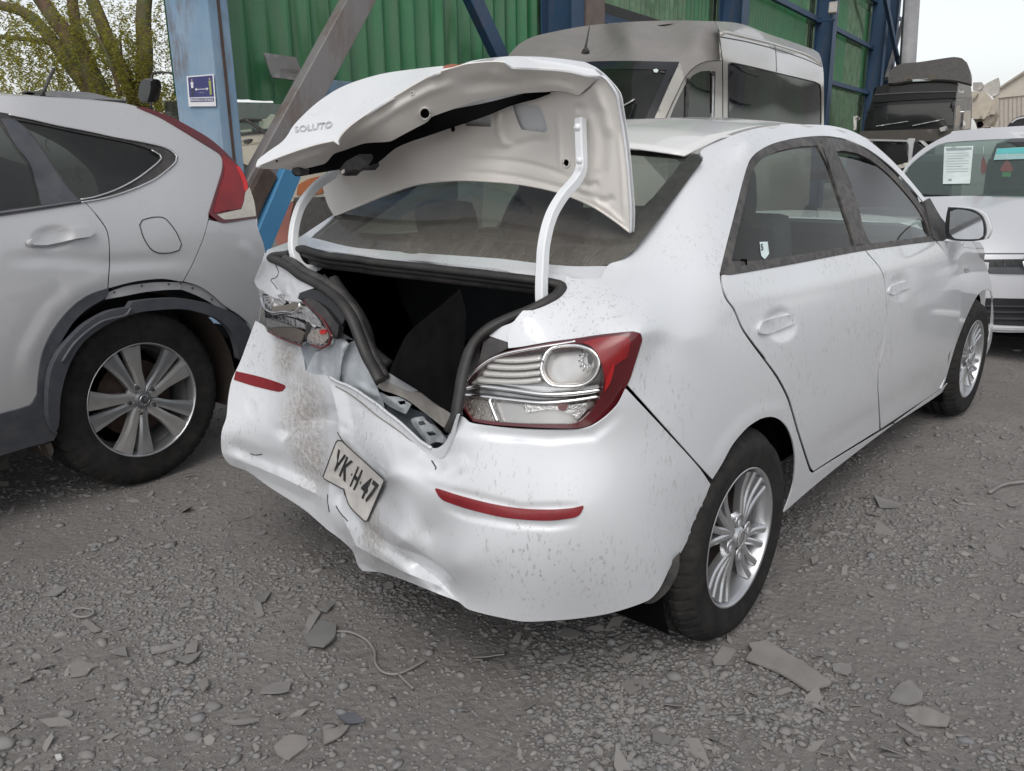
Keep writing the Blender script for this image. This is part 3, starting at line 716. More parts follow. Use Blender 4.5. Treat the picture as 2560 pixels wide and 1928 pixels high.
# --- deck strip between window and boot opening, left shoulder, left pillar
DK = Skin([('x', 1517, 668, -.293), ('x', 773, 598, -.293), ('x', 1044, 634, -.36), (-.458, -.575, 1.02), (-.458, .575, 1.02), ('x', 1078, 655, -.47), ('x', 1250, 676, -.47), ('x', 900, 638, -.47), ('x', 1378, 690, -.44), ('y', 832, 538.7, .60), ('x', 661, 633, -.46)])
panel('rear_deck_edge', [z('I', (985, 523))] + [(880, 618), (1045, 632.7), (1250, 647), (1367, 661), (1440, 666)] + z('H', (640, 1530), (590, 1600), (560, 1660), (300, 1700), (60, 1690)) + [(1250, 674), (1078, 655), (946, 642), (814, 627), (772, 618), (744, 616), (720, 624), (674, 640), (664, 634), (668, 625), (719, 606)] + [z('I', (800, 535))], DK, M_white, SEDAN, h=7, t=.006)
panel('left_pillar', z('I', (800, 537), (1290, 212), (1325, 205), (1000, 515), (985, 525), (900, 590), (820, 600)), DK, M_white, SEDAN, h=7, t=.006, off=.002)
# --- boot seal
def seal(pts, mat=M_rubber, name='trunk_seal', r=(.014, .011)):
    P = [np.array(at(p[:2], p[2], p[3])) for p in pts]
    return sweep(name, P, circ(r[0], 10, r[1]), mat, SEDAN, k=5)
front_edge = [(726, 632, 'x', -.47), (752, 622, 'x', -.468), (776, 628, 'x', -.472), (814, 640, 'x', -.48), (900, 650, 'x', -.488), (946, 657, 'x', -.492), (1078, 671, 'x', -.495), (1250, 691, 'x', -.49), (1342, 702, 'x', -.478), (1388, 710, 'x', -.462)]
seal(front_edge + [(1402, 716, 'x', -.462), (1398, 730, 'x', -.475), (1380, 746, 'x', -.50), (1331, 772, 'x', -.545), (1261, 800, 'x', -.585), (1215, 826, 'x', -.62), (1180, 864, 'x', -.645), (1158, 930, 'x', -.675), (1147, 996, 'x', -.70), (1138, 1040, 'x', -.715), (1122, 1075, 'x', -.72)])
seal([(p[0], p[1]+12, p[2], p[3]+.012) for p in front_edge], r=(.013, .010), name='trunk_seal')
seal([(p[0]+1, p[1]+22, p[2], p[3]+.03) for p in front_edge[2:]], M_black, 'trunk_lip', (.012, .012))
lseal = [(735, 636, 'x', -.465), (690, 640, 'x', -.462), (680, 646, 'x', -.47), (706, 657, 'x', -.50), (730, 671, 'x', -.53), (753, 689, 'x', -.55), (780, 703, 'x', -.565), (807, 718, 'x', -.58), (843, 745, 'x', -.60), (868, 775, 'x', -.61), (884, 805, 'x', -.615), (902, 851, 'x', -.62), (918, 890, 'x', -.625), (939, 928, 'x', -.635), (951, 953, 'x', -.64)]
seal(lseal, r=(.017, .013))
seal([(p[0]+9, p[1]-8, p[2], p[3]+.02) for p in lseal[3:]], M_black, 'trunk_lip', (.016, .016))

# --- crumpled left rear corner
LQ = Skin([('x', 661, 633, -.46), ('x', 635, 702, -.40), ('x', 674, 646, -.475), ('x', 717, 673, -.52), ('x', 791, 718, -.585), ('x', 758, 754, -.585), ('x', 672, 739, -.50), ('x', 645, 720, -.43), ('x', 700, 750, -.535)], 1e-5)
I_ = lambda *p: z('I', *p)
LQ.bumps += [tent(I_((440, 1090), (480, 1160), (560, 1290), (600, 1340), (640, 1380)), 12, -.010), tent(I_((560, 1180), (720, 1130), (800, 1290)), 14, .007), tent(I_((490, 870), (530, 1000), (500, 1080), (430, 1110)), 6, -.005), tent(I_((350, 760), (260, 1000), (200, 1110)), 14, .005), tent(I_((640, 1200), (660, 1340)), 12, .008)]
panel('crumpled_corner', I_((345, 735), (400, 795), (480, 858), (560, 905), (650, 962), (760, 1075), (880, 1145), (1062, 1210), (900, 1265), (825, 1290), (800, 1345), (805, 1375), (882, 1408), (780, 1412), (600, 1388), (480, 1360), (410, 1325), (330, 1270), (240, 1215), (193, 1120), (230, 1030), (300, 870), (335, 760)), LQ, M_white_dirty, SEDAN, h=4, t=.004)
cut = LQ.at(np.array(crm(I_((478, 862), (505, 930), (535, 1000), (520, 1050), (480, 1090), (440, 1095), (425, 1125), (470, 1170), (520, 1240)), False, 5)), .003)
sweep('paint_crack', cut, circ(.0011, 5), M_ink, SEDAN, k=1)
# --- smashed left tail light
LL = Skin([('x', 645, 722, -.46), ('x', 758, 756, -.59), ('x', 829, 841, -.63), ('x', 669, 828, -.53), ('x', 751, 864, -.60), ('x', 700, 790, -.57), ('x', 660, 770, -.51), ('x', 790, 790, -.605)], 1e-5)
F4 = lambda *p: z('4', *p)
M_chromeb = simple('crumpled_chrome', (.88, .88, .88), .07, metal=1.0, var=.02, bump=.9, bs=42)
lamp_l = F4((290, 368), (480, 445), (630, 468), (700, 515), (760, 580), (805, 650), (846, 730), (830, 788), (770, 824), (690, 795), (655, 765), (610, 800), (470, 752), (362, 692), (345, 600), (330, 510), (300, 430))
TL2 = panel('tail_light', lamp_l, LL, M_chromeb, SEDAN, h=5, t=.01, off=-.035); TL2['label'] = 'smashed left tail light with broken lens'
def tub(name, skin, pts, off, sec, mat, par, step=6):
    X = skin.at(crm(pts, False, step), off); return sweep(name, X, sec, mat, par, k=1)
tub('lamp_ring', LL, F4((305, 430), (330, 510), (370, 545), (412, 556), (500, 545), (560, 552), (598, 525), (606, 480)), .004, circ(.005, 6), M_chrome, TL2)
LL.bumps = [bowl(F4((400, 450)), 34, 24, -.03), ]
panel('reflector_bowl', F4((318, 405), (400, 420), (480, 450), (495, 475), (470, 500), (390, 500), (340, 470)), LL, M_chromeb, TL2, h=4, t=.002, off=-.012)
for a in np.linspace(-.2, 3.0, 10):
    c = np.array(F4((410, 425))); e = c+np.array([math.cos(a)*24, math.sin(a)*24])
    tub('bowl_rib', LL, [tuple(c+(e-c)*.35), tuple(e)], -.004, circ(.0018, 4), M_lampgrey, TL2)
panel('reflector_cup', F4((385, 505), (500, 490), (560, 470), (600, 485), (590, 520), (500, 540), (410, 545)), LL, simple('brown_reflector', (.22, .19, .165), .35, metal=.5), TL2, h=5, t=.003, off=-.008)
panel('chrome_bezel', F4((345, 555), (420, 565), (560, 600), (640, 640), (640, 665), (560, 650), (440, 600), (350, 585)), LL, M_chromeb, TL2, h=5, t=.004, off=-.006)
panel('prism_strip', F4((345, 590), (430, 620), (560, 660), (500, 655), (400, 662), (355, 650)), LL, simple('prism_lens', (.6, .6, .6), .2, metal=.8, bump=.9, bs=130), TL2, h=4, t=.004, off=-.004)
panel('reverse_cup', F4((362, 668), (420, 660), (520, 660), (600, 680), (635, 705), (612, 782), (500, 745), (400, 705)), LL, simple('smoked_cup', (.20, .175, .155), .3, metal=.4), TL2, h=5, t=.004, off=-.010)
panel('chrome_shard', F4((610, 500), (660, 510), (740, 590), (790, 670), (700, 640), (640, 590)), LL, M_chromeb, TL2, h=5, t=.004, off=-.004)
panel('broken_gap', F4((655, 630), (690, 655), (665, 720), (640, 760), (645, 690)), LL, M_ink, TL2, h=4, t=.003, off=-.002)
panel('lens_shard', F4((680, 700), (740, 670), (810, 700), (820, 740), (770, 790), (700, 770), (655, 745)), LL, simple('shard_lens', (.55, .5, .46), .2, metal=.6, bump=.8, bs=90), TL2, h=4, t=.004, off=.0)
panel('red_bulb', F4((748, 690), (775, 680), (800, 690), (795, 710), (765, 716)), LL, simple('red_bulb', (.5, .02, .02), .2), TL2, h=3, t=.006, off=.008)
tub('red_edge', LL, F4((632, 468), (700, 515), (762, 580), (808, 650), (846, 730), (828, 788), (770, 822), (690, 796)), .004, circ(.0045, 6), M_redd, TL2)
tub('red_edge', LL, F4((362, 692), (430, 730), (520, 770), (612, 800)), .004, circ(.003, 6), M_redd, TL2)
if 0: panel('lens_cover', F4((300, 400), (480, 450), (600, 480), (600, 640), (640, 700), (612, 790), (470, 745), (365, 688), (348, 600), (330, 505)), LL, M_lens, TL2, h=7, t=0, off=.006)
# dark lamp housing and torn bracket behind it
HB = Skin([('x', 758, 750, -.60), ('x', 860, 800, -.60), ('x', 885, 850, -.61), ('x', 835, 840, -.62), ('x', 790, 722, -.58), ('x', 840, 750, -.585)])
panel('lamp_housing', F4((630, 448), (690, 440), (780, 500), (830, 560), (900, 650), (890, 720), (850, 745), (800, 640), (730, 545), (640, 460)), HB, M_black, SEDAN, h=6, t=.02, off=.008)
panel('lamp_bracket', F4((588, 442), (605, 405), (640, 390), (735, 362), (850, 420), (920, 510), (945, 600), (900, 690), (1012, 755), (880, 745), (860, 620), (760, 500), (660, 440), (600, 450)), HB, M_blackg, SEDAN, h=6, t=.01, off=-.01)
# --- torn rear panel
RP = Skin([('x', 761, 931, -.575), ('x', 763, 860, -.57), ('x', 870, 858, -.60), ('x', 847, 955, -.60), ('x', 895, 860, -.58), ('x', 938, 1000, -.60), ('x', 1000, 1020, -.62), ('x', 1100, 1110, -.67), ('x', 1080, 1060, -.62), ('x', 1130, 1050, -.66), ('x', 960, 945, -.60), ('x', 1050, 985, -.615), ('x', 800, 900, -.575), ('x', 1040, 1095, -.64)])
J = lambda *p: z('J', *p)
RP.bumps += [tent(J((600, 570), (560, 750), (550, 930)), 12, .02), tent(J((390, 650), (400, 760), (380, 860)), 14, .012), tent(J((440, 720), (420, 800), (450, 890)), 9, -.008), tent(J((820, 830), (880, 1000)), 9, .01), tent(J((700, 960), (820, 1040), (930, 1090)), 14, .012, soft=True), tent(J((1250, 1290), (1380, 1500)), 8, .010), tent(J((1340, 1275), (1480, 1480)), 8, -.010), tent(J((960, 1060), (1150, 1200)), 10, .010)]
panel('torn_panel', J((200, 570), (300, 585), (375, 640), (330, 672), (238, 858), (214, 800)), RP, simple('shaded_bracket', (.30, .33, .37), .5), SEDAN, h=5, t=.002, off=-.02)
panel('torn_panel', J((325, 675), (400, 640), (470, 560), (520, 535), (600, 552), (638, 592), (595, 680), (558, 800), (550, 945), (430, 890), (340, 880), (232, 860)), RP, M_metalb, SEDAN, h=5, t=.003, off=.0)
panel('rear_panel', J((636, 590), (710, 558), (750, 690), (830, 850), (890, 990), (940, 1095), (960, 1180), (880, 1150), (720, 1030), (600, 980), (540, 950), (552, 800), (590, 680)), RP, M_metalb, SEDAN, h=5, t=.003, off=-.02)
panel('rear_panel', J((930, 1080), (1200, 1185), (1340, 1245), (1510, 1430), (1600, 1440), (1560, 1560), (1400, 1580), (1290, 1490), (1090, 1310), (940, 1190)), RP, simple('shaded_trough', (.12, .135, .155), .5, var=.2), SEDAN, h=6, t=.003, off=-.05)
bk = panel('latch_bracket', J((925, 1040), (1000, 1075), (1100, 1085), (1215, 1150), (1165, 1242), (1120, 1225), (1050, 1190), (985, 1150), (950, 1110)), RP, simple('dusty_bracket', (.30, .32, .335), .5, var=.3, vs=25), SEDAN, h=4, t=.004, off=.0, holes=(J((1088, 1122), (1160, 1118), (1160, 1148), (1112, 1155)),))
panel('latch_plate', J((1208, 1292), (1240, 1275), (1312, 1264), (1390, 1330), (1470, 1400), (1520, 1462), (1505, 1510), (1440, 1500), (1372, 1532), (1300, 1432), (1230, 1342)), RP, bpy.data.materials['dusty_bracket'], SEDAN, h=4, t=.006, off=.0, holes=(J((1272, 1312), (1330, 1305), (1352, 1338), (1292, 1346)), J((1352, 1408), (1418, 1400), (1448, 1435), (1380, 1442))))
RP2 = Offset(RP, (.02, 0, 0))
panel('sill_trim', J((895, 985), (945, 930), (1060, 975), (1180, 1032), (1295, 1042), (1420, 1140), (1590, 1250), (1600, 1335), (1560, 1392), (1500, 1355), (1300, 1202), (1180, 1112), (1040, 1050), (950, 1022)), RP, M_dirtyb, SEDAN, h=5, t=.004, off=.008)
panel('sill_trim', J((930, 838), (990, 858), (1120, 930), (1280, 1028), (1200, 1035), (1060, 985), (955, 935)), RP, simple('pale_grey_plastic', (.34, .35, .36), .6, var=.15), SEDAN, h=5, t=.004, off=.004, holes=(J((998, 895), (1012, 893), (1015, 910), (1000, 912)),))
FL = Skin([('x', 761, 930, -.575), ('x', 834, 955, -.605), ('x', 880, 986, -.62), ('x', 946, 1029, -.645), ('x', 996, 1069, -.665), ('x', 1045, 1105, -.69), ('x', 1105, 1125, -.715), ('x', 1000, 1020, -.655), ('x', 1100, 1115, -.71), ('x', 1141, 1040, -.72)])
fl_in = J((455, 895), (540, 945), (620, 975), (720, 1028), (800, 1085), (900, 1152), (1000, 1235), (1090, 1302), (1200, 1400), (1300, 1492), (1400, 1555), (1465, 1553), (1530, 1500), (1575, 1410), (1610, 1320), (1640, 1240))
panel('bumper_flange', fl_in + z('4', (1800, 1318), (1778, 1400), (1750, 1520), (1692, 1645)) + J((1440, 1668), (1300, 1564), (1100, 1396), (900, 1254), (760, 1136), (620, 1036), (520, 986), (470, 918)), FL, M_white_dirty, SEDAN, h=4.5, t=.006, off=.010)
tub('flange_rim', FL, fl_in[:11], .014, circ(.004, 6), M_white, SEDAN)
tub('flange_rim', FL, J((520, 985), (620, 1034), (760, 1135), (900, 1252), (1100, 1394), (1300, 1562), (1430, 1656)), .006, circ(.003, 6), M_dirtyb, SEDAN)
pg = [at(p, 'x', -.60) for p in J((1330, 1075), (1350, 1030), (1345, 1090), (1380, 1080), (1410, 1120), (1460, 1110))]
sweep('wire', pg, circ(.003, 5), M_blackg, SEDAN)
lump('wire_plug', J((1450, 1085), (1478, 1072), (1505, 1100), (1480, 1122), (1452, 1110)), 'x', -.60, [(0, 1), (.02, .9)], simple('white_plug', (.7, .7, .7), .4), SEDAN, 3)
# --- boot interior
TI = thing('trunk_interior', None, None); TI.parent = SEDAN
def quadf(name, pts, mat, par): return link(name, mesh_np(name, pts, [tuple(range(len(pts)))], False), mat, par)
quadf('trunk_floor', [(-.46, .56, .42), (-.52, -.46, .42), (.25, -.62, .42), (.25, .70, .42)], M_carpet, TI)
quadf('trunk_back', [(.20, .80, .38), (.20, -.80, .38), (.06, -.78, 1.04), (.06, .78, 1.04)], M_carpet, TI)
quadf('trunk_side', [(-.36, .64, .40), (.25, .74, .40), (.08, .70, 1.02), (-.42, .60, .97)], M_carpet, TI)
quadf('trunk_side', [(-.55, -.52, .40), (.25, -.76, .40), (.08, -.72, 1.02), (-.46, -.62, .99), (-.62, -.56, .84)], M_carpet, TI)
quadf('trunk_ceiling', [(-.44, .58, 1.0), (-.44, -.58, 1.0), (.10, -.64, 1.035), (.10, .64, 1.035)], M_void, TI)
WH = Skin([('y', 1040, 915, -.28), ('y', 1150, 700, -.40), ('y', 1150, 1000, -.42), ('y', 1040, 850, -.24), ('y', 1000, 930, -.22), ('y', 1190, 780, -.50), ('y', 1090, 980, -.34)])
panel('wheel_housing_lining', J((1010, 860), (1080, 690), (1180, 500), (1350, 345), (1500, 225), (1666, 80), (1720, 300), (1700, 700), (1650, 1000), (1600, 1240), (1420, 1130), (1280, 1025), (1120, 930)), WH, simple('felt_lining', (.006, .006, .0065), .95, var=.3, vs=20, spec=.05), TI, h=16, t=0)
sweep('hose', [at(p, 'x', -.52) for p in J((480, 0), (560, 120), (700, 300), (790, 480), (830, 640), (900, 720), (1000, 800))], circ(.02, 8), simple('dark_hose', (.02, .02, .02), .7), TI)
panel('torn_lining', I_((1060, 1085), (1160, 1035), (1250, 1130), (1360, 1270), (1430, 1340), (1400, 1330), (1200, 1140), (1110, 1100)), Plane((-.5, 0, 0), (1, 0, 0)), M_black, TI, h=6, t=.004)
# --- right tail light
M_fin = simple('lamp_satin', (.78, .765, .73), .3, metal=.45)
S6 = lambda *p: z('6', *p)
lamp_out = S6((277, 640), (285, 610), (330, 535), (395, 465), (480, 405), (570, 368), (700, 335), (900, 299), (1080, 270), (1250, 246), (1400, 228), (1485, 222), (1530, 238), (1543, 275), (1520, 355), (1490, 450), (1458, 545), (1425, 620), (1368, 722), (1290, 805), (1195, 862), (1100, 890), (900, 890), (700, 880), (500, 865), (365, 842), (312, 772), (280, 700))
clear_out = S6((287, 650), (300, 605), (350, 530), (420, 465), (500, 415), (600, 380), (750, 348), (950, 318), (1090, 300), (1170, 320), (1225, 370), (1258, 440), (1275, 520), (1272, 600), (1245, 680), (1190, 770), (1100, 848), (1000, 862), (700, 858), (520, 845), (360, 822), (318, 755), (292, 690))
TR = panel('tail_light', lamp_out, SB, M_redd, SEDAN, h=6, t=.03, holes=(clear_out,), off=.006); TR['label'] = 'intact right tail light of clear and red lens'
panel('lamp_base', clear_out, SB, M_lampgrey, TR, h=7, t=.003, off=-.034)
panel('red_lens', S6((1120, 296), (1250, 262), (1420, 250), (1455, 262), (1462, 300), (1440, 400), (1340, 470), (1300, 540), (1285, 600), (1278, 520), (1260, 440), (1230, 370), (1180, 318)), SB, M_red, TR, h=5, t=.004, off=.0095)
panel('red_lens', S6((1285, 600), (1300, 540), (1345, 440), (1350, 470), (1320, 580), (1280, 640)), SB, simple('bright_red_lens', (.40, .012, .014), .3, coat=.3), TR, h=4, t=.003, off=.012)
tub('lens_edge', SB, S6((285, 640), (300, 600), (350, 525), (420, 460), (500, 408), (600, 372), (750, 342), (950, 310), (1080, 288)), .004, circ(.0035, 6), M_chrome, TR)
ringp = S6((850, 430), (880, 365), (940, 325), (1020, 316), (1110, 320), (1190, 350), (1240, 410), (1240, 480), (1200, 545), (1120, 592), (1010, 600), (910, 590), (862, 540), (842, 480), (850, 430))
tub('lamp_ring', SB, ringp, .001, circ(.0042, 8), M_chrome, TR)
ringc = crm(ringp[:-1], True, 6); cc = ringc.mean(0)
rows = [SB.at(cc+(ringc-cc)*s, o) for s, o in ((.97, 0), (.93, -.02), (.82, -.034), (.6, -.044), (.3, -.05), (.02, -.052))]
grid_mesh('reflector_bowl', np.array(rows).transpose(1, 0, 2), simple('bowl_metal', (.62, .60, .57), .22, metal=.9, var=.1), TR, closed_u=True)
for a in np.linspace(-1.2, 1.9, 7):
    c = np.array(S6((1160, 420))); 
    tub('bowl_facet', SB, [tuple(c+np.array([math.cos(a+2.2)*9, math.sin(a+2.2)*11])), tuple(c+np.array([math.cos(a+2.2)*22, math.sin(a+2.2)*30]))], -.022, circ(.002, 4), M_chrome, TR)
panel('bulb_socket', S6((1160, 385), (1185, 370), (1200, 410), (1190, 450), (1165, 440)), SB, M_ink, TR, h=3, t=.004, off=-.006)
for yy, xl in ((412, 505), (462, 470), (512, 440), (560, 395)):
    P0 = S6((xl, yy-4), (600, yy+6), (720, yy+4), (842, yy-10))
    X0 = SB.at(np.array(crm([(p[0], p[1]+7) for p in P0], False, 8)), -.006); X1 = SB.at(crm(P0, False, 8), -.003); X2 = SB.at(np.array(crm([(p[0]+2, p[1]-14) for p in P0], False, 8)), -.034)
    solid(grid_mesh('lamp_fin', np.stack([X0, X1, X2], 1), M_fin, TR), .003, 0)
for k, (p, wd) in enumerate(((S6((300, 615), (420, 600), (640, 625), (860, 655), (1060, 650), (1255, 625)), 16), (S6((285, 655), (420, 668), (640, 695), (860, 715), (1060, 700), (1240, 672)), 13))):
    c = np.array(crm(p, False, 8)); X = [SB.at(c+(0, dy), o) for dy, o in ((-wd*.5, -.014), (0, .0), (wd*.5, -.012))]
    solid(grid_mesh('chrome_band', np.array(X).transpose(1, 0, 2), M_chrome, TR), .003, 0)
panel('upper_bezel', S6((380, 555), (500, 560), (640, 590), (850, 600), (1000, 612), (1240, 590), (1245, 620), (1060, 640), (860, 645), (640, 615), (420, 592), (330, 600)), SB, simple('satin_bezel', (.7, .7, .7), .25, metal=.7), TR, h=5, t=.003, off=-.014)
panel('reverse_cup', S6((310, 690), (420, 690), (480, 710), (520, 845), (365, 822), (325, 755)), SB, simple('cup_grey', (.38, .35, .31), .25, metal=.75, bump=.5, bs=160), TR, h=5, t=.003, off=-.02)
panel('signal_cup', S6((500, 712), (700, 725), (900, 735), (1100, 720), (1200, 700), (1170, 780), (1090, 848), (1000, 858), (700, 855), (560, 845)), SB, simple('cup_grey2', (.5, .49, .47), .3, metal=.7), TR, h=5, t=.003, off=-.02)
panel('prism_strip', S6((700, 720), (900, 735), (1040, 728), (1165, 712), (1150, 770), (1095, 832), (1040, 790), (960, 768), (860, 765), (740, 782)), SB, simple('prism_lens2', (.68, .67, .66), .2, metal=.8, bump=1.0, bs=150), TR, h=4, t=.003, off=-.012)
tub('lamp_divider', SB, S6((480, 690), (505, 760), (540, 848)), -.004, circ(.005, 6), M_chrome, TR)
panel('red_bulb', S6((955, 725), (1025, 722), (1025, 750), (1005, 770), (975, 768), (960, 750)), SB, simple('dark_bulb', (.14, .012, .02), .3), TR, h=3, t=.006, off=-.004)
panel('lens_cover', clear_out, SB, M_lens, TR, h=10, t=0, off=.005)
# black bracket beside it and painted gutter
panel('lamp_bracket', S6((440, 290), (490, 258), (600, 290), (608, 335), (560, 362), (480, 400), (400, 455), (420, 380)), SB, M_black, SEDAN, h=6, t=.02, off=-.01)
panel('boot_gutter', S6((255, 790), (240, 740), (262, 560), (310, 440), (390, 300), (500, 190), (620, 110), (720, 60), (860, 2), (800, 60), (700, 130), (650, 210), (612, 300), (480, 255), (420, 320), (400, 460), (320, 545), (285, 615), (278, 700), (300, 800)), SB, M_black, SEDAN, h=6, t=.003, off=-.03)
panel('gutter_paint', S6((480, 250), (560, 190), (650, 150), (720, 60), (800, 25), (740, 90), (680, 150), (640, 230), (625, 300), (600, 290)), SB, M_white, SEDAN, h=5, t=.003, off=-.012)
# ================================================================== wheels
def wheel(name, parent, c, R, W, RR, face, kind, M_rim, heading=0.0, steer=0.0, lab=None):
    """wheel at c (hub, middle of the outer face); axle along local Y, outer face towards local -Y; face=-1 turns it round"""
    e = bpy.data.objects.new(name, None); COL.objects.link(e); e.parent = parent; e.empty_display_size = .1
    rz = heading+steer+(math.pi if face > 0 else 0)
    e.location = Vector(c)-Vector(parent.location); e.rotation_euler = (0, 0, rz)
    if lab: e['label'] = lab
    sh = .012
    prof = [(RR-.006, .012), (RR+.004, -.002), (RR+.012, .002), (RR+(R-RR)*.45, -.010), (RR+(R-RR)*.75, -.004), (R-.020, .008), (R-.006, .022), (R, .034)]
    n0 = len(prof)
    g = [(.034, .058), (.072, .100), (.114, .142)]; 
    for a in (.055, .063, .095, .103, .135, .143):
        if a < W-.03: prof += [(R-(.008 if False else 0), a-.002), (R-.009, a), (R-.009, a+.005), (R, a+.007)]
    prof += [(R, W-.032), (R-.006, W-.02), (R-.02, W-.008), (RR+(R-RR)*.4, W+.006), (RR, W-.005)]
    prof = sorted(prof[:n0], key=lambda t: 0) + prof[n0:]
    def tread(r, a, i, k):
        if r > R-.022 and a < .05: return r-(.007 if (i % 5 == 0) else 0)
        if r > R-.002 and (i+(2 if .06 < a < .1 else 0)) % 5 == 0: return r-.006
        return r
    ty = lathe('tyre', prof, M_tyre, e, seg=240, fn=tread)
    for p in ty.data.polygons:
        if min(math.hypot(ty.data.vertices[v].co.x, ty.data.vertices[v].co.z) for v in p.vertices) > R-.022: p.use_smooth = False
    lathe('rim', [(RR-.014, .055), (RR-.008, .016), (RR-.003, .001), (RR+.001, -.004), (RR+.004, .001), (RR+.001, .012)], M_rim, e, seg=72)
    lathe('rim_barrel', [(RR-.016, .05), (RR-.03, .09), (RR-.035, W-.03)], simple('barrel_grey', (.20, .20, .205), .5, metal=.5), e, seg=48)
    lathe('brake_disc', [(.02, .075), (RR*.68, .075), (RR*.68, .09), (.02, .09)], M_brake, e, seg=40)
    lathe('wheel_back', [(.01, W-.06), (RR-.03, W-.06)], M_void, e, seg=32)
    def bar(nm, sec, mat, k=3):
        """spoke from hub to rim: sec rows of (radius, half width, outer y, inner y, sideways shift)"""
        S = crv3(sec, k); return S
    def spoke(ang, sec, mat, nm='spoke'):
        S = crv3(sec, 4); V = []; n = len(S)
        for r, hw, yo, yi, sh_ in S:
            for (t, y) in ((-hw, yi), (-hw, yo+.004), (-hw*.45, yo), (hw*.45, yo), (hw, yo+.004), (hw, yi)):
                V.append((r, y, t+sh_))
        F = [(i*6+j, i*6+j+1, (i+1)*6+j+1, (i+1)*6+j) for i in range(n-1) for j in range(5)] + [(5, 4, 3, 2, 1, 0), tuple((n-1)*6+j for j in range(6))]
        ca, sa = math.cos(ang), math.sin(ang)
        V = [(x*ca-q*sa, y, x*sa+q*ca) for x, y, q in V]
        me = mesh_np(nm, V, F, False)
        bm = bmesh.new(); bm.from_mesh(me); bmesh.ops.recalc_face_normals(bm, faces=bm.faces[:]); bm.to_mesh(me); bm.free()
        return link(nm, me, mat, e)
    if kind == 'multi':
        for k in range(4):
            b = math.pi/2*k+math.pi*.25+.15
            for d, sw in ((-.50, 1), (-.19, 0), (.19, 0), (.50, 1)):
                spoke(b+d*.8, [(.035, .010, .006, .03, -d*.02), (.08, .0105, .010, .034, -d*.01), (.13, .0095, .012, .036, 0), (RR-.012, .0105, .004, .04, 0)], M_rim)
            lathe('lug_well', [(.003, .012), (.014, .010), (.017, .0), (.020, .006)], M_rim, e, seg=16, M=Matrix.Translation((.052*math.cos(b+.78), 0, .052*math.sin(b+.78))))
        lathe('hub_cap', [(.0005, -.002), (.02, -.002), (.026, .0), (.03, .008), (.05, .012), (.062, .03)], M_rim, e, seg=32)
        lathe('cap_ring', [(.019, -.004), (.022, -.006), (.025, -.003)], M_alloyd, e, seg=28)
    else:
        for k in range(5):
            b = 2*math.pi/5*k+.3
            spoke(b, [(.03, .018, .012, .04, 0), (.07, .020, .008, .04, .002), (.12, .022, .004, .04, .012), (.17, .030, .002, .03, .020), (RR-.008, .040, .003, .03, .026)], M_alloyd, 'spoke')
            spoke(b+.62, [(.03, .014, .012, .04, 0), (.07, .017, .010, .04, -.004), (.12, .020, .006, .04, -.010), (.17, .027, .003, .03, -.014), (RR-.008, .036, .003, .03, -.018)], M_rim, 'spoke')
            bx = b+.31
            lathe('lug_nut', [(.0005, .004), (.007, .004), (.009, .010), (.010, .02)], M_black, e, seg=6, M=Matrix.Translation((.057*math.cos(bx), 0, .057*math.sin(bx))))
            lathe('lug_well', [(.013, .016), (.016, .008), (.019, .014)], M_alloyd, e, seg=16, M=Matrix.Translation((.057*math.cos(bx), 0, .057*math.sin(bx))))
        lathe('hub_cap', [(.0005, .0), (.028, .0), (.033, .004), (.036, .012), (.07, .016), (.075, .03)], simple('cap_grey', (.16, .165, .175), .35, metal=.5), e, seg=32)
    return e
for x, st in ((0.0, 0.0), (2.57, R_(-2))):
    wheel('wheel', SEDAN, (x, -.838, .298), .298, .180, .193, -1, 'multi', M_alloy, steer=st)
    wheel('wheel', SEDAN, (x, .838, .298), .298, .180, .193, 1, 'multi', M_alloy, steer=st)
# wheel wells and underbody
for x in (0.0, 2.57):
    for s in (-1, 1):
        a = np.linspace(-.5, math.pi+.5, 18)
        G = [[(x+.345*math.cos(t), s*yy, .30+.345*math.sin(t)) for yy in (.80, .58)] for t in a]
        grid_mesh('wheel_well', G, M_void, SEDAN)
        quadf('wheel_well', [(x+.345*math.cos(t), s*.58, .30+.345*math.sin(t)) for t in a], M_void, SEDAN)
link('underbody', mesh_np('underbody', [(-.55, -.62, .27), (-.55, .62, .27), (3.2, .66, .2), (3.2, -.66, .2), (-.35, -.56, .42), (-.35, .56, .42), (3.0, .6, .45), (3.0, -.6, .45)],
     [(0, 1, 2, 3), (4, 5, 6, 7), (0, 1, 5, 4), (1, 2, 6, 5), (2, 3, 7, 6), (3, 0, 4, 7)], False), M_void, SEDAN)
panel('mud_flap', z('d', (182, 890), (180, 960), (165, 1010), (120, 1080), (60, 1125), (20, 1128), (60, 1090), (95, 1040), (140, 940)), Plane((-.37, -.76, .3), (-1, -.25, .15)), M_black, SEDAN, h=5, t=.008)

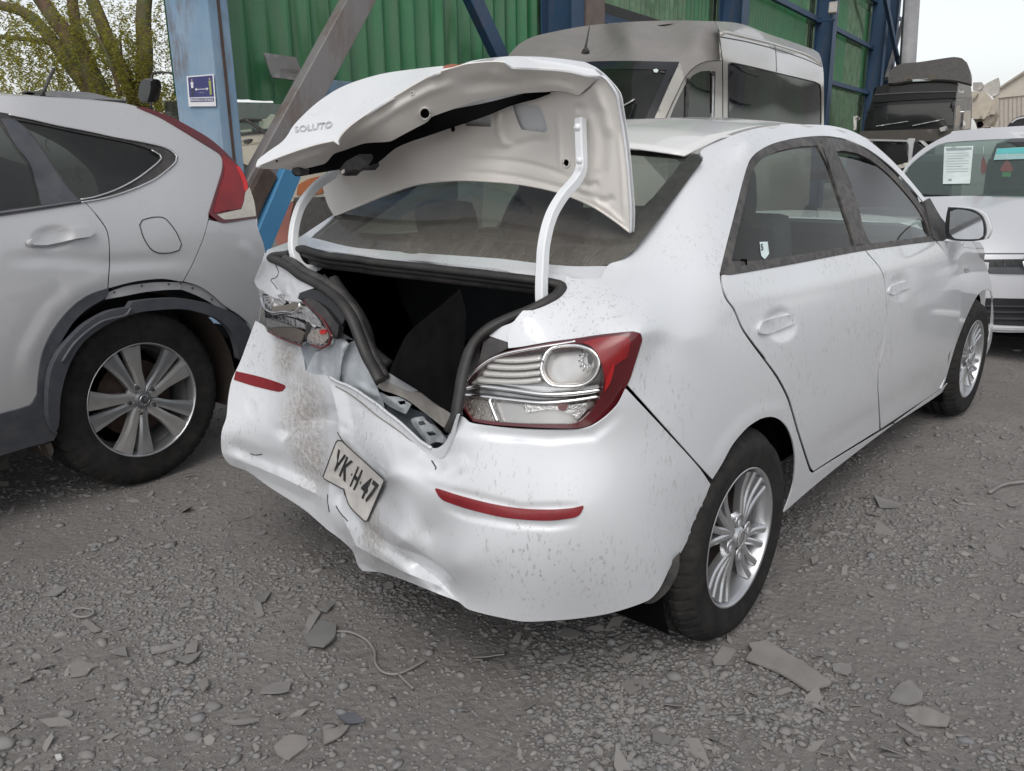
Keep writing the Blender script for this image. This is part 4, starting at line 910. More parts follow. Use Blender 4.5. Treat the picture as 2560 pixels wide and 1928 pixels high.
# ================================================================== boot lid, raised
LID = bpy.data.objects.new('trunk_lid', None); COL.objects.link(LID); LID.parent = SEDAN
M_ = lambda *p: z('M', *p)
N_ = lambda *p: z('N', *p)
Elow = M_((0, 1272), (150, 1212), (300, 1152), (500, 1082), (700, 1022), (850, 990), (905, 1022), (922, 975), (962, 908), (1050, 818), (1200, 708), (1400, 573), (1600, 458), (1800, 338), (2000, 235), (2212, 168)) + N_((100, 108), (310, 88), (432, 96), (500, 132), (800, 147), (1000, 166), (1180, 206), (1290, 212))
blk_top = M_((400, 1300), (510, 1296), (640, 1268), (760, 1235), (800, 1200), (860, 1130), (1000, 1080), (1200, 1012), (1480, 990), (1600, 930), (1750, 850), (1900, 770), (1940, 720), (2212, 622)) + N_((200, 430), (500, 375), (830, 352))
blk_bot = M_((490, 1366), (700, 1328), (920, 1292), (1210, 1262), (1330, 1222), (1400, 1172), (1530, 1062), (1700, 985), (1900, 918), (2130, 838)) + N_((70, 626), (300, 545), (480, 470), (700, 410), (835, 360))
OUT = Skin(
           [('x',)+M_((0, 1262))+(-.52,), ('x',)+M_((905, 1005))+(-.53,), ('x',)+M_((1400, 573))+(-.50,), ('x',)+M_((2000, 235))+(-.47,), ('x',)+N_((432, 96))+(-.42,), ('x',)+N_((800, 147))+(-.38,),
            ('x',)+N_((1290, 215))+(-.28,), ('x',)+M_((130, 1105))+(-.44,), ('x',)+M_((410, 820))+(-.28,), ('x',)+M_((700, 545))+(-.20,), ('x',)+M_((1100, 325))+(-.17,), ('x',)+M_((1700, 196))+(-.17,), ('x',)+N_((300, 58))+(-.20,), ('x',)+N_((700, 46))+(-.24,), ('x',)+N_((1110, 95))+(-.22,), ('x',)+N_((1440, 430))+(-.20,)])
OUT.bumps += [tent(M_((980, 420), (1040, 520), (1000, 640)), 22, .006, soft=True), tent(M_((700, 560), (690, 700)), 24, -.005, soft=True), tent(M_((1250, 300), (1350, 360)), 20, .005, soft=True)]
top_sil = M_((410, 820), (560, 662), (700, 542), (900, 412), (1100, 326), (1400, 241), (1700, 196), (2060, 156), (2110, 166)) + N_((0, 128), (130, 82), (300, 55), (500, 38), (700, 45), (900, 65), (1110, 95), (1200, 140), (1300, 220))
outer = [M_((0, 1250)), M_((20, 1195)), M_((130, 1105)), M_((280, 1000)), M_((350, 920))] + top_sil + [N_((1290, 214))] + Elow[::-1]
panel('outer_skin', outer, OUT, car_paint('lid_paint', (.76, .77, .785), dirt=.3, specks=.5, rough=.5, coat=.12), LID, h=6, t=.004)
INN = Skin([('x',)+M_((0, 1280))+(-.515,), ('x',)+M_((905, 1022))+(-.525,), ('x',)+M_((1400, 573))+(-.495,), ('x',)+M_((2000, 235))+(-.465,), ('x',)+N_((432, 96))+(-.415,), ('x',)+N_((800, 147))+(-.375,), ('x',)+N_((1290, 212))+(-.272,),
            ('x',)+M_((500, 1296))+(-.47,), ('x',)+M_((1000, 1080))+(-.44,), ('x',)+M_((1480, 990))+(-.42,), ('x',)+M_((1940, 720))+(-.40,), ('x',)+N_((200, 430))+(-.37,), ('x',)+N_((830, 352))+(-.305,), ('x',)+N_((1150, 300))+(-.272,), ('x',)+N_((1090, 385))+(-.27,)])
INN.bumps += [tent(M_((1000, 960), (1100, 850), (1300, 690), (1600, 500), (2000, 300), (2212, 240)), 26, -.012, soft=True), tent(M_((1000, 1030), (1200, 850), (1500, 640), (1900, 420), (2200, 340)), 20, .010, soft=True),
              tent(M_((100, 1255), (400, 1170), (700, 1060), (880, 1040)), 15, -.010, soft=True), tent(M_((420, 1220), (600, 1150), (800, 1130)), 12, .008, soft=True),
              tent(N_((0, 300), (400, 250), (800, 225), (1150, 240)), 28, -.012, soft=True), tent(N_((340, 150), (350, 215), (600, 240)), 20, .008, soft=True), tent(N_((700, 290), (900, 290), (1080, 350)), 14, .008, soft=True),
              bowl(M_((1865, 680)), 20, 20, .006)]
holes_b = []
inner_band = Elow[:-1] + N_((1255, 240), (1150, 330), (1090, 385), (960, 355), (838, 345)) + blk_top[::-1] + M_((390, 1312), (300, 1292), (200, 1296), (12, 1290))
holes_b = [[(c[0]+r*math.cos(a), c[1]+r*1.1*math.sin(a)) for a in np.linspace(0, 6.283, 13)[:-1]] for c, r in ((M_((1868, 682)), 13.0), (M_((1728, 455)), 3.4), (M_((230, 1210)), 3.2))]
panel('inner_frame', inner_band, INN, M_inner, LID, h=6, t=.003, holes=holes_b)
for c, r in ((M_((1868, 682)), 13.5), (M_((1728, 455)), 4)):
    tub('hole_rim', INN, [(c[0]+r*math.cos(a), c[1]+r*1.1*math.sin(a)) for a in np.linspace(0, 6.283, 17)], .002, circ(.0025, 5), M_inner, LID)
# black liner gap
LIN = Skin([('x',)+M_((490, 1330))+(-.45,), ('x',)+M_((1000, 1180))+(-.36,), ('x',)+M_((1480, 1030))+(-.35,), ('x',)+M_((1940, 800))+(-.30,), ('x',)+N_((200, 510))+(-.27,), ('x',)+N_((800, 360))+(-.28,)])
panel('liner', blk_top + blk_bot[::-1] + M_((430, 1366), (395, 1330)), LIN, M_void, LID, h=9, t=.003, off=-.01)
lump('latch_stop', M_((402, 1268), (450, 1262), (490, 1300), (488, 1362), (445, 1366), (396, 1325)), 'x', -.485, [(0, .96), (.006, 1), (.03, 1)], M_black, LID, 4)
lt = lump('latch', M_((905, 1310), (985, 1210), (1120, 1132), (1190, 1180), (1212, 1262), (1165, 1312), (1090, 1300), (1000, 1335), (965, 1374), (935, 1365)), 'x', -.41, [(0, .9), (.008, 1), (.05, 1)], simple('latch_black', (.03, .03, .032), .5, dust=.2), LID, 4)
lump('striker_slot', M_((938, 1320), (968, 1295), (975, 1330), (950, 1352)), 'x', -.4165, [(0, 1), (.004, 1)], M_inner, lt, 3)
# deck inner side
DI = Skin([('x',)+N_((1545, 1600))+(-.205,), ('x',)+N_((1520, 1000))+(-.225,), ('x',)+N_((1455, 520))+(-.245,), ('x',)+N_((1300, 240))+(-.270,), ('x',)+N_((835, 360))+(-.265,), ('x',)+N_((300, 545))+(-.245,), ('x',)+M_((1900, 918))+(-.245,), ('x',)+M_((1400, 1172))+(-.255,),
           ('x',)+N_((920, 1245))+(-.215,), ('x',)+N_((300, 1145))+(-.225,), ('x',)+z('3', (850, 770))+(-.215,), ('x',)+z('3', (572, 880))+(-.195,), ('x',)+z('3', (520, 720))+(-.21,), ('x',)+N_((800, 800))+(-.215,), ('x',)+N_((300, 800))+(-.215,), ('x',)+N_((1250, 700))+(-.225,)])
DI.bumps += [tent(N_((0, 945), (300, 950), (600, 985), (850, 1050), (1050, 1130)), 11, -.008, soft=True), tent(N_((0, 1065), (300, 1075), (600, 1120), (900, 1195), (1150, 1270), (1330, 1320)), 10, -.008, soft=True),
             tent(N_((900, 520), (915, 750), (930, 1050)), 10, .007, soft=True), tent(N_((1150, 420), (1270, 560), (1310, 800), (1290, 1050), (1200, 1200)), 22, -.010, soft=True), tent(N_((1200, 250), (1290, 480), (1360, 760)), 20, .010, soft=True),
             tent(N_((1250, 1310), (1340, 1330), (1400, 1280)), 14, -.010, soft=True), tent(N_((1110, 1170), (1200, 1190), (1270, 1160)), 14, -.010, soft=True),
             tent(N_((370, 480), (380, 700), (420, 820), (540, 830)), 12, .010, soft=True), tent(N_((100, 850), (400, 860), (700, 790), (870, 780)), 18, -.008, soft=True), bowl(N_((1100, 495)), 17, 15, -.008),
             tent(N_((1440, 700), (1475, 1100), (1490, 1480)), 8, .006, soft=True), tent(N_((1180, 1290), (1350, 1400), (1500, 1540)), 7, .006, soft=True)]
deck = blk_bot[2:] + N_((960, 358), (1090, 388), (1170, 340), (1262, 245), (1292, 214), (1330, 240), (1420, 370), (1450, 520), (1490, 750), (1520, 1000), (1550, 1400), (1547, 1600), (1530, 1598), (1400, 1488), (1200, 1360), (1050, 1290), (920, 1245), (600, 1175), (300, 1145), (0, 1135)) + z('3', (1000, 722), (850, 770), (700, 832), (572, 884), (542, 830), (520, 760), (514, 715), (530, 680), (560, 655))
hl = [N_((492, 470), (600, 460), (740, 478), (790, 600), (812, 690), (780, 716), (580, 692), (555, 650), (520, 560)), N_((70, 628), (180, 590), (290, 552), (312, 640), (305, 665), (90, 655)),
      [(c[0]+7.2*math.cos(a), c[1]+9.5*math.sin(a)) for c in [N_((978, 983))] for a in np.linspace(0, 6.283, 15)[:-1]], [(c[0]+6*math.cos(a), c[1]+8*math.sin(a)) for c in [M_((2175, 852))] for a in np.linspace(0, 6.283, 13)[:-1]]]
panel('deck_inner', deck, DI, M_inner, LID, h=6, t=.003, holes=hl)
for c, sk in ((M_((1868, 682)), INN), (M_((1728, 455)), INN), (M_((230, 1210)), INN), (N_((978, 983)), DI), (M_((2175, 852)), DI)):
    r = 15 if sk is INN and c[0] > 1050 else (5 if sk is INN else 9)
    panel('hole_shadow', [(c[0]+r*math.cos(a), c[1]+r*1.2*math.sin(a)) for a in np.linspace(0, 6.283, 13)[:-1]], sk, M_void, LID, h=5, t=0, off=-.008)
c = N_((978, 983)); tub('hole_rim', DI, [(c[0]+8.5*math.cos(a), c[1]+11*math.sin(a)) for a in np.linspace(0, 6.283, 17)], .002, circ(.003, 5), M_inner, LID)
DO = Offset(DI, (.014, 0, .001))
panel('deck_skin', N_((0, 126), (300, 55), (700, 45), (1110, 95), (1200, 138), (1300, 218), (1425, 368), (1455, 520), (1492, 750), (1522, 1000), (1553, 1400), (1549, 1606), (1400, 1494), (1200, 1366), (920, 1250), (600, 1180), (300, 1150), (0, 1140)) + z('3', (1000, 726), (850, 775), (700, 838), (572, 889), (515, 720), (560, 650)) + M_((1000, 1200), (1300, 1000), (1500, 760), (1700, 560), (1900, 400), (2100, 260)), DO, M_white, LID, h=16, t=.003)
tub('lid_hem', DI, N_((1292, 214), (1330, 240), (1420, 370), (1450, 520), (1490, 750), (1520, 1000), (1550, 1400), (1547, 1602)), .002, circ(.0035, 6), M_white, LID)
tub('lid_hem', DI, N_((1547, 1602), (1400, 1490), (1200, 1362), (920, 1247), (600, 1177), (300, 1147), (0, 1137)) + z('3', (1000, 724), (850, 772), (700, 834), (572, 886)), .002, circ(.003, 6), M_inner, LID)
panel('broken_reflector', M_((2065, 178), (2090, 150), (2140, 138), (2180, 132), (2212, 138)) + N_((30, 115), (60, 95), (20, 125)), OUT, simple('orange_shard', (.42, .13, .08), .4), LID, h=3, t=.006, off=.01)
bq = M_((430, 835), (860, 770), (842, 842), (440, 898))
letters('badge', 'SOLUTO', bq, OUT, .002, simple('badge_chrome', (.58, .58, .60), .4, metal=.2), LID, bold=.0, t=.004)
# hinge arms
def arm(pts, axis, val, mat):
    return sweep('hinge_arm', [at(p, axis, val[0]+(val[1]-val[0])*i/(len(pts)-1)) for i, p in enumerate(pts)], rect(.025, .022, .003), mat, LID, up=(0, 1, 0), k=9, smooth=False)
arm(N_((1103, 592), (1105, 750), (1110, 880), (1113, 980), (1105, 1050), (1080, 1110), (1030, 1180), (950, 1270), (868, 1400), (820, 1520)) + [(1363, 593), (1358, 625), (1356, 660), (1354, 700), (1354, 745), (1358, 790)], 'y', (-.475, -.565), M_hinge)
arm(z('G', (920, 790), (890, 830), (800, 890), (720, 970), (650, 1070), (610, 1180), (590, 1290), (585, 1390), (600, 1470), (640, 1545), (700, 1578), (770, 1560), (830, 1510)) + [(826, 640)], 'y', (.50, .36), M_hinge)
for p in ((1076, 670), (1092, 965)):
    cpt = at(N_(p), 'y', -.515); lathe('bolt', [(.0005, -.006), (.005, -.006), (.006, -.003), (.009, -.002), (.010, 0)], M_hinge, LID, seg=6, M=Matrix.Translation(cpt) @ Euler((0, 0, R_(-70))).to_matrix().to_4x4())

# ================================================================== cabin
def soft_box(name, c, s, mat, par, rot=None, b=.05): return box(name, c, s, mat, par, rot, b)
for y in (-.36, .36):
    st = soft_box('seat', (1.05, y, .48), (.52, .48, .18), M_seat, SEDAN, (0, R_(-8), 0))
    soft_box('seat_back', (.80, y, .80), (.16, .48, .62), M_seat, st, (0, R_(-16), 0))
    soft_box('head_rest', (.70, y, 1.17), (.11, .27, .19), M_seat, st, (0, R_(-12), 0))
rs = soft_box('rear_bench', (.42, 0, .46), (.5, 1.25, .18), M_seat, SEDAN)
soft_box('bench_back', (.20, 0, .74), (.16, 1.25, .6), M_seat, rs, (0, R_(-18), 0))
for y in (-.38, .38): soft_box('head_rest', (.13, y, 1.09), (.10, .25, .15), M_seat, rs, (0, R_(-12), 0))
box('parcel_shelf', (-.08, 0, 1.0), (.34, 1.2, .02), M_dash, SEDAN, None, .005)
box('dashboard', (1.95, 0, .88), (.4, 1.4, .22), M_dash, SEDAN, (0, R_(8), 0), .06)
box('cabin_floor', (1.1, 0, .36), (2.1, 1.4, .04), M_void, SEDAN)
a = np.linspace(0, 2*math.pi, 25); c0 = Vector((1.62, .36, .97)); q = Euler((0, R_(-62), 0)).to_matrix()
sw = sweep('steering_wheel', [c0 + q @ Vector((.18*math.cos(t), .18*math.sin(t), 0)) for t in a], circ(.014, 6), M_black, SEDAN, k=1, up=(.3, .1, 1))
lump_h = box('steering_hub', c0 + q @ Vector((0, 0, -.01)), (.10, .20, .05), M_black, sw, (0, R_(-62), 0), .015)
# windscreen, bonnet, left side
WS = [[(1.62+.9*t+.05*(1-(y/.6)**2), y*(1+.12*t), zroof(1.62, y*.95)-.43*t-.02*t*(1-t)) for y in np.linspace(-.565, .565, 13)] for t in np.linspace(0, 1, 9)]
grid_mesh('windscreen', WS, M_glass, SEDAN)
BN = [[(2.5+t*.84-.03*(abs(y)/.7)**2, y*(1-.05*t), .965-.02*t-.24*t**3-.10*(abs(y)/.72)**3) for y in np.linspace(-.74, .74, 15)] for t in np.linspace(0, 1, 12)]
solid(grid_mesh('bonnet', BN, M_white, SEDAN), .004)
NO = [[(3.33+.05*math.sin(t*3.0)-.25*(abs(y)/.76)**3, y, .72-.55*t) for y in np.linspace(-.76, .76, 15)] for t in np.linspace(0, 1, 8)]
solid(grid_mesh('front_bumper', NO, M_white, SEDAN), .004)
def squash(V):
    k = V[:, 0] < -.22
    V[k, 0] = -.22+(V[k, 0]+.22)*.55
    return V
mirrored(rdo, 'rear_door', M_white, SEDAN); mirrored(fdo, 'front_door', M_white, SEDAN); mirrored(fno, 'front_fender', M_white, SEDAN)
mirrored(qo, 'rear_quarter_panel', M_white, SEDAN, squash)
mirrored(fr, 'window_frame', M_frame, SEDAN); mirrored(pr, 'rear_side_window', M_glass, SEDAN); mirrored(pf, 'front_side_window', M_glass, SEDAN)
mirrored(mo, 'side_mirror', M_white, SEDAN)
# ================================================================== ground
def ground_mat():
    q = NT('dusty_gravel_ground')
    a = q.noise(1.1, 6, .6); b = q.noise(9, 8, .7); c = q.noise(60, 6, .75); v = q.n('ShaderNodeTexVoronoi'); v.inputs['Scale'].default_value = 46; q.l(q.co(), v.inputs['Vector'])
    col = q.mix(q.ramp(a, (.35, 0.0), (.65, 1.0)), (.235, .219, .208), (.292, .273, .260))
    col = q.mix(q.math('MULTIPLY', q.ramp(b, (.4, 0.0), (.7, 1.0)), .55), col, (.172, .165, .160))
    col = q.mix(q.math('MULTIPLY', q.ramp(c, (.35, 1.0), (.6, 0.0)), .35), col, (.125, .119, .114))  # low spots coloured darker, as the shade in gaps between stones
    q.set(base=col, rough=.95, spec=.2)
    h = q.math('ADD', q.math('MULTIPLY', c, .6), q.math('ADD', b, q.math('MULTIPLY', v.outputs[0], -.35)))
    q.bump(h, .85, .022)
    return q.m
M_ground = ground_mat()
# near patch with real relief inside a sheet reaching the horizon
n1 = 230
gx = np.linspace(-3.5, 5.5, n1); gy = np.linspace(-4.5, 4.5, n1)
X, Y = np.meshgrid(gx, gy, indexing='ij')
from mathutils import noise as mnoise
def hgt(x, y):
    v = mnoise.fractal(Vector((x*1.3, y*1.3, 0)), .9, 2.1, 4)*.012 + mnoise.noise(Vector((x*9, y*9, 3)))*.004
    return v
Zg = np.array([[hgt(x, y) for y in gy] for x in gx])
edge = np.minimum(np.minimum(X+3.5, 5.5-X), np.minimum(Y+4.5, 4.5-Y))
Zg = Zg*np.clip(edge*2, 0, 1)
Vn = np.stack([X, Y, Zg], -1).reshape(-1, 3); idx = np.arange(n1*n1).reshape(n1, n1)
Fq = np.stack([idx[:-1, :-1], idx[1:, :-1], idx[1:, 1:], idx[:-1, 1:]], -1).reshape(-1, 4)
far = 450.0; base = len(Vn); r0, r1, c0_, c1_ = idx[0], idx[-1], idx[:, 0], idx[:, -1]
Vn = np.vstack([Vn, [(-far, -far, 0), (far, -far, 0), (far, far, 0), (-far, far, 0)]])
F = [tuple(f) for f in Fq]
F += [tuple([base, base+1] + list(idx[:, 0][::-1])), tuple([base+1, base+2] + list(idx[-1, :][::-1])), tuple([base+2, base+3] + list(idx[:, -1])), tuple([base+3, base] + list(idx[0, :]))]
tag(link('ground', mesh_np('ground', Vn, F), M_ground), kind='structure')
def gz(x, y):
    e = min(x+3.5, 5.5-x, y+4.5, 4.5-y)
    return hgt(x, y)*max(0, min(1, e*2)) if e > 0 else 0.0
# gravel: pebbles as one mass
def pebble_mass():
    bm = bmesh.new(); bmesh.ops.create_icosphere(bm, subdivisions=1, radius=1); bv = np.array([v.co[:] for v in bm.verts]); bf = np.array([[v.index for v in f.verts] for f in bm.faces]); bm.free()
    V, F = [], []; k = 0; n = 0
    rg = np.random.default_rng(11)
    while n < 24000:
        # denser where the photograph shows loose stones: along a band behind the car and its right side
        if rg.random() < .72:
            p = (rg.uniform(-60, 2620), rg.uniform(1050, 2010)); X_ = at(p, 'z', 0.0); x, y = X_[0], X_[1]
        else:
            x, y = rg.uniform(-2.6, 4.5), rg.uniform(-3.8, 3.2)
        d = mnoise.fractal(Vector((x*1.7+5, y*1.7, 1)), 1.0, 2.0, 3)
        if rg.random() > .10+1.15*max(0, d+.12): continue
        s = min(.019, .0036*math.exp(rg.normal(0, .50))+.0014)
        dist = math.hypot(x-CAM[0], y-CAM[1])
        if s < .0019*dist/1.4: continue
        q = bv*rg.uniform(.82, 1.18, (len(bv), 1))*np.array([s*rg.uniform(.9, 1.7), s*rg.uniform(.7, 1.1), s*rg.uniform(.3, .7)])
        a = rg.uniform(0, 6.28); ca, sa = math.cos(a), math.sin(a)
        q = np.stack([q[:, 0]*ca-q[:, 1]*sa, q[:, 0]*sa+q[:, 1]*ca, q[:, 2]], -1)
        V.append(q+np.array([x, y, gz(x, y)+s*rg.uniform(-.1, .35)])); F.append(bf+k); k += len(bv); n += 1
    m_ = NT('pebble_stone'); g = m_.n('ShaderNodeNewGeometry')
    col = m_.ramp(g.outputs['Random Per Island'], (0, (.185, .181, .178)), (.35, (.222, .211, .203)), (.7, (.238, .226, .217)), (.93, (.19, .194, .204)), (1, (.262, .25, .24)))
    m_.set(base=m_.mix(m_.ramp(m_.noise(60, 4), (.4, 0.0), (.7, .6)), col, (.205, .193, .183)), rough=.92, spec=.2)
    o = link('gravel', mesh_np('gravel', np.vstack(V), np.vstack(F)), m_.m); tag(o, kind='stuff')
pebble_mass()

# ================================================================== shed along the left and back
WA = YAW-R_(33.5); WU = np.array([math.cos(WA), math.sin(WA), 0]); WN = np.array([-math.sin(WA), math.cos(WA), 0]); W0 = np.array([CAM[0], CAM[1], 0.0]); WL = 5.35
def wp(t, L, zz): return W0+WU*t+WN*L+np.array([0, 0, zz])
def wall_plane(L): return Plane(wp(0, L, 0), -WN)
def wq(px, L):
    X_ = wall_plane(L).at([px])[0]; d = X_-W0; return float(d@WU), float(X_[2])
M_green = NT('green_sheet_paint'); _g1 = M_green.noise(1.4, 5); _g2 = M_green.noise(7, 5, .65, M_green.co((1, 1, .12)))
M_green.set(base=M_green.mix(M_green.math('MULTIPLY', M_green.ramp(_g2, (.40, 0.0), (.66, 1.0)), .55), M_green.mix(M_green.ramp(_g1, (.35, 0.0), (.65, 1.0)), (.030, .165, .065), (.050, .215, .088)), (.10, .14, .09)), rough=.36, spec=.6); M_green = M_green.m
M_green2 = simple('weathered_green_sheet', (.10, .19, .105), .24, metal=.65, var=.35, vs=3, dust=.3)
def painted_steel(name, base, rust=.5, wear=(.20, .31, .42)):
    q = NT(name)
    a = q.noise(3.2, 6, .65, q.co((1, 1, .35))); b = q.noise(11, 6, .7, q.co((1, 1, .3))); c = q.noise(1.7, 5)
    col = q.mix(q.ramp(c, (.35, 0.0), (.65, 1.0)), base, wear)
    col = q.mix(q.math('MULTIPLY', q.math('MULTIPLY', q.ramp(a, (.48, 0.0), (.62, 1.0)), q.ramp(b, (.42, 0.0), (.6, 1.0))), rust), col, (.13, .075, .05))
    q.set(base=col, rough=.55); q.bump(b, .2, .004); return q.m
M_blue = painted_steel('worn_blue_paint', (.16, .27, .39), .75, (.27, .36, .45))
M_navy = painted_steel('dark_blue_paint', (.018, .05, .105), .25, (.025, .065, .13))
M_brace = painted_steel('rusty_grey_steel', (.17, .15, .14), .6, (.22, .21, .21))
SHED = thing('shed', 'green corrugated shed with blue steel frame behind the cars', 'building', tuple(wp(9, WL, 0)))
def sheet(t0, t1, zb, zt, L, pitch, depth, mat, style):
    ts, prof = [], []
    t = t0
    if style == 'wide':
        pat = [(0, 0), (.62, 0), (.72, 1), (.90, 1), (1.0, 0)]
    else:
        pat = [(0, 0), (.22, 0), (.42, 1), (.62, 1), (.82, 0)]
    k = 0
    while t < t1-1e-6:
        for a, h in pat[:-1] if style == 'wide' else pat:
            tt = t+a*pitch
            if tt > t1: break
            ts.append(tt); prof.append(h*depth)
        t += pitch; k += 1
    ts.append(t1); prof.append(prof[0] if prof else 0)
    zs = [zb, (zb+zt)/2, zt]
    G = [[wp(a, L-p, zz) for zz in zs] for a, p in zip(ts, prof)]
    me_o = grid_mesh('wall_sheet', G, mat, None, smooth=False)
    under(me_o, SHED); return me_o
rg = np.random.default_rng(5)
t = wq((425, 300), WL+.35)[0]-.10
t_first = t
zb0 = wq(z('D', (580, 224)), WL+.2)[1]
tl0 = wq(z('D', (369, 120)), WL+.2)[0]
t = tl0
while t < 9.6:
    t2 = min(t+.92, 9.6); sheet(t, t2+.02, zb0+rg.uniform(-.03, .03), 6.8, WL+.2+rg.uniform(0, .012), .23, .05, M_green, 'wide'); t = t2
TEND = wq(z('C', (880, 120)), WL+.2)[0]
while t < TEND-.01:
    t2 = min(t+1.05, TEND)
    for zb_, zt_ in ((.5, 3.05), (3.0, 5.4), (5.35, 8.2)):
        sheet(t, t2+.03, zb_, zt_, WL+.25+rg.uniform(0, .015)-(.02 if zb_ > 3.2 else 0), .17, .055, M_green2 if rg.random() < .6 else M_green, 'corr')
    t = t2
def wbox(name, t, L, zc, st, sl_, sz, mat, bevel=.004):
    o = box(name, (0, 0, 0), (st, sl_, sz), mat, None, None, bevel); o.location = Vector(wp(t, L, zc)); o.rotation_euler = (0, 0, WA)
    o.parent = SHED; o.location = Vector(wp(t, L, zc))-SHED.location
    return o
def column(name, tc, L, fl, dp, mat, zt=8.0):
    """I-section post: two flanges and a web"""
    o = wbox(name, tc, L, zt/2, .012, dp-.03, zt, mat)
    for s in (-1, 1):
        f_ = box('flange', (0, s*(dp/2-.008), 0), (fl, .016, zt), mat, o, None, .002)
    return o
# nearest column: boxed, pale blue, rusted
tc = wq(z('D', (440, 150)), WL-.15)[0]
c1 = wbox('column', tc+.02, WL-.12, 3.9, .17, .46, 7.8, M_blue, .01); c1['label'] = 'pale blue rusty corner column with a distancing poster'
wbox('column_seam', tc+.02, WL-.352, 3.9, .02, .012, 7.7, simple('rust_line', (.08, .05, .04), .8, var=.4), .0)
for xd, wd in ((1212, .30), (1574, .36), (1771, .36), (1885, .36)):
    column('column', wq(z('D', (xd, 200)), WL-.1)[0], WL-.12, wd, .42, M_navy)
column('column', wq(z('D', (1925, 40)), WL-.1)[0], WL-.12, .3, .4, M_navy)
wbox('post', wq(z('D', (1264, 30)), WL-.2)[0], WL-.30, 4.2, .42, .12, 5.2, simple('brown_timber', (.15, .12, .105), .8, var=.2, vs=5))
zg = [wq(z('C', (400, 300)), WL)[1], wq(z('C', (390, 790)), WL)[1]]
for zz in zg + [zg[0]+(zg[0]-zg[1])]:
    wbox('girt', (9.4+TEND)/2, WL+.03, zz, TEND-9.4, .10, .11, M_navy, .004)
wbox('girt', 11.5, WL+.03, wq(z('B', (880, 105)), WL)[1], 3.8, .10, .2, simple('dark_girt', (.03, .03, .03), .7), .004)
b1 = wq(z('D', (600, 183)), WL-.05)
bm1 = wbox('girt', 7.3, WL+.02, b1[1], 4.0, .13, .15, M_blue, .01)
def strut(name, a, b, L, wd, th, mat):
    P = [wall_plane(L).at([z('D', q)])[0] for q in (a, b)]
    o = sweep(name, P, rect(wd, th, .006), mat, None, up=tuple(WN), k=1, smooth=False); under(o, SHED); return o
strut('brace', (790, -30), (441, 611), WL-.30, .24, .10, M_brace)
strut('brace', (625, 370), (490, 690), WL-.36, .17, .10, painted_steel('bright_blue_paint', (.045, .19, .36), .3, (.06, .22, .40)))
strut('brace', (575, 370), (470, 570), WL-.33, .14, .12, simple('rusty_web', (.07, .05, .04), .85, var=.4))
strut('brace', (1008, -30), (1155, 285), WL-.2, .19, .10, M_navy)
strut('brace', (1905, -40), (1945, 160), WL-.5, .16, .10, M_navy)
strut('brace', (1980, -60), (1915, 170), WL-.3, .14, .10, simple('grey_steel', (.16, .16, .17), .6))
P = [at(z('D', q), 'd', 24.5) for q in ((2008, -60), (1965, 150))]
o_ = sweep('end_post', [at(z('D', (1973, -60)), 'd', 25), at(z('D', (1948, 330)), 'd', 25)], rect(.42, .42, .02), simple('pale_grey_steel', (.24, .24, .25), .5), None, k=1); under(o_, SHED)
lp = tuple(wp(wq(z('C', (300, 130)), WL-.5)[0], WL-.5, wq(z('C', (300, 130)), WL-.5)[1]))
FLD = thing('flood_lamp', 'small floodlight bracketed high on the green shed wall', 'lamp', lp)
box('lamp_head', (0, 0, .12), (.10, .18, .26), simple('lamp_grey', (.35, .32, .30), .5), FLD, (0, .4, .3), .02); box('bracket', (0, .12, -.12), (.05, .4, .05), M_navy, FLD, None, .01); box('bracket', (0, .0, -.05), (.04, .04, .2), M_navy, FLD, None, .01)
# poster on the near column
pq2 = z('1', (1295, 530), (1482, 514), (1500, 738), (1310, 740))
PSK = Plane(wp(tc-.078, WL-.12, 0), -WU)
_pa = PSK.at(pq2)
PO = thing('distancing_poster', 'blue and white keep your distance poster on the corner column', 'poster', tuple(_pa.mean(0)))
def pos(name, pts, mat, off, t=.0008, par=None):
    Q = quadmap(pq2)(np.array(pts, float)); o = panel(name, [tuple(q) for q in Q], PSK, mat, None, h=14, t=t, off=off, raw=True); under(o, PO); return o
M_pw = simple('poster_white', (.72, .72, .74), .6, var=.03); M_pb = simple('poster_blue', (.045, .05, .16), .6, var=.05)
pos('sheet', [(0, 0), (1, 0), (1, 1), (0, 1)], M_pw, .004)
pos('print_field', [(.05, .30), (.95, .30), (.95, .96), (.05, .96)], M_pb, .006)
pos('print_band', [(.08, .145), (.94, .145), (.94, .265), (.08, .265)], M_pb, .006)
def fig(u, shirt, legs):
    pos('print_figure', [(u-.035, .60), (u+.035, .60), (u+.05, .80), (u-.05, .80)], shirt, .008)
    pos('print_figure', [(u-.035, .36), (u+.035, .36), (u+.04, .60), (u-.04, .60)], legs, .008)
    pos('print_figure', [(u+.028*math.cos(a), .855+.042*math.sin(a)) for a in np.linspace(0, 6.28, 9)[:-1]], simple('print_skin', (.45, .33, .26), .6), .008)
M_pt = simple('print_trousers', (.04, .04, .06), .6); M_py = simple('print_yellow', (.33, .34, .10), .6)
fig(.18, M_pw, M_pt); fig(.84, M_py, M_py)
pos('print_arrow', [(.27, .55), (.34, .60), (.34, .56), (.70, .56), (.70, .60), (.77, .55), (.70, .50), (.70, .54), (.34, .54), (.34, .50)], M_pw, .008)
for txt, bx, m_, in (('MANTENGA SU DISTANCIA', (.10, .165, .92, .245), M_pw), ('2 METROS', (.40, .42, .62, .46), simple('print_grey', (.3, .3, .4), .6))):
    o = letters('print_lettering', txt, pq2, PSK, .008, m_, None, bold=.02, box_=bx, t=0); under(o, PO)
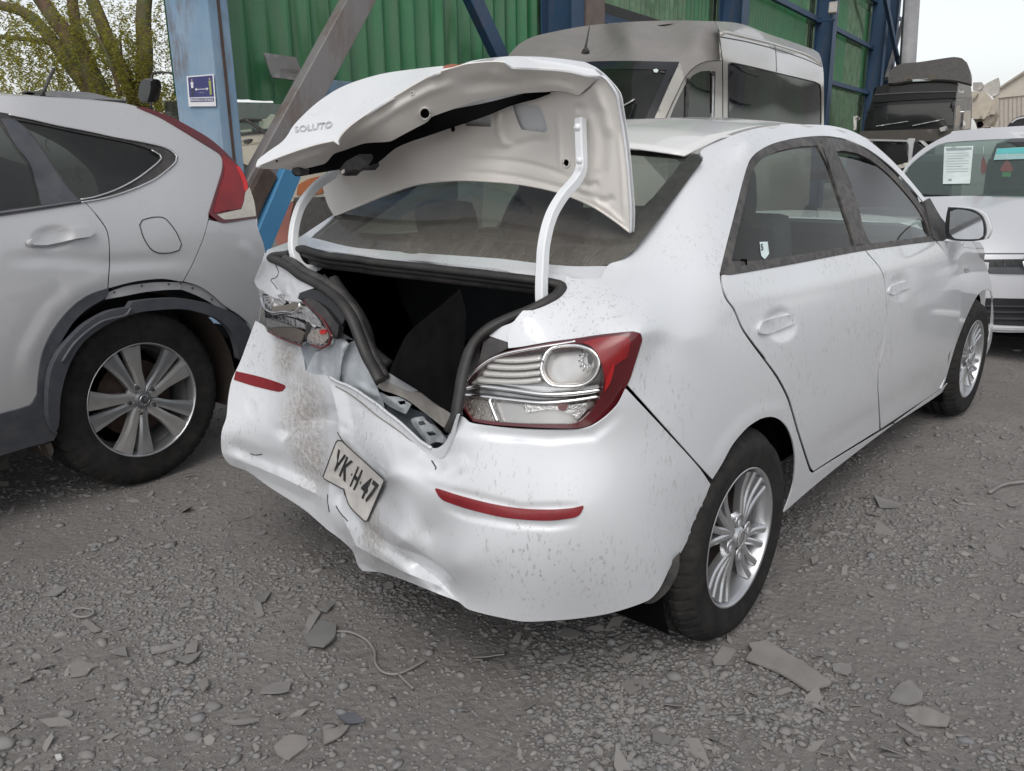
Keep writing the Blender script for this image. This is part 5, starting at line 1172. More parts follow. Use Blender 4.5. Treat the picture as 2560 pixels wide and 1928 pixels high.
# leaning board on the beam
BD = thing('grey_board', 'grey metal board leaning on the blue beam against green wall', 'board', tuple(wp(wq(z('M', (310, 160)), WL)[0], WL, b1[1])))
BSK = wall_plane(WL-.01)
o = panel('board', z('M', (85, 8), (440, 58), (475, 140), (545, 325), (180, 280), (130, 140)), BSK, simple('grey_board_paint', (.26, .25, .245), .5, var=.12), None, h=12, t=.012); under(o, BD)
o = letters('faded_lettering', 'MORGAN', z('M', (270, 180), (500, 200), (510, 240), (285, 225)), BSK, .004, simple('faded_red_print', (.20, .17, .165), .6), None, t=0); under(o, BD)

# ================================================================== trees at the left
def bark(name, a, b):
    q = NT(name); n1 = q.noise(14, 6, .7, q.co((1, 1, .25))); n2 = q.noise(3, 4)
    q.set(base=q.mix(q.ramp(n2, (.4, 0.0), (.6, 1.0)), q.mix(q.ramp(n1, (.35, 0.0), (.65, 1.0)), a, tuple(c*.45 for c in a)), b), rough=.9); q.bump(n1, .6, .03); return q.m
M_bark = bark('ivy_bark', (.15, .095, .06), (.10, .105, .045))
def leaf_mat(name, c, tr):
    q = NT(name); g = q.n('ShaderNodeNewGeometry'); col = q.ramp(g.outputs['Random Per Island'], (0, tuple(x*.55 for x in c)), (.6, c), (1, (c[0]*1.7, c[1]*1.45, c[2]*1.2)))
    t = q.n('ShaderNodeBsdfTranslucent'); q.l(q.mix(.6, col, tr), t.inputs[0]); mx = q.n('ShaderNodeMixShader'); mx.inputs[0].default_value = .55
    q.set(base=col, rough=.6); q.l(q.b.outputs[0], mx.inputs[1]); q.l(t.outputs[0], mx.inputs[2]); q.l(mx.outputs[0], q.out.inputs[0]); return q.m
M_leaf = leaf_mat('pepper_leaf', (.12, .135, .027), (.66, .60, .11)); M_leaf2 = leaf_mat('hedge_leaf', (.13, .135, .02), (.60, .54, .08))  # backlit glow of the foliage put into these warm, bright colours
def frond_mesh(starts, mat, name, rg, ln=(.35, .95), lw=.010, ll=.058, step=.032, sway=.35):
    V, F = [], []
    for S in starts:
        L_ = rg.uniform(*ln); n = int(L_/step); p = np.array(S, float); d = np.array([rg.normal(0, sway), rg.normal(0, sway), -.25]); 
        for i in range(n):
            d += np.array([rg.normal(0, .06), rg.normal(0, .06), -.12]); d /= np.linalg.norm(d); p = p+d*step
            for s in (-1, 1):
                a = rg.uniform(0, 6.28); o = np.array([math.cos(a), math.sin(a), rg.uniform(-.9, .1)]); o /= np.linalg.norm(o)
                w_ = np.cross(o, d+rg.normal(0, .4, 3)); w_ /= np.linalg.norm(w_)+1e-6; l_ = ll*rg.uniform(.6, 1.3)
                k = len(V); V += [p, p+o*l_*.5+w_*lw, p+o*l_, p+o*l_*.5-w_*lw]; F.append((k, k+1, k+2, k+3))
    return mesh_np(name, np.array(V), np.array(F), False)
rgt = np.random.default_rng(21)
def tree(name, label, limbs, dep, nst, box_, mat, base):
    T = thing(name, label, 'tree', tuple(base), 'pepper trees behind the silver car')
    allp = []
    for pts, w0, w1, dd in limbs:
        P = [at(z('1', p), 'd', dep+dd) for p in pts]
        w0m = w0/2.777/CF*dep/2; sc = np.linspace(1, w1/w0, 6)
        o = sweep('trunk' if w0 > 80 else 'branch', P, [(w0m*(1+.12*math.sin(3*a+1))*math.cos(a), w0m*math.sin(a)) for a in np.linspace(0, 6.283, 13)[:-1]], M_bark, None, k=6, scale=sc, up=(.3, 1, .1)); under(o, T)
        C_ = crv3(P, 8); allp.append((C_, w0m))
    st = []
    for i in range(nst):
        if rgt.random() < .42:
            C_, w_ = allp[rgt.integers(len(allp))]; p = C_[rgt.integers(len(C_))]; st.append(p+rgt.normal(0, w_*1.3+.12, 3))
        else:
            u = (rgt.uniform(*box_[0]), rgt.uniform(*box_[1])); p = at(z('1', u), 'd', dep+rgt.uniform(-1.2, 1.6))
            if mnoise.noise(Vector((p[0]*.9, p[1]*.9, p[2]*1.1))) < rgt.uniform(-.25, .30): continue
            st.append(p)
    o = link('crown', frond_mesh(st, mat, 'crown', rgt), mat); under(o, T)
    return T
tree('pepper_tree', 'leaning double trunk pepper tree behind the silver car roof', [([(735, 760), (700, 640), (630, 500), (560, 380), (470, 240), (370, 110), (250, -60)], 150, 95, 0), ([(690, 720), (610, 600), (480, 430), (360, 270), (190, 95), (-60, 20)], 130, 60, .2),
     ([(600, 380), (545, 220), (515, 80), (500, -80)], 85, 70, .1), ([(340, 290), (150, 268), (-60, 250)], 40, 24, .3), ([(570, 130), (700, 300), (780, 480), (835, 665)], 22, 30, -.3)], 10.5, 470, ((-80, 620), (-160, 430)), M_leaf, at(z('1', (735, 760)), 'd', 10.5)*np.array([1, 1, 0]))
tree('pepper_tree', 'upright twin stemmed pepper tree beside the blue corner column', [([(960, 760), (920, 640), (850, 480), (760, 290), (700, 130), (620, -60)], 105, 85, 0), ([(1000, 780), (1005, 560), (1012, 350), (1000, 150), (1015, -60)], 115, 100, .1), ([(900, 560), (850, 420), (835, 250)], 26, 14, -.2)], 11.5, 400, ((560, 1230), (-160, 330)), M_leaf, at(z('1', (980, 780)), 'd', 11.5)*np.array([1, 1, 0]))
def bush(name, label, box_, dep, n, mat):
    st = [at(z('1', (rgt.uniform(*box_[0]), rgt.uniform(*box_[1]))), 'd', dep+rgt.uniform(-.8, .8)) for _ in range(n)]
    b = thing(name, label, 'bush', tuple(np.mean(st, 0)*np.array([1, 1, 0])), 'hedge beyond the parked cars')
    o = link('foliage', frond_mesh(st, mat, 'foliage', rgt, (.2, .5), .014, .06), mat); under(o, b)
bush('bush', 'sunlit yellow green bush between the tree and blue column', ((1030, 1330), (560, 830)), 13, 150, M_leaf2)
bush('bush', 'sparse green bush beyond the roof of the silver car', ((-60, 420), (470, 700)), 14, 110, M_leaf2)
bush('bush', 'low bush between the two trunks of the pepper trees', ((700, 980), (590, 720)), 14, 70, M_leaf2)
# warehouse far right
WHS = thing('warehouse', 'pale cream gabled warehouse beyond the trucks at far right', 'building', (34, 1, 0))
WX = Plane((34, 0, 0), (-1, 0, 0))
M_cream = simple('cream_cladding', (.52, .47, .41), .7, var=.06)
C_ = lambda *p: z('C', *p)
def wpan(name, pts, mat, off=0.0, t=.1):
    o = panel(name, pts, WX, mat, None, h=40, t=t, off=off); under(o, WHS); return o
wpan('gable_wall', C_((1800, 915), (2073, 884), (2500, 850), (2500, 1300), (1780, 1300)), M_cream)
wpan('gable_wall', C_((1838, 822), (2073, 672), (2300, 530), (2500, 640), (2500, 848), (2073, 880), (1835, 910)), simple('pale_gable', (.60, .54, .46), .7, var=.05), .06)
wpan('barge_board', C_((1826, 818), (2073, 655), (2300, 510), (2300, 535), (2073, 678), (1836, 832)), simple('barge_board', (.40, .36, .31), .7), .2)
for k in range(16):
    xx = 1850+k*40
    wpan('cladding_joint', C_((xx, 905-(xx-1800)*.12), (xx+4, 905-(xx-1800)*.12), (xx+3, 1280), (xx-2, 1280)), simple('cladding_joint', (.40, .36, .32), .7) if k == 0 else bpy.data.materials['cladding_joint'], .03, .03)
# ================================================================== silver SUV on the left, parked the other way round
SH = R_(5.0); SD = np.array([math.cos(SH), math.sin(SH), 0]); SN = np.array([-math.sin(SH), math.cos(SH), 0])
_hub = z('2', (836, 1121))
S0 = at(_hub, 'z', .362)*np.array([1, 1, 0])           # ground point under the rear hub, on the flank plane
SUV = thing('silver_suv', 'silver five door SUV with loose black wheel arch trim, parked at left', 'car', tuple(S0))
def sp(s, out, zz): return S0+SD*s-SN*out+np.array([0, 0, zz])
_sz = [.22, .35, .60, .85, 1.0, 1.08, 1.2, 1.35, 1.5, 1.6, 1.66]
_so = [-.05, .0, .03, .035, .02, .0, -.05, -.12, -.205, -.29, -.42]
def sout(s, zz):
    v = np.interp(zz, _sz, _so)
    if s > .25: v -= .30*(s-.25)**2
    return v
SV = Skin([tuple(sp(s, sout(s, zz), zz)) for s in (-1.7, -1.1, -.6, -.2, .15, .45, .62) for zz in (.25, .45, .7, .9, 1.08, 1.25, 1.42, 1.56)]
          + [tuple(sp(s, sout(s, 1.6)-.10, 1.64)) for s in (-1.6, -.9, -.4)] , 1e-5)
M_silver = car_paint('silver_paint', (.52, .52, .53), dirt=.3, specks=.25, metal=.35, rough=.36, coat=.6)
M_cladding = simple('grey_blue_cladding', (.05, .055, .068), .55, var=.15, dust=.12)
O = lambda *p: z('1', *p); T2 = lambda *p: z('2', *p)
def sp_(name, pts, mat, par=SUV, **k):
    o = panel(name, pts, SV, mat, None, **k); under(o, par) if par is SUV else setattr(o, 'parent', par); return o
SV.bumps += [tent(T2((0, 330), (300, 320), (600, 350), (1100, 330)), 30, -.006, soft=True), tent(T2((330, 480), (470, 430), (600, 410)), 60, .003, soft=True), bowl(T2((290, 210)), 62, 32, -.016, -.15),
             tent(T2((120, 1100), (170, 850), (300, 620), (450, 500), (620, 430), (850, 400), (1050, 410), (1200, 480)), 40, .005, soft=True), tent(T2((1330, 230), (1400, 330), (1440, 470)), 22, .008, soft=True)]
win_out = O((-80, 770), (60, 792), (240, 830), (400, 868), (600, 905), (800, 948), (1000, 985), (1130, 1015), (1195, 1045), (1235, 1085), (1228, 1120), (1200, 1155), (1090, 1240), (980, 1295), (850, 1345), (700, 1385), (560, 1408), (300, 1450), (-80, 1512))
quarter_s = O((560, 1410), (700, 1388), (850, 1348), (980, 1298), (1090, 1243), (1205, 1157), (1232, 1120), (1238, 1085), (1197, 1042), (1130, 1012), (1000, 982), (800, 945), (600, 902), (400, 865), (240, 827), (60, 789), (-80, 767), (-80, 660), (0, 664), (300, 672), (600, 690), (850, 716), (950, 740), (1000, 767), (1100, 812), (1200, 868), (1380, 978), (1525, 1072), (1543, 1112), (1540, 1180), (1500, 1320), (1448, 1482)) \
    + T2((1156, 108), (1130, 205), (1070, 350), (1016, 452), (1000, 452), (900, 438), (750, 453), (603, 490), (612, 350), (608, 220), (593, 160), (545, 90), (480, 18))
qs = sp_('rear_quarter_panel', quarter_s, M_silver, h=8, t=.004)
ds = sp_('rear_door', T2((-60, 92), (0, 84), (200, 58), (470, 16), (538, 92), (587, 162), (602, 222), (605, 350), (596, 490), (500, 528), (400, 598), (300, 718), (240, 850), (215, 980), (208, 1085), (200, 1125), (170, 1140), (0, 1192), (-60, 1210)), M_silver, h=9, t=.004)
sp_('rear_bumper', T2((1160, 112), (1235, 124), (1425, 104), (1435, 180), (1470, 270), (1470, 420), (1440, 700), (1400, 760), (1390, 700), (1330, 640), (1245, 585), (1180, 527), (1105, 478), (1022, 453), (1075, 352), (1135, 205)), M_silver, h=9, t=.004)
sp_('door_shut', T2((-60, 100), (460, 30), (620, 160), (620, 520), (300, 760), (220, 1100), (-60, 1190)), M_void, h=24, t=0, off=-.03)
gl1 = O((112, 832), (300, 868), (500, 912), (900, 992), (1050, 1040), (1105, 1075), (1108, 1100), (1085, 1128), (950, 1232), (800, 1312), (640, 1362), (545, 1380), (430, 1232), (300, 1032), (200, 905))
gl2 = O((-80, 815), (0, 850), (20, 890), (110, 1012), (200, 1132), (250, 1282), (280, 1422), (-80, 1472))
sp_('window_trim', win_out, M_black, h=9, t=.006, holes=(gl1, gl2))
sp_('door_pillar', O((5, 822), (100, 834), (200, 920), (300, 1050), (430, 1250), (545, 1388), (420, 1410), (290, 1425), (255, 1282), (205, 1130), (110, 1010)), M_cladding, h=9, t=.004, off=.006)
sp_('quarter_window', gl1, M_dglass, h=16, t=0, off=-.008)
sp_('door_window', gl2, M_dglass, h=16, t=0, off=-.008)
def stube(name, pts, off, r, mat, step=7, par=SUV):
    o = sweep(name, SV.at(crm(pts, False, step), off), circ(r, 6), mat, None, k=1); under(o, par); return o
M_bright = simple('bright_trim', (.62, .62, .63), .3, metal=.6)
stube('chrome_strip', O((60, 795), (240, 832), (400, 870), (600, 908), (800, 951), (1000, 988), (1128, 1018), (1190, 1047), (1228, 1085), (1222, 1118), (1196, 1150), (1088, 1236), (978, 1291), (848, 1341), (700, 1382), (560, 1405)), .006, .0035, M_bright)
stube('chrome_strip', O((1052, 1042), (1110, 1076), (1122, 1098), (1095, 1130), (955, 1238), (800, 1320), (650, 1370), (560, 1385)), .006, .003, M_bright)
sp_('belt_trim', O((-80, 1480), (280, 1430), (560, 1390), (575, 1410), (290, 1456), (-80, 1512)), simple('belt_grey', (.16, .16, .17), .45, dust=.2), h=8, t=.006, off=.006)
stube('belt_strip', O((-80, 1496), (280, 1444), (562, 1400)), .009, .004, M_cladding)
fd = T2((776, 140), (790, 112), (845, 97), (900, 96), (928, 112), (980, 180), (1008, 245), (996, 278), (950, 293), (880, 294), (838, 272), (798, 210))
stube('fuel_flap_gap', fd+[fd[0]], .0015, .0022, M_ink)
sp_('fuel_flap', fd, M_silver, h=7, t=.003, off=.001)
hd = sp_('door_handle', T2((166, 228), (182, 214), (230, 202), (400, 165), (505, 150), (526, 160), (528, 182), (505, 202), (425, 215), (260, 250), (190, 250)), M_silver, ds, h=6, t=.022, off=.028)
# tail light
red = sp_('tail_light', O((948, 742), (1000, 745), (1100, 778), (1200, 818), (1300, 870), (1450, 958), (1560, 1050), (1655, 1150), (1700, 1215), (1730, 1300), (1762, 1400), (1786, 1512), (1545, 1546), (1449, 1484), (1500, 1322), (1542, 1182), (1546, 1112), (1528, 1070), (1380, 975), (1200, 865), (1100, 808), (1000, 765)), M_redd, h=6, t=.02, off=.006)
lens = sp_('red_lens', O((1545, 1075), (1640, 1145), (1700, 1260), (1722, 1310), (1700, 1325), (1690, 1395), (1672, 1448), (1480, 1480), (1520, 1330), (1560, 1180)), M_red, red, h=5, t=.004, off=.010)
sp_('red_lens', O((1640, 1150), (1665, 1160), (1715, 1260), (1722, 1310), (1700, 1330), (1690, 1270)), simple('lit_red_lens', (.62, .03, .03), .25), red, h=4, t=.003, off=.013)
sp_('clear_lens', O((1732, 1300), (1765, 1400), (1778, 1500), (1560, 1524), (1508, 1490), (1676, 1452), (1694, 1400), (1706, 1330)), simple('ribbed_clear_lens', (.62, .58, .50), .25, metal=.5, bump=1.0, bs=90), red, h=4, t=.004, off=.010)
# arches
sp_('arch_flange', T2((585, 553), (605, 512), (700, 480), (850, 459), (1000, 457), (1008, 498), (920, 500), (800, 513), (690, 534)), simple('bare_flange', (.36, .36, .37), .5, var=.2), h=5, t=.004, off=-.012)
sp_('arch_flange', T2((1012, 458), (1100, 478), (1180, 525), (1245, 585), (1280, 640), (1235, 615), (1160, 565), (1080, 525), (1000, 495)), simple('bare_flange2', (.33, .33, .34), .5, var=.2), h=5, t=.004, off=-.012)
for p in ((635, 513), (788, 478), (937, 468), (1070, 490), (1178, 553)):
    cx, cy = T2(p); sp_('fixing_hole', [(cx+2.4*math.cos(a), cy+2.4*math.sin(a)) for a in np.linspace(0, 6.28, 9)[:-1]], M_ink, h=3, t=.001, off=-.008)
sp_('arch_trim', T2((208, 1085), (214, 980), (238, 850), (300, 716), (400, 596), (500, 526), (606, 490), (590, 540), (480, 610), (400, 690), (320, 830), (285, 960), (268, 1085)), M_cladding, h=7, t=.012, off=.008)
sp_('arch_trim', T2((268, 1085), (285, 950), (330, 850), (400, 765), (480, 690), (600, 622), (715, 598), (736, 566), (850, 551), (1000, 547), (1150, 572), (1280, 622), (1370, 690), (1395, 730), (1372, 800), (1330, 890), (1318, 820), (1290, 740), (1220, 668), (1100, 622), (1000, 606), (800, 620), (685, 652), (570, 708), (460, 795), (385, 920), (340, 1080), (326, 1260), (300, 1300), (272, 1225)), M_cladding, h=7, t=.03, off=.05)
stube('arch_lip', T2((345, 900), (420, 790), (560, 680), (700, 640), (730, 600)), .062, .006, M_cladding)
sp_('sill', T2((-60, 1212), (0, 1192), (170, 1140), (205, 1085), (268, 1080), (275, 1230), (322, 1292), (300, 1336), (120, 1385), (0, 1422), (-60, 1440)), M_cladding, h=9, t=.02, off=.01)
sp_('mud_flap', T2((215, 1370), (285, 1350), (298, 1390), (290, 1422), (240, 1400)), simple('beige_flap', (.17, .15, .13), .8), h=5, t=.008, off=-.06)
# wheel, well, inside, far side
hubp = SV.at([_hub])[0]
wc = sp(0, sout(0, .362)-.045, .362)
ws = wheel('wheel', SUV, tuple(wc), .362, .225, .236, -1, 'five', M_alloy, heading=SH)
def ring_prism(cx, cz, q, r):
    return [(cx+r*math.cos(t), cz+r*math.sin(t)) for t in q]
# emblem on the hub cap
for pts in (((-.014, .013), (-.009, .013), (-.006, -.013), (-.013, -.013)), ((.014, .013), (.009, .013), (.006, -.013), (.013, -.013)), ((-.008, -.001), (.008, -.001), (.0075, -.005), (-.0075, -.005))):
    q_ = link('hub_emblem', mesh_np('hub_emblem', [(x, -.0035, y) for x, y in pts], [(0, 1, 2, 3)], False), M_chrome, ws); solid(q_, .003, 0)
lathe('emblem_ring', [(.019, -.001), (.0205, -.004), (.022, -.001)], M_chrome, ws, seg=28)
aa = np.linspace(-.35, math.pi+.35, 20)
def loc(o): under(o, SUV); return o
loc(grid_mesh('wheel_well', [[sp(.43*math.cos(t), sout(0, .4)-d, .38+.43*math.sin(t)) for d in (.03, .36)] for t in aa], simple('brown_well', (.035, .025, .02), .9), None))
loc(link('wheel_well', mesh_np('wheel_well', [sp(.43*math.cos(t), -.34, .38+.43*math.sin(t)) for t in aa], [tuple(range(20))], False), M_void))
loc(link('inner_wall', mesh_np('inner_wall', [sp(-1.2, -.40, .25), sp(.55, -.40, .3), sp(.55, -.40, 1.0), sp(-1.2, -.40, 1.0)], [(0, 1, 2, 3)], False), M_void))
loc(link('underbody', mesh_np('underbody', [sp(s, o_, zz) for zz in (.32, .50) for s, o_ in ((-2.2, -.08), (.75, -.25), (.75, -1.5), (-2.2, -1.6))], [(0, 1, 2, 3), (4, 5, 6, 7), (0, 1, 5, 4), (1, 2, 6, 5), (2, 3, 7, 6), (3, 0, 4, 7)], False), M_void))
cab = [[sp(s, o_, zz) for s in (-2.2, .35, .55)] for o_, zz in ((-.3, .6), (-.3, 1.05), (-1.45, 1.05), (-1.45, .6))]
loc(grid_mesh('cabin_lining', cab, M_seat, None))
for s in (-.55, ): loc(box('seat_back', tuple(sp(-.45, -.85, 1.15)), (.16, 1.2, .5), M_seat, None, (0, R_(12), SH), .05))
top_px = crm(O((-80, 660), (0, 664), (300, 672), (600, 690), (850, 716), (950, 741), (1000, 745)), False, 14)
Etop = SV.at(top_px, .002)
rf = [[p+SN*o_+np.array([0, 0, .055*min(1, o_/.5)-.055*max(0, (o_-.75)/.5)**2-.01*(o_ > 0)]) for o_ in (0, .04, .12, .25, .45, .7, .95, 1.15, 1.25)] for p in Etop]
loc(solid(grid_mesh('roof', rf, M_silver, None), .004))
rear_px = crm(O((1000, 745), (1100, 778), (1200, 818), (1300, 870), (1450, 958), (1560, 1050), (1655, 1150), (1700, 1215), (1730, 1300), (1762, 1400), (1786, 1512))+T2((1430, 150), (1470, 270), (1470, 420), (1440, 700)), False, 14)
Er = SV.at(rear_px, .002)
loc(solid(grid_mesh('tailgate', [[p+SN*o_+SD*(.05*math.sin(math.pi*o_/1.3)) for o_ in (0, .06, .2, .45, .7, 1.0, 1.2, 1.3)] for p in Er], M_silver, None), .004))
fs = Offset(SV, SN*1.72)
loc(link('far_side', mesh_np('far_side', [sp(s, -1.78, zz) for s, zz in ((-2.2, .3), (.6, .3), (.75, .9), (.5, 1.3), (-.2, 1.55), (-2.2, 1.62))], [tuple(range(6))], False), M_silver))
# the rest of the car, out of frame to the left
def sg(name, ss, zs, mat, inset=.03, t=.004):
    o = grid_mesh(name, [[sp(s, sout(s, zz)-inset-.30*max(0, -2.75-s)**2, zz) for zz in zs] for s in ss], mat, None)
    loc(solid(o, t) if t else o)
sg('front_door', np.linspace(-1.66, -.60, 10), np.linspace(.40, 1.06, 8), M_silver)
sg('front_fender', np.linspace(-3.4, -1.67, 14), np.linspace(.40, 1.0, 8), M_silver)
sg('front_window', np.linspace(-1.75, -.62, 6), np.linspace(1.07, 1.55, 6), M_dglass, .012, 0)
sg('roof_side', np.linspace(-1.85, -.62, 6), (1.55, 1.6, 1.64), M_silver)
sg('sill', np.linspace(-2.1, -.60, 6), (.24, .32, .41), M_cladding)
loc(solid(grid_mesh('roof_front', [[sp(s, o_, 1.655-.055*max(0, (abs(o_+.95)-.3)/.3)**2) for o_ in np.linspace(-.36, -1.5, 9)] for s in np.linspace(-1.8, -.55, 6)], M_silver, None), .004))
loc(grid_mesh('windscreen', [[sp(-1.75-.85*t_, o_*(1+.0*t_)+(.2-.0*o_)*t_*(1 if o_ > -.95 else -1), 1.62-.56*t_) for o_ in np.linspace(-.40, -1.46, 7)] for t_ in np.linspace(0, 1, 5)], M_dglass, None))
loc(solid(grid_mesh('bonnet', [[sp(-2.45-.95*t_, o_, 1.05-.06*t_-.16*t_**3) for o_ in np.linspace(-.08, -1.72, 9)] for t_ in np.linspace(0, 1, 8)], M_silver, None), .004))
loc(solid(grid_mesh('front_bumper', [[sp(-3.42+.25*abs((o_+.9)/.85)**3, o_, zz) for o_ in np.linspace(-.08, -1.72, 9)] for zz in np.linspace(.3, .86, 6)], M_silver, None), .004))
wheel('wheel', SUV, tuple(sp(-2.62, .0, .362)), .362, .225, .236, -1, 'five', M_alloy, heading=SH)
an = [at(p, 'd', 3.55) for p in O((280, 680), (310, 620), (345, 540), (376, 476))]
o = sweep('antenna', an, circ(.012, 6, .008), M_black, None, k=2); under(o, SUV)
o = lump('antenna_base', O((265, 690), (280, 665), (315, 668), (320, 690)), 'x', float(an[0][0]), [(-.02, .8), (0, 1), (.05, .8)], M_black, None, 4); under(o, SUV)
# wreck beyond its roof
WR = thing('scrap_bonnet', 'crumpled grey scrap panels seen above the silver car roof', 'scrap', tuple(at(O((320, 660)), 'd', 8)))
for pts, c_ in ((O((150, 640), (180, 632), (260, 640), (285, 655), (280, 690), (170, 690)), (.035, .038, .04)), (O((310, 640), (360, 630), (430, 638), (490, 655), (560, 672), (660, 690), (640, 710), (320, 700)), (.16, .16, .17)), (O((150, 648), (200, 640), (250, 650), (225, 660)), (.34, .35, .36))):
    o = lump('scrap_panel', pts, 'x', float(at(O((320, 660)), 'd', 8)[0]), [(0, .97), (.02, 1), (.3, 1)], simple('scrap_grey', c_, .5, var=.2), None, 5); under(o, WR)

# ================================================================== beige van behind the boot lid
VSIDE = 2.62
VEND = float((Plane(wp(0, VSIDE, 0), -WN).at([z('B', (2108, 700))])[0]-W0)@WU)-.04
def vp(t, L, zz): return tuple(wp(t, L, zz))
VAN = thing('grey_van', 'dusty grey beige high roof van facing out behind the white car', 'van', vp(8, 3.6, 0))
M_van = simple('van_paint_sky_lit', (.44, .42, .385), .26, metal=.25, coat=.5, var=.06, vs=2, dust=.15); M_vand = simple('van_roof_dusty', (.215, .205, .20), .65, var=.08, vs=2.5, dust=.25)  # first paint lightened so the van's side carries the mirrored sky
B_ = lambda *p: z('B', *p)
VS = Skin([vp(t, VSIDE+.10*max(0, zz-2.0)+(.10 if zz > 2.3 else 0), zz) for t in (6.6, 7.4, 9, 11, 13, 15) for zz in (.8, 1.4, 1.9, 2.3)] + [vp(t, VSIDE+.27, 2.5) for t in (8, 10, 12, 14)], 1e-5)
VF = Skin([vp(6.35, VSIDE+.25, 1.2), vp(6.35, VSIDE+1.75, 1.2), vp(6.55, VSIDE+.15, 1.5), vp(6.5, VSIDE+1.0, 1.5), vp(6.9, VSIDE+.18, 1.85), vp(6.85, VSIDE+1.0, 1.88), vp(7.15, VSIDE+.25, 2.08), vp(7.1, VSIDE+1.0, 2.1), vp(7.1, VSIDE+1.75, 2.1), vp(6.5, VSIDE+1.85, 1.5),
           vp(7.55, VSIDE+.3, 2.35), vp(7.5, VSIDE+1.0, 2.40), vp(7.5, VSIDE+1.7, 2.35), vp(8.3, VSIDE+.4, 2.52), vp(8.3, VSIDE+1.0, 2.58), vp(8.3, VSIDE+1.6, 2.52)], 1e-5)
def vpan(name, pts, sk, mat, par=VAN, **k):
    o = panel(name, pts, sk, mat, None, **k); under(o, par) if par is VAN else setattr(o, 'parent', par); return o
vpan('roof_dome', B_((120, 420), (180, 335), (240, 272), (330, 225), (480, 190), (660, 158), (900, 136), (1200, 126), (1445, 131), (1464, 180), (1478, 300), (1482, 372), (1400, 376), (1340, 395), (1290, 430), (1255, 480), (1222, 380), (900, 374), (650, 380), (300, 420)), VF, M_vand, h=9, t=.01)
vpan('windscreen', B_((300, 420), (650, 382), (900, 376), (1222, 381), (1060, 745), (850, 800), (300, 800)), VF, M_dglass, h=16, t=.004)
vpan('screen_border', B_((650, 382), (900, 376), (1224, 381), (1062, 742), (1010, 742), (1150, 432), (900, 424), (650, 430)), VF, M_blackg, h=10, t=.004, off=.006)
vpan('sticker', B_((1064, 428), (1085, 422), (1098, 432), (1088, 446), (1070, 444)), VF, M_paper, h=4, t=.002, off=.012)
vpan('mirror_stalk', B_((1100, 440), (1120, 434), (1140, 444), (1130, 450)), VF, M_black, h=4, t=.004, off=.012)
vpan('pillar', B_((1226, 382), (1258, 482), (1185, 620), (1130, 750), (1062, 750)), VF, M_van, h=8, t=.02, off=.004)
door_w = B_((1160, 745), (1190, 665), (1230, 580), (1275, 500), (1310, 462), (1360, 438), (1415, 436), (1428, 460), (1424, 745))
side_w = B_((1528, 392), (1545, 386), (1640, 405), (1850, 455), (2060, 505), (2088, 520), (2095, 560), (2096, 770), (1526, 770))
vpan('side_panel', B_((1445, 131), (1560, 139), (1640, 158), (1760, 205), (1900, 252), (2050, 306), (2085, 330), (2100, 380), (2111, 450), (2114, 800), (1120, 790), (1262, 485), (1300, 430), (1345, 398), (1405, 378), (1482, 374), (1478, 300), (1466, 180)), VS, M_van, h=9, t=.01, holes=(door_w, side_w))
vpan('door_window', door_w, VS, M_dglass, h=14, t=0, off=-.02)
vpan('side_window', side_w, VS, M_dglass, h=16, t=0, off=-.008)
vpan('window_divider', B_((1268, 480), (1284, 478), (1280, 745), (1264, 745)), VS, M_black, h=6, t=.02, off=.006)
vpan('door_frame', B_((1424, 436), (1448, 440), (1440, 745), (1424, 745)), VS, M_black, h=6, t=.02, off=.004)
vpan('door_edge', B_((1430, 470), (1440, 470), (1434, 745), (1425, 745)), VS, M_bright, h=6, t=.01, off=.012)
def vtube(name, pts, sk, off, r, mat):
    o = sweep(name, sk.at(crm(pts, False, 8), off), circ(r, 6), mat, None, k=1); under(o, VAN)
vtube('roof_rail', B_((1478, 212), (1500, 200), (1640, 232), (1810, 275), (2000, 338), (2092, 392)), VS, .004, .02, M_van)
vtube('roof_gutter', B_((1470, 226), (1640, 258), (1820, 305), (2000, 365), (2100, 410)), VS, .0, .006, M_black)
vtube('panel_joint', B_((1808, 265), (1818, 330), (1822, 440)), VS, .001, .004, M_black)
vtube('panel_joint', B_((1466, 180), (1480, 300), (1490, 390), (1492, 745)), VS, .001, .005, M_black)
vtube('window_seal', side_w+[side_w[0]], VS, .004, .006, M_black)
vtube('door_seam', B_((1110, 790), (1250, 495), (1300, 428), (1345, 396), (1405, 376), (1480, 373)), VS, .002, .004, M_black)
vtube('wiper', B_((860, 660), (910, 635), (950, 610)), VF, .02, .008, M_lampgrey)
ap = [VF.at([B_(p)])[0]+np.array([0, 0, .0]) for p in ((645, 335),)]
o = lump('aerial_base', B_((626, 340), (640, 305), (655, 290), (668, 318), (650, 340)), 'x', float(VF.at([B_((645, 330))])[0][0]), [(-.03, .8), (0, 1), (.03, .8)], M_black, None, 4); under(o, VAN)
dA = float((VF.at([B_((645, 320))])[0]-CAM)@FWD)-.05
o = sweep('aerial', [at(B_(p), 'd', dA) for p in ((648, 300), (660, 235), (673, 160))], circ(.011, 6), M_black, None, k=2, scale=[1.3, .45]); under(o, VAN)
o = link('van_shell', mesh_np('van_shell', [vp(6.4, VSIDE+.06, .4), vp(VEND, VSIDE+.06, .4), vp(VEND, VSIDE+1.95, .4), vp(6.4, VSIDE+1.95, .4), vp(6.45, VSIDE+.1, 1.46), vp(VEND, VSIDE+.1, 1.46), vp(VEND, VSIDE+1.95, 2.3), vp(7.4, VSIDE+1.95, 2.1), vp(6.45, VSIDE+1.9, 1.46)],
    [(0, 1, 5, 4), (3, 0, 4, 8), (2, 3, 8, 7, 6), (1, 2, 6), (0, 3, 2, 1)], False), M_van); under(o, VAN)
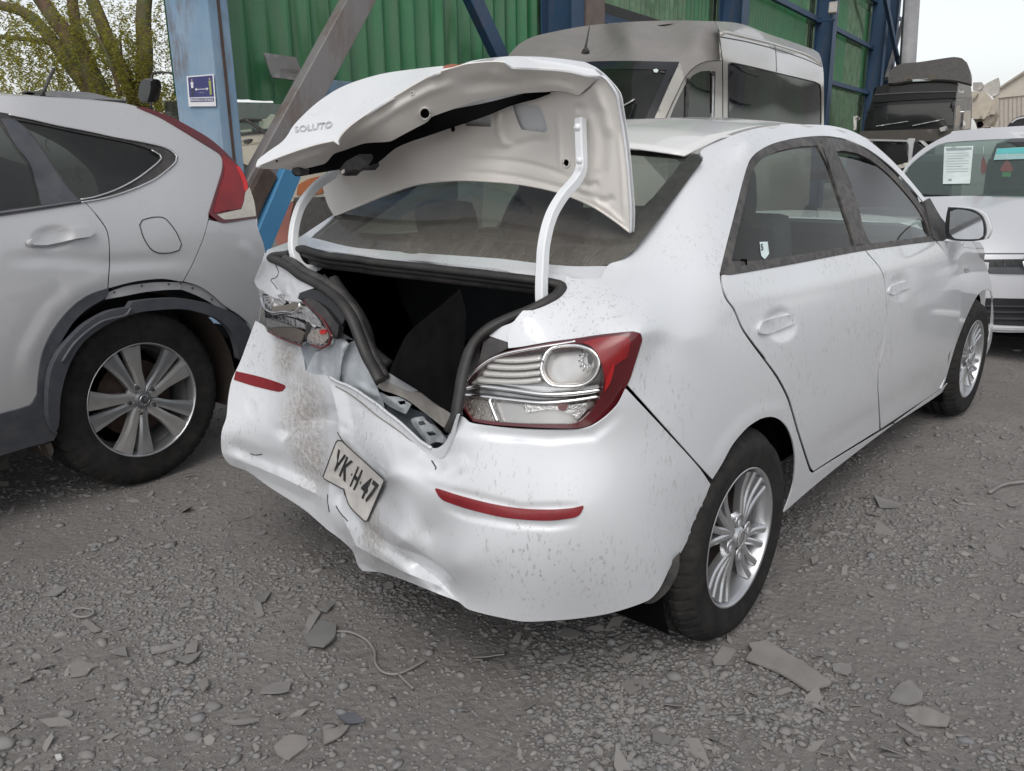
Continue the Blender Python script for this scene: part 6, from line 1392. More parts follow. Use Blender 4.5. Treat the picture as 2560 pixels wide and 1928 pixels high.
o = box('cabin_lining', vp(10.6, VSIDE+1.0, 1.0), (5.5, 1.6, .1), M_void, None, (0, 0, WA)); under(o, VAN)
o = link('roof_rear', grid_mesh('tmp', [[vp(t, L, 2.56-.35*(abs(L-VSIDE-1.0)/.8)**4) for L in np.linspace(VSIDE+.32, VSIDE+1.75, 9)] for t in (8.2, 10, VEND-.25)], M_van, None).data); bpy.data.objects.remove(bpy.data.objects['tmp']); under(o, VAN)

for t_ in (7.35, 10.9):
    wheel('wheel', VAN, vp(t_, VSIDE-.02, .34), .34, .21, .20, -1, 'five', M_alloyd, heading=WA)
# ================================================================== cream lorry inside the shed
LT = at(z('G', (330, 560)), 'd', 9.2); LX = Plane(LT, (-1, .02, 0))
LORRY = thing('cream_lorry', 'old cream lorry cab with single wiper behind the blue brace', 'truck', (float(LT[0]), float(LT[1]), 0))
G_ = lambda *p: z('G', *p)
def lpan(name, pts, mat, off=0.0, t=.02, h=10):
    o = panel(name, pts, LX, mat, None, h=h, t=t, off=off); under(o, LORRY); return o
M_cabc = simple('cream_cab_paint', (.50, .46, .37), .4, var=.06, dust=.2, coat=.3)
lpan('windscreen', G_((-440, 235), (560, 250), (760, 270), (760, 440), (580, 462), (140, 500), (-440, 545)), M_bglass, -.02)
lpan('screen_rubber', G_((-440, 530), (140, 488), (580, 448), (760, 430), (760, 445), (580, 468), (140, 512), (-440, 556)), M_black, .03)
lpan('front_panel', G_((-440, 553), (150, 508), (580, 465), (760, 446), (760, 640), (420, 700), (240, 752), (200, 740), (160, 712), (-440, 780)), M_cabc, .0)
lpan('panel_crease_shadow', G_((60, 588), (150, 576), (420, 548), (590, 525), (590, 540), (420, 562), (150, 592), (60, 604)), simple('cream_shadow_line', (.36, .32, .25), .5), .012)
lpan('lower_mask', G_((-440, 770), (165, 714), (205, 745), (245, 755), (420, 706), (760, 640), (760, 860), (400, 900), (220, 890), (-440, 1000)), M_black, -.05)
lpan('lamp_surround', G_((560, 990), (620, 820), (800, 780), (850, 800), (850, 1010), (560, 1005)), M_cabc, .02)
lpan('indicator', G_((612, 985), (625, 905), (700, 862), (790, 838), (815, 850), (820, 970), (700, 990)), simple('amber_lens', (.42, .12, .03), .25, coat=.4), .05)
lpan('bumper', G_((580, 1010), (850, 1000), (910, 1140), (900, 1200), (640, 1330), (600, 1180)), simple('dark_grey_bumper', (.055, .052, .05), .6, dust=.15), .10, .1)
lpan('bumper_end', G_((500, 1060), (580, 1035), (590, 1050), (560, 1180), (560, 1390), (470, 1420), (430, 1250)), simple('faded_red_paint', (.34, .13, .10), .5, var=.25, vs=2.5), .12, .1)
lpan('bumper_end', G_((535, 1010), (585, 1000), (590, 1035), (510, 1058)), M_cabc, .13, .1)
lpan('door_catch', G_((188, 548), (205, 545), (250, 535), (252, 548), (225, 575), (192, 572)), M_black, .03)
lpan('catch_recess', G_((150, 545), (225, 532), (225, 545), (150, 560)), simple('recess_grey', (.33, .31, .28), .5), .02)
lpan('torn_paper', G_((300, 450), (320, 380), (370, 375), (410, 335), (450, 345), (480, 320), (478, 380), (440, 440), (380, 455)), simple('greenish_paper', (.34, .38, .30), .8), .01, .004)
lpan('torn_paper', G_((585, 320), (600, 310), (605, 370), (585, 380)), simple('greenish_paper2', (.34, .38, .30), .8), .01, .004)
lpan('torn_paper', G_((150, 470), (250, 455), (260, 475), (180, 490)), simple('greenish_paper3', (.28, .32, .26), .8), .01, .004)
lpan('dash_strip', G_((130, 400), (330, 378), (330, 392), (130, 412)), M_black, .0, .004)
for nm, pts, r in (('wiper_arm', ((210, 380), (280, 430), (360, 490), (420, 540)), .02), ('wiper_blade', ((140, 405), (200, 378), (330, 385)), .012)):
    o = sweep(nm, LX.at(crm(G_(*pts), False, 8), .08), circ(r, 6), M_black, None, k=1); under(o, LORRY)
o = lump('wiper_hub', G_((395, 520), (430, 510), (442, 540), (425, 558), (400, 550)), 'x', float(LT[0])-.1, [(-.03, .7), (0, 1), (.08, 1)], M_black, None, 4); under(o, LORRY)
cy = float(LT[1])
for y0, y1, z0, z1, nm in ((cy-1.0, cy+1.2, 1.25, 1.28, 'cab_floor'),):
    o = link('cab_shell', mesh_np('cab_shell', [(LT[0]+.2, cy-1.1, .5), (LT[0]+.2, cy+1.3, .5), (LT[0]+2, cy+1.3, .5), (LT[0]+2, cy-1.1, .5), (LT[0]+.2, cy-1.1, 1.2), (LT[0]+.2, cy+1.3, 1.2), (LT[0]+2, cy+1.3, 2.3), (LT[0]+2, cy-1.1, 2.3)], [(0, 1, 5, 4), (1, 2, 6, 5), (2, 3, 7, 6), (3, 0, 4, 7)], False), M_cabc); under(o, LORRY)
mp = at(O((1015, 640)), 'd', 8.4)
o = lump('wing_mirror', O((975, 600), (990, 555), (1020, 545), (1062, 550), (1062, 620), (1040, 712), (985, 715), (968, 670)), 'x', float(mp[0]), [(-.02, .9), (0, 1), (.06, 1), (.1, .8)], M_blackg, None, 5); under(o, LORRY)
o = sweep('mirror_arm', [at(O(p), 'd', 8.4) for p in ((1050, 560), (1060, 515), (1090, 505), (1180, 506), (1210, 520), (1225, 560))], circ(.012, 6), M_black, None, k=3); under(o, LORRY)
o = sweep('mirror_arm', [at(O(p), 'd', 8.4) for p in ((1045, 700), (1050, 760))], circ(.012, 6), M_black, None, k=1); under(o, LORRY)

# ================================================================== white saloon at the right edge, facing the camera
E_ = lambda *p: z('E', *p); A_ = lambda *p: z('A', *p)
VX = 3.92
vc = at((2575, 655), 'x', VX); VY = float(vc[1])
HATCH = thing('silver_hatchback', 'pale silver car facing the camera with papers behind its windscreen', 'car', (VX, VY, 0))
HK = Skin([('x', 2480, 680, VX), ('x', 2560, 680, VX), (VX+.12, VY+.80, .62), (VX+.05, VY+.55, .60), (VX, VY, .60), (VX-.02, VY, .30), (VX, VY+.5, .30), (VX+.12, VY+.8, .32), (VX+.03, VY-.5, .60), (VX, VY-.5, .3),
           (VX+.35, VY+.4, .86), (VX+.35, VY-.4, .86), (VX+1.05, VY+.55, .985), (VX+1.05, VY, .985), (VX+1.05, VY-.5, .985), (VX+.10, VY, .74), (VX+.12, VY+.5, .74)], 1e-5)
WK = Skin([(VX+1.05, VY+.60, .99), (VX+.98, VY, .985), (VX+1.05, VY-.6, .99), (VX+1.75, VY+.52, 1.37), (VX+1.65, VY, 1.39), (VX+1.75, VY-.5, 1.37), (VX+1.35, VY, 1.20), (VX+2.1, VY+.45, 1.44), (VX+2.1, VY, 1.46), (VX+2.1, VY-.4, 1.44)], 1e-5)
M_vw = car_paint('pale_silver_paint', (.60, .605, .63), dirt=.3, specks=0, metal=.15, rough=.4)
def hpan(name, pts, sk, mat, par=HATCH, **k):
    o = panel(name, pts, sk, mat, None, **k); under(o, par) if par is HATCH else setattr(o, 'parent', par); return o
X1 = 1610
hpan('bonnet', E_((430, 540), (700, 533), (1022, 536), (X1, 540), (X1, 848), (1022, 850), (780, 850), (560, 846)), HK, M_vw, h=10, t=.01)
hpan('bumper', E_((560, 858), (780, 858), (1022, 858), (X1, 858), (X1, 1300), (1022, 1292), (880, 1290), (780, 1280), (560, 1250)), HK, M_vw, h=10, t=.01)
hpan('bonnet_gap', E_((560, 846), (1022, 849), (X1, 848), (X1, 860), (1022, 860), (560, 858)), HK, M_ink, h=10, t=0, off=-.012)
M_grl = simple('grille_black', (.02, .02, .022), .4)
hpan('grille', E_((700, 890), (820, 886), (1022, 884), (X1, 884), (X1, 968), (1022, 967), (830, 964), (720, 960)), HK, M_grl, h=8, t=.006, off=.004)
hpan('lower_grille', E_((760, 1103), (850, 1101), (1022, 1104), (X1, 1106), (X1, 1255), (1022, 1256), (855, 1248), (780, 1235)), HK, M_grl, h=8, t=.006, off=.004)
for yy in (1140, 1172, 1208):
    hpan('grille_bar', E_((780, yy), (1022, yy+3), (X1, yy+4), (X1, yy+14), (1022, yy+13), (780, yy+9)), HK, simple('grille_bar_grey', (.05, .05, .055), .4) if yy == 1140 else bpy.data.materials['grille_bar_grey'], h=7, t=.02, off=.018)
for xx in (862, 905, 950, 994):
    hpan('grille_bar', E_((xx, 888), (xx+5, 888), (xx+14, 925), (xx+9, 925)), HK, bpy.data.materials['grille_bar_grey'], h=5, t=.01, off=.014)
hpan('grille_trim', E_((820, 928), (1022, 930), (X1, 930), (X1, 966), (1022, 966), (832, 962)), HK, simple('grille_grey', (.075, .078, .085), .4), h=7, t=.008, off=.012)
hpan('lip_strip', E_((845, 1263), (1022, 1268), (X1, 1270), (X1, 1284), (1022, 1282), (845, 1276)), HK, M_bright, h=6, t=.02, off=.016)
hpan('bumper_shadow_gap', E_((845, 1284), (1022, 1290), (X1, 1292), (X1, 1330), (1022, 1320), (845, 1305)), HK, M_void, h=8, t=.0, off=-.03)
ce = at((2588, 655), 'x', VX-.02)
o = sweep('badge_ring', [ce+np.array([0, .062*math.cos(a), .062*math.sin(a)]) for a in np.linspace(0, 6.283, 29)], circ(.006, 6), M_chrome, None, k=1, up=(1, 0, 0)); under(o, HATCH)
o = sweep('badge_letter', [ce+np.array([0, y, zz]) for y, zz in ((.05, .03), (.025, -.045), (0, .0), (-.025, -.045), (-.05, .03))], circ(.005, 5), M_chrome, None, k=1, up=(1, 0, 0)); under(o, HATCH)
scr = A_((1395, 520), (1460, 438), (1510, 388), (1580, 335), (1650, 292), (1710, 275), (1950, 258), (2204, 247), (2560, 240), (2560, 622), (2204, 617), (1900, 612), (1600, 604), (1500, 590))
hpan('windscreen', scr, WK, M_dglass if False else glass('green_tint_screen', (.74, .84, .80), dust=.05, refl=.3), h=16, t=.004)
hpan('roof', A_((1440, 430), (1490, 370), (1560, 310), (1640, 262), (1720, 222), (1760, 205), (1900, 186), (2204, 166), (2560, 150), (2560, 238), (2204, 244), (1950, 255), (1710, 272), (1650, 288), (1575, 332), (1505, 385), (1456, 436)), WK, M_vw, h=9, t=.01, off=.004)
hpan('pillar', A_((1380, 530), (1442, 432), (1458, 436), (1395, 535)), WK, M_vw, h=6, t=.02, off=.004)
pp = hpan('notice', A_((1693, 300), (1880, 294), (1858, 535), (1684, 538)), WK, M_paper, h=12, t=.002, off=.012)
Qn = A_((1693, 300), (1880, 294), (1858, 535), (1684, 538)); qm = quadmap(Qn)
for k in range(9):
    v = .88-.07*k; o = panel('printed_line', [tuple(q) for q in qm(np.array([(.1, v), (.88 if k % 3 else .7, v), (.88 if k % 3 else .7, v+.018), (.1, v+.018)]))], WK, simple('faint_print', (.42, .48, .48), .8) if k == 0 else bpy.data.materials['faint_print'], None, h=14, t=0, off=.016, raw=True); o.parent = pp; o.matrix_parent_inverse = Matrix.Identity(4)
o = panel('printed_header', [tuple(q) for q in qm(np.array([(.07, .90), (.95, .90), (.95, .96), (.07, .96)]))], WK, simple('faint_header', (.25, .30, .30), .8), None, h=14, t=0, off=.016, raw=True); o.parent = pp
o = panel('printed_mark', [tuple(q) for q in qm(np.array([(.2, .08), (.32, .08), (.32, .13), (.2, .13)]))], WK, bpy.data.materials['faint_header'], None, h=14, t=0, off=.016, raw=True); o.parent = pp
st_ = hpan('windscreen_ticket', A_((2030, 312), (2204, 302), (2300, 298), (2300, 372), (2204, 376), (2010, 384)), WK, simple('pale_ticket', (.28, .42, .42), .7), h=8, t=.003, off=.006)
hpan('windscreen_ticket', A_((2035, 312), (2204, 304), (2300, 300), (2300, 338), (2204, 340), (2025, 345)), WK, simple('teal_ticket', (.10, .42, .42), .7), h=8, t=.002, off=.012)
hpan('seat_back', A_((2000, 560), (2020, 470), (2050, 420), (2300, 400), (2300, 600), (2000, 600)), Offset(WK, (.9, 0, -.1)), M_seat, h=16, t=.1)
hpan('inner_pillar', A_((1580, 560), (1650, 430), (1680, 330), (1690, 320), (1680, 440), (1610, 570)), Offset(WK, (.5, 0, 0)), simple('trim_grey', (.20, .22, .22), .6), h=9, t=.03)
o = box('cabin_lining', (VX+2.2, VY, .9), (.6, 1.4, .7), M_seat, None, None, .05); under(o, HATCH)
o = box('dashboard', (VX+1.35, VY, .93), (.5, 1.3, .08), M_dash, None, None, .02); under(o, HATCH)
o = box('cabin_glass', (VX+2.55, VY, 1.14), (1.7, 1.3, .5), M_blackg, None, None, .12); under(o, HATCH)
o = box('roof_panel', (VX+2.75, VY, 1.42), (1.6, 1.16, .06), M_vw, None, None, .025); under(o, HATCH)
o = box('front_wing', (VX+.75, VY+.79, .66), (1.3, .10, .36), M_vw, None, None, .04); under(o, HATCH)
o = box('front_wing', (VX+.75, VY-.79, .66), (1.3, .10, .36), M_vw, None, None, .04); under(o, HATCH)
o = box('lower_body', (VX+2.15, VY, .47), (3.5, 1.64, .46), M_vw, None, None, .1); under(o, HATCH)
o = box('underbody', (VX+1.9, VY, .24), (3.4, 1.4, .12), M_void, None); under(o, HATCH)
for s in (-1, 1):
    wheel('wheel', HATCH, (VX+.75, VY+s*.80, .31), .31, .19, .20, s, 'multi', M_alloyd)
# air fresheners hanging behind the screen
def fresh(label, outl, low, cols, strg):
    c = WK.at([outl[0]], -.02)[0]; T = thing('air_freshener', label, 'air freshener', tuple(c), 'air fresheners hanging in the silver car')
    PK = Plane(c, (-1, 0, 0))
    for nm, p, m_ in (('tree_shape', outl, cols[0]), ('tree_base', low, cols[1])):
        o = panel(nm, p, PK, m_, None, h=6, t=.006); under(o, T)
    o = sweep('string', [PK.at([q])[0] for q in strg], circ(.0015, 4), M_paper, None, k=1); under(o, T)
M_fr = simple('freshener_red', (.72, .05, .06), .6); M_fg = simple('freshener_green', (.10, .42, .10), .6)
fresh('red and green watermelon coloured air freshener in the windscreen', A_((2092, 385), (2108, 392), (2125, 425), (2134, 445), (2125, 458), (2060, 458), (2052, 440), (2068, 415)), A_((2068, 462), (2120, 462), (2118, 492), (2060, 492)), (M_fr, M_fg), A_((2094, 340), (2092, 385)))
fresh('narrow plain red air freshener hanging nearer the white notice', A_((1942, 360), (1952, 375), (1965, 430), (1955, 470), (1930, 470), (1926, 440), (1932, 390)), A_((1930, 470), (1954, 470), (1952, 484), (1930, 484)), (M_fr, simple('freshener_pink', (.6, .35, .35), .6)), A_((1946, 300), (1943, 360)))

# ================================================================== black lorry and others far right
def far_vehicle(name, label, cat, d, group=None):
    return thing(name, label, cat, tuple(at(C_((1200, 1000)), 'd', d)*np.array([1, 1, 0])), group)
BL = far_vehicle('black_lorry', 'black lorry cab with roof deflector parked by the shed', 'truck', 19)
bc = at(C_((1100, 1000)), 'd', 19); BP = Plane(bc, -WU-.05*WN); b2 = at(C_((1450, 1000)), 'd', 18.8); BS = Plane(b2, -WN)
M_lor = simple('black_lorry_paint', (.012, .012, .013), .25, var=.1, coat=.3); M_lor2 = simple('grey_lorry_side', (.045, .046, .05), .4, coat=.3)
BR = Skin([tuple(bc+WN*n_+WU*u_+np.array([0, 0, h_])) for n_, u_, h_ in ((1.1, 0, .9), (-1.1, 0, .9), (0, 0, .95), (1.0, .5, 1.4), (-1.0, .5, 1.4), (1.0, 1.4, 2.3), (-1.0, 1.4, 2.3), (0, 1.0, 2.0))])
def bp_(name, pts, sk, mat, off=0, t=.06, h=10, par=None):
    o = panel(name, pts, sk, mat, None, h=h, t=t, off=off); under(o, par or BL); return o
bp_('roof_deflector', C_((815, 770), (825, 690), (850, 640), (890, 608), (960, 588), (1100, 575), (1200, 560), (1420, 528), (1500, 540), (1545, 580), (1570, 650), (1590, 780), (1440, 745), (1270, 735), (1040, 745), (900, 765)), BR, simple('deflector_grey', (.055, .05, .046), .35, coat=.4, dust=.1))
bp_('cab_front', C_((690, 860), (720, 805), (820, 772), (1040, 748), (1430, 748), (1462, 790), (1446, 900), (1432, 1000), (1420, 1215), (590, 1215), (600, 1120), (655, 960)), BP, M_lor, .1)
bp_('windscreen', C_((680, 985), (1040, 965), (1425, 950), (1415, 1160), (1000, 1185), (600, 1195), (640, 1060)), BP, simple('lorry_screen', (.02, .022, .022), .08, coat=.6), .13, .02)
bp_('sun_visor', C_((690, 870), (1040, 850), (1445, 840), (1440, 905), (1040, 925), (670, 950)), BP, simple('visor_black', (.010, .010, .011), .3), .25, .1)
for p in (((955, 705), (1030, 698), (1032, 740), (958, 745)), ((1180, 690), (1258, 685), (1262, 735), (1186, 740))):
    bp_('roof_lamp', C_(*p), BP, simple('amber_smoke', (.11, .095, .075), .3) if p[0][0] == 955 else bpy.data.materials['amber_smoke'], .5, .05, 6)
for p in (((1042, 735), (1215, 728), (1215, 748), (1042, 755)), ((1268, 730), (1410, 728), (1415, 742), (1270, 745))):
    bp_('sky_strip', C_(*p), BP, M_paper, .35, .03, 6)  # white strips stand for bright sky between deflector and cab roof
bp_('cab_side', C_((1462, 790), (1520, 780), (1580, 790), (1592, 900), (1590, 1060), (1580, 1200), (1420, 1215), (1432, 1000), (1446, 900)), BS, M_lor2, .0)
bp_('side_window', C_((1445, 985), (1480, 972), (1490, 1040), (1485, 1150), (1430, 1185)), BS, simple('warm_glass', (.17, .14, .115), .15), .03, .02, 6)
bp_('side_seam', C_((1452, 920), (1530, 915), (1532, 1000), (1520, 1190), (1510, 1190), (1520, 1000), (1520, 928), (1452, 934)), BS, M_lor, .03, .02, 6)
bp_('deflector_side', C_((1500, 560), (1548, 585), (1590, 700), (1590, 800), (1470, 790), (1440, 745), (1480, 690)), BS, M_lor2, -.2)
bp_('marker_lamp', C_((1506, 628), (1540, 622), (1552, 640), (1530, 655), (1508, 648)), BS, M_paper, -.1, .03, 4)
bp_('wing_mirror', C_((1518, 1030), (1580, 1020), (1576, 1190), (1505, 1200)), BS, M_chrome, .4, .1, 6)
bp_('wing_mirror', C_((494, 1078), (520, 1072), (518, 1200), (496, 1206)), BP, simple('mirror_back', (.62, .60, .56), .3), .3, .1, 5)
bp_('mirror_arm', C_((600, 1050), (640, 1020), (680, 1005), (640, 1035)), BP, M_lor, .3, .05, 5)
bp_('scuttle_panel', C_((560, 1215), (1420, 1190), (1380, 1250), (1250, 1300), (1000, 1320), (560, 1320)), BP, simple('brown_scuttle', (.075, .066, .058), .6), .2)
bp_('wiper_mount', C_((1290, 1185), (1350, 1165), (1365, 1180), (1345, 1210), (1300, 1220)), BP, M_lampgrey, .3, .05, 5)
bp_('visor_highlight', C_((692, 872), (1040, 852), (1445, 842), (1446, 850), (1040, 860), (690, 880)), BP, simple('visor_highlight', (.12, .115, .11), .3), .37, .02, 6)  # lighter strip painted as the highlight along the visor's top
bp_('side_highlight', C_((1470, 830), (1520, 840), (1518, 862), (1464, 856)), BS, simple('pale_highlight', (.42, .41, .40), .4), .04, .02, 5)  # pale patch on the cab side, a highlight put in as colour
bp_('wiper', C_((700, 1165), (1000, 1120), (1002, 1126), (702, 1172)), BP, M_lampgrey, .17, .02, 5)
bp_('wiper', C_((1040, 1160), (1330, 1100), (1332, 1106), (1042, 1167)), BP, M_lampgrey, .17, .02, 5)
o = box('cab_body', tuple(bc+WU*1.2+WN*.35+np.array([0, 0, -.45])), (1.9, 1.5, 2.0), M_lor, None, (0, 0, WA), .1); under(o, BL)
P4 = thing('black_pickup', 'black vehicle with bright windscreen frame between the sedan and lorry', 'car', tuple(at(C_((900, 1400)), 'd', 12)*np.array([1, 1, 0])))
pc = at(C_((900, 1400)), 'd', 12); PP = Plane(pc, -WU)
def p4(name, pts, mat, off=0, t=.05, h=8): 
    o = panel(name, pts, PP, mat, None, h=h, t=t, off=off); under(o, P4)
p4('windscreen', C_((560, 1300), (990, 1310), (998, 1520), (560, 1540)), simple('black_screen', (.012, .012, .013), .12), 0, .02)
p4('screen_frame', C_((560, 1286), (700, 1288), (980, 1296), (985, 1312), (700, 1306), (560, 1302)), M_bright, .03)
p4('pillar', C_((985, 1300), (1010, 1280), (1060, 1282), (1050, 1340), (1030, 1500), (1000, 1505), (1005, 1340)), M_bright, .02)
p4('side_window', C_((1060, 1310), (1110, 1340), (1160, 1385), (1040, 1500), (1042, 1400)), simple('black_side_glass', (.015, .016, .017), .15), -.05, .02)
p4('roof_rail', C_((1100, 1300), (1140, 1305), (1200, 1360), (1180, 1375), (1130, 1330)), M_bright, .0, .04, 5)
p4('scuttle', C_((900, 1530), (990, 1505), (1010, 1540), (930, 1560)), simple('white_scuttle', (.55, .52, .46), .5), .05, .05, 6)
o = box('body', tuple(pc+WU*.9+np.array([0, 0, -.5])), (1.6, 1.5, .9), M_blackg, None, (0, 0, WA), .1); under(o, P4)
CT = thing('cream_truck', 'sunlit cream truck cab beyond the black lorry', 'truck', tuple(at(C_((1700, 1000)), 'd', 27)*np.array([1, 1, 0])))
cc_ = at(C_((1700, 1000)), 'd', 27); CP = Plane(cc_, -WU)
M_ct = simple('cream_truck_paint', (.56, .50, .41), .5, var=.1)
def ctp(name, pts, mat, off=0, t=.3, h=8):
    o = panel(name, pts, CP, mat, None, h=h, t=t, off=off); under(o, CT)
ctp('cab', C_((1560, 850), (1640, 845), (1720, 860), (1765, 905), (1775, 960), (1745, 1050), (1700, 1105), (1560, 1090)), M_ct, .3)
ctp('roof_deflector', C_((1600, 765), (1680, 760), (1700, 790), (1660, 840), (1600, 835)), simple('pale_grey_deflector', (.42, .40, .37), .5), .2)
ctp('roof_deflector', C_((1655, 838), (1700, 790), (1760, 755), (1835, 718), (1848, 780), (1838, 870), (1780, 900), (1720, 856)), simple('pale_grey_deflector2', (.50, .48, .45), .5), 0)
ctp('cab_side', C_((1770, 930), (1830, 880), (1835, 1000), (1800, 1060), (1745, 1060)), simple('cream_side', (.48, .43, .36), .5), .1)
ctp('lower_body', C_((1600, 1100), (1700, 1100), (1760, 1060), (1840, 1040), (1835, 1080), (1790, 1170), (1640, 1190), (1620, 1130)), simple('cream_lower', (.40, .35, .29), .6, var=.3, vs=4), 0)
ctp('dark_gap', C_((1640, 1130), (1680, 1120), (1700, 1150), (1680, 1180), (1640, 1180)), M_void, .15, .05, 5)
ctp('pipe', C_((1640, 870), (1655, 868), (1640, 910), (1600, 930), (1598, 915), (1630, 900)), simple('pipe_grey', (.2, .18, .16), .5), .4, .05, 4)
ctp('body_rib', C_((1820, 1060), (1842, 1050), (1800, 1175), (1780, 1175)), simple('rib_tan', (.25, .21, .16), .6), .1, .05, 4)
DR = thing('dark_car', 'dark car with chrome roof rail beyond the silver car at right edge', 'car', tuple(at(C_((2050, 1130)), 'd', 11)*np.array([1, 1, 0])))
dc = at(C_((2050, 1130)), 'd', 11); DP = Plane(dc, -WU)
for nm, pts, m_, of in (('roof', C_((1910, 1180), (1940, 1140), (1985, 1098), (2073, 1068), (2400, 1040), (2400, 1180)), M_blackg, 0), ('roof_rail', C_((1950, 1135), (1990, 1100), (2073, 1078), (2400, 1050), (2400, 1062), (2073, 1092), (2000, 1112), (1962, 1140)), M_bright, .05)):
    o = panel(nm, pts, DP, m_, None, h=9, t=.6 if nm == 'roof' else .04, off=of); under(o, DR)
# ================================================================== the yard behind the photographer (seen in paint and glass)
def yard_house(name, label, x, y, w_, d_, h_, rz, col, roof):
    T = thing(name, label, 'building', (x, y, 0))
    T.rotation_euler = (0, 0, rz)
    V = [(-w_/2, -d_/2, 0), (w_/2, -d_/2, 0), (w_/2, d_/2, 0), (-w_/2, d_/2, 0), (-w_/2, -d_/2, h_), (w_/2, -d_/2, h_), (w_/2, d_/2, h_), (-w_/2, d_/2, h_), (-w_/2, 0, h_+1.4), (w_/2, 0, h_+1.4)]
    link('wall', mesh_np('wall', V, [(0, 1, 5, 4), (2, 3, 7, 6), (1, 2, 6, 9, 5), (3, 0, 4, 8, 7)], False), simple(name+'_wall', col, .8, var=.15, vs=1), T)
    link('roof', mesh_np('roof', [(-w_/2-.3, -d_/2-.4, h_-.25), (w_/2+.3, -d_/2-.4, h_-.25), (w_/2+.3, 0, h_+1.48), (-w_/2-.3, 0, h_+1.48), (w_/2+.3, d_/2+.4, h_-.25), (-w_/2-.3, d_/2+.4, h_-.25)], [(0, 1, 2, 3), (3, 2, 4, 5)], False), simple(name+'_roof', roof, .7, var=.15, vs=1), T)
yard_house('brick_store', 'brown brick store with low gable across the yard', 9, -22, 10, 6, 2.4, .15, (.26, .13, .09), (.22, .20, .20))
if 0: yard_house('grey_store', 'long grey block store behind the photographer', -13, -5, 12, 6, 2.4, 1.35, (.24, .23, .22), (.20, .20, .21))
def yard_tree(label, x, y, h_, r_):
    T = thing('yard_tree', label, 'tree', (x, y, 0), 'trees across the yard')
    sweep('trunk', [(0, 0, 0), (.1, .05, h_*.4), (0, .1, h_*.75)], circ(.16, 8), M_bark, T, k=3, scale=[1, .5])
    st = [np.array([rgt.normal(0, r_*.5), rgt.normal(0, r_*.5), h_*.68+rgt.normal(0, r_*.32)]) for _ in range(120)]
    link('crown', frond_mesh(st, M_leaf, 'crown', rgt, (.5, 1.1), .05, .2, .09), M_leaf, T)
yard_tree('tall leafy tree across the yard right of the brick store', 17, -20, 5.5, 2.2)
yard_tree('broad leafy tree across the yard left of the brick store', 2.5, -12.5, 4.8, 2.0)
yard_tree('young leafy tree alone at the far end of the yard', -7, -11.5, 4.6, 1.8)
# ================================================================== scraps, stones and wire on the gravel
F_ = lambda *p: z('F', *p); D_ = lambda *p: z('d', *p)
M_card = simple('dusty_card', (.225, .208, .196), .9, var=.12, vs=12, bump=.15, bs=40); M_shard = simple('dusty_plastic', (.212, .202, .194), .8, var=.2, vs=10); M_dsh = simple('grey_plastic_disc', (.165, .163, .16), .75, var=.2)
M_pale = simple('pale_scrap', (.5, .48, .46), .7); M_blues = simple('blue_grey_scrap', (.125, .132, .15), .7, var=.3)
rgd = np.random.default_rng(9)
def scrap(name, label, pts, mat, t=.005, lift=.012, cat='debris', tilt=None, group='flat scraps on the gravel'):
    c = np.mean(pts, 0); g = at(tuple(c), 'z', 0.0); zz = gz(g[0], g[1])+lift
    n = np.array([rgd.normal(0, .07), rgd.normal(0, .07), 1.0]) if tilt is None else np.array(tilt)
    PL = Plane((g[0], g[1], zz), n)
    PL.bumps = [bowl(tuple(c+rgd.normal(0, 12, 2)), 40, 25, rgd.uniform(-.006, .010), rgd.uniform(0, 3))]
    T = panel(name, pts, PL, mat, None, h=8, t=t)
    return tag(T, label, cat, group)
scrap('cardboard_sheet', 'large torn sheet of dusty cardboard lying behind the right rear tyre', D_((500, 1310), (590, 1295), (660, 1340), (760, 1400), (885, 1488), (880, 1500), (775, 1525), (740, 1500), (640, 1440), (490, 1380), (520, 1340)), M_card, .006, .02, tilt=(0, 0, 1))
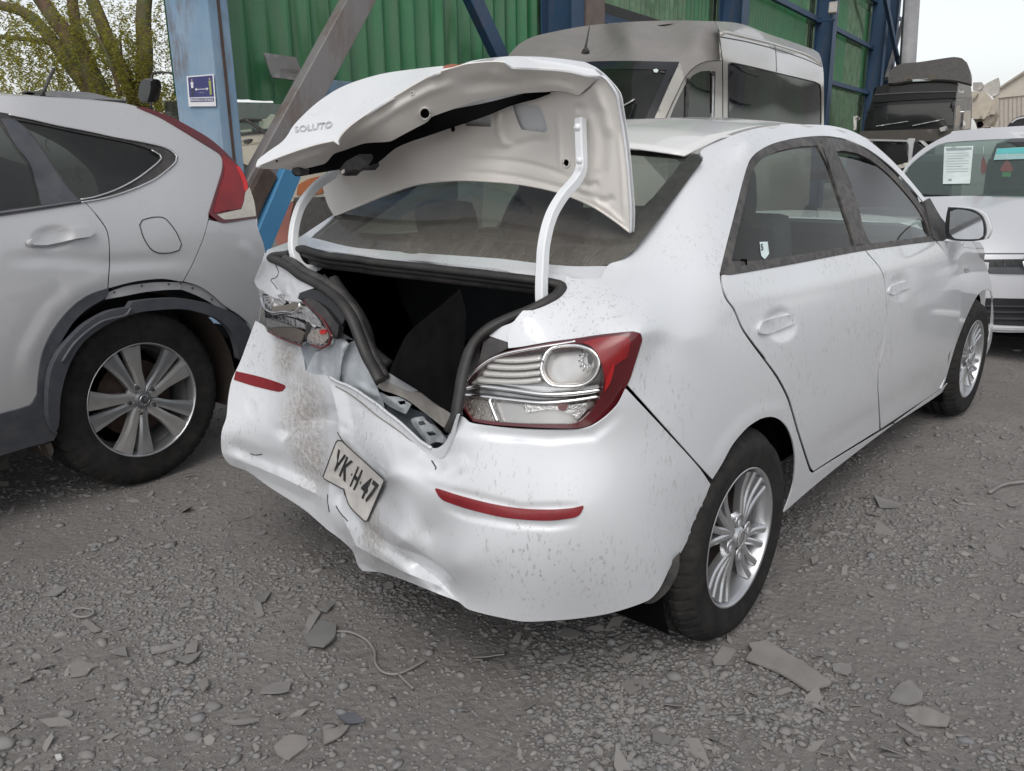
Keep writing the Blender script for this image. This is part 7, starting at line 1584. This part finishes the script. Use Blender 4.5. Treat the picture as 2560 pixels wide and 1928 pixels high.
L = [
 ('debris_piece', 'squarish card scrap just left of the large cardboard sheet', D_((335, 1385), (380, 1325), (440, 1335), (445, 1350), (400, 1405), (345, 1405)), M_card),
 ('debris_piece', 'small oblong flat scrap just right of the large cardboard sheet tip', D_((890, 1405), (935, 1400), (978, 1415), (982, 1438), (960, 1450), (895, 1440)), M_shard),
 ('debris_piece', 'rounded slab of dusty plastic right of the large cardboard sheet', D_((1150, 1570), (1200, 1500), (1250, 1480), (1310, 1540), (1305, 1570), (1240, 1590)), M_shard),
 ('debris_piece', 'wide flat scrap cut by the bottom right foreground below the rounded slab', D_((1220, 1620), (1300, 1600), (1440, 1650), (1420, 1690), (1280, 1680)), M_card),
 ('debris_piece', 'pointed flat scrap on the gravel beside the sedan rear door, farthest', D_((1080, 620), (1130, 640), (1220, 665), (1200, 680), (1110, 680)), M_shard),
 ('debris_piece', 'triangular flat scrap to the right of the sedan right rear wheel', D_((1100, 740), (1180, 800), (1170, 812), (1075, 805)), M_card),
 ('debris_piece', 'tiny square scrap close beside the right rear tyre', D_((790, 910), (830, 900), (822, 930), (797, 940)), M_card),
 ('plastic_disc', 'dark grey oval plastic cover with small hole under the bumper', F_((1395, 715), (1420, 670), (1470, 645), (1550, 662), (1542, 720), (1490, 765), (1420, 758)), M_dsh),
 ('plastic_strip', 'straight narrow strip lying against the dark oval plastic cover', F_((1440, 590), (1478, 608), (1420, 707), (1393, 705)), M_shard),
 ('debris_piece', 'dark leaf shaped scrap above the dark oval plastic cover', F_((1465, 598), (1500, 580), (1545, 570), (1505, 605)), M_dsh),
 ('debris_piece', 'T shaped broken plastic scrap left of the dark oval cover', F_((1165, 540), (1200, 560), (1218, 622), (1185, 627), (1170, 580)), M_shard),
 ('debris_piece', 'dark flat chip on top of the T shaped scrap', F_((1175, 530), (1250, 513), (1222, 555), (1190, 560)), M_dsh),
 ('debris_piece', 'long curved plastic shard left of the pebble patch centre', F_((690, 770), (800, 755), (862, 738), (840, 765), (740, 790), (700, 797)), M_shard),
 ('debris_piece', 'upright angular chip between the two long plastic shards', F_((850, 790), (880, 740), (912, 750), (905, 787)), M_card),
 ('debris_piece', 'long pointed shard just below the upright angular chip', F_((800, 822), (870, 805), (932, 788), (900, 822), (870, 837)), M_shard),
 ('debris_piece', 'jagged torn foil scrap among pebbles at the left edge', F_((310, 850), (345, 835), (360, 818), (400, 840), (462, 850), (425, 865), (400, 892), (330, 902)), M_card),
 ('debris_piece', 'plain triangular chip right of the jagged torn foil scrap', F_((500, 792), (575, 763), (587, 807)), M_shard),
 ('debris_piece', 'short flat stick beside the loop of wire', F_((375, 655), (400, 638), (467, 690), (430, 697)), M_card),
 ('debris_piece', 'large curling plate of dusty plastic at the bottom centre', F_((1260, 1225), (1330, 1175), (1412, 1180), (1422, 1220), (1330, 1287), (1280, 1260)), M_card),
 ('debris_piece', 'tapering flat piece right of the large curling plate', F_((1490, 1150), (1560, 1140), (1612, 1128), (1570, 1178), (1490, 1212)), M_card),
 ('debris_piece', 'long thin bow shaped shard above the large curling plate', F_((1010, 1100), (1090, 1105), (1200, 1098), (1130, 1118), (1070, 1122)), M_shard),
 ('debris_piece', 'blue grey crumpled scrap near the bottom right of the cable', F_((1558, 1085), (1620, 1068), (1682, 1108), (1600, 1114)), M_blues),
 ('debris_piece', 'slim dark edged scrap at upper left of the open gravel', F_((195, 530), (280, 488), (312, 495), (260, 527)), M_shard),
 ('debris_piece', 'small arrow shaped chip below the white bumper dent', F_((830, 473), (888, 490), (868, 502)), M_shard),
 ('debris_piece', 'ragged wide scrap under the pebbles at lower centre', F_((1205, 958), (1270, 933), (1342, 930), (1332, 967), (1280, 977), (1200, 977)), M_shard),
 ('debris_piece', 'notched square chip left of the ragged wide scrap', F_((908, 932), (950, 908), (962, 945), (930, 967)), M_card),
 ('paper_scrap', 'small bright white paper scrap near the bottom left corner', F_((250, 1266), (278, 1262), (287, 1278), (260, 1287)), M_pale),
 ('paper_scrap', 'faint flattened paper scrap at the very bottom left', F_((200, 1312), (246, 1308), (248, 1328), (192, 1332)), M_card),
]
for a in L: scrap(*a)
def wire(label, pts, r=.0038):
    P = []
    for p in crm(pts, False, 8):
        g = at(tuple(p), 'z', 0.0); P.append((g[0], g[1], gz(g[0], g[1])+.010))
    tag(sweep('cable', P, circ(r, 6), M_shard, None, k=1), label, 'cable', 'cables lying on the gravel')
wire('long dusty cable curving away from the dark oval cover', F_((1545, 712), (1620, 715), (1690, 745), (1728, 800), (1730, 850), (1760, 890), (1820, 905), (1880, 885), (1965, 838)))
wire('short straight cable end below the long curved cable', F_((1838, 905), (1870, 940), (1905, 975)))
wire('closed loop of thin wire on the left gravel', F_((330, 620), (350, 602), (390, 598), (430, 606), (432, 625), (400, 638), (355, 638), (330, 622)), .004)
wire('curved pale twig at right on the open ground', D_((1615, 622), (1660, 595), (1710, 578), (1785, 570)), .007)
M_stone = simple('river_stone', (.195, .188, .182), .9, var=.15, vs=14, bump=.3, bs=70)
def stone(label, p0, p1, zf=.55):
    k = F_ if label[0] == 'F' else D_; a = at(k((p0[0], (p0[1]+p1[1])/2)), 'z', 0.0); b = at(k((p1[0], (p0[1]+p1[1])/2)), 'z', 0.0)
    c = (a+b)/2; r = np.linalg.norm(a-b)/2
    bm = bmesh.new(); bmesh.ops.create_icosphere(bm, subdivisions=3, radius=1)
    for v in bm.verts:
        v.co *= 1+.14*mnoise.noise(v.co*1.3+Vector((c[0]*9, c[1]*9, 0))); v.co = Vector((v.co.x*r, v.co.y*r*.72, v.co.z*r*zf))
    for f in bm.faces: f.smooth = True
    bm.transform(Matrix.Translation((c[0], c[1], gz(c[0], c[1])+r*zf*.35)) @ Matrix.Rotation(math.atan2(b[1]-a[1], b[0]-a[0]), 4, 'Z'))
    me = bpy.data.meshes.new('stone'); bm.to_mesh(me); bm.free()
    tag(link('stone', me, M_stone), label[2:], 'stone', 'larger stones on the gravel')
for s in (('F:large round grey stone in the lower left foreground', (268, 1062), (340, 1115)), ('F:pale flat stone cut by the left edge at bottom', (-40, 1195), (72, 1262)), ('F:oval stone in the bare dust left of centre bottom', (640, 1150), (702, 1186)),
          ('F:broad low stone just above the lone oval stone', (948, 1038), (1022, 1078)), ('F:long buried stone right of the lone oval stone', (850, 1168), (932, 1222)), ('D:single large stone right of the right rear wheel', (1120, 1045), (1186, 1080)),
          ('D:blue grey stone above the rounded plastic slab', (1174, 1298), (1246, 1350)), ('D:stone touching the front edge of the rear tyre', (555, 1060), (612, 1095)), ('D:dark blue stone in the cluster beside the sill', (865, 790), (905, 832))):
    stone(*s)
# broken chips and flakes too many to count
def chips():
    V, F = [], []; n = 0
    while n < 1100:
        p = (rgd.uniform(-60, 2620), rgd.uniform(1080, 2000)); X_ = at(p, 'z', 0.0); x, y = X_[0], X_[1]
        if rgd.random() > .35+1.1*mnoise.fractal(Vector((x*1.5+9, y*1.5, 4)), 1.0, 2.0, 3): continue
        s = .0058*math.exp(rgd.normal(0, .5)); a = rgd.uniform(0, 6.28); k = len(V); m_ = rgd.integers(4, 7)
        tl = rgd.normal(0, .28, 2); h = gz(x, y)+.004+s*.2; ar = rgd.uniform(1, 3.2)
        P = []
        for i in range(m_):
            t = 6.283*i/m_+rgd.normal(0, .25); u, v = s*ar*math.cos(t), s*math.sin(t)
            xx, yy = u*math.cos(a)-v*math.sin(a), u*math.sin(a)+v*math.cos(a); P.append((x+xx, y+yy, h+tl[0]*xx+tl[1]*yy))
        V += P+[(q[0], q[1], q[2]-.003) for q in P]
        F.append(tuple(k+i for i in range(m_)))
        for i in range(m_): F.append((k+i, k+m_+i, k+m_+(i+1) % m_, k+(i+1) % m_))
        n += 1
    m_ = NT('flake'); g = m_.n('ShaderNodeNewGeometry')
    m_.set(base=m_.ramp(g.outputs['Random Per Island'], (0, (.17, .163, .16)), (.5, (.21, .198, .186)), (1, (.25, .235, .22))), rough=.9)
    tag(link('gravel_flakes', mesh_np('gravel_flakes', V, F, False), m_.m), kind='stuff')
chips()
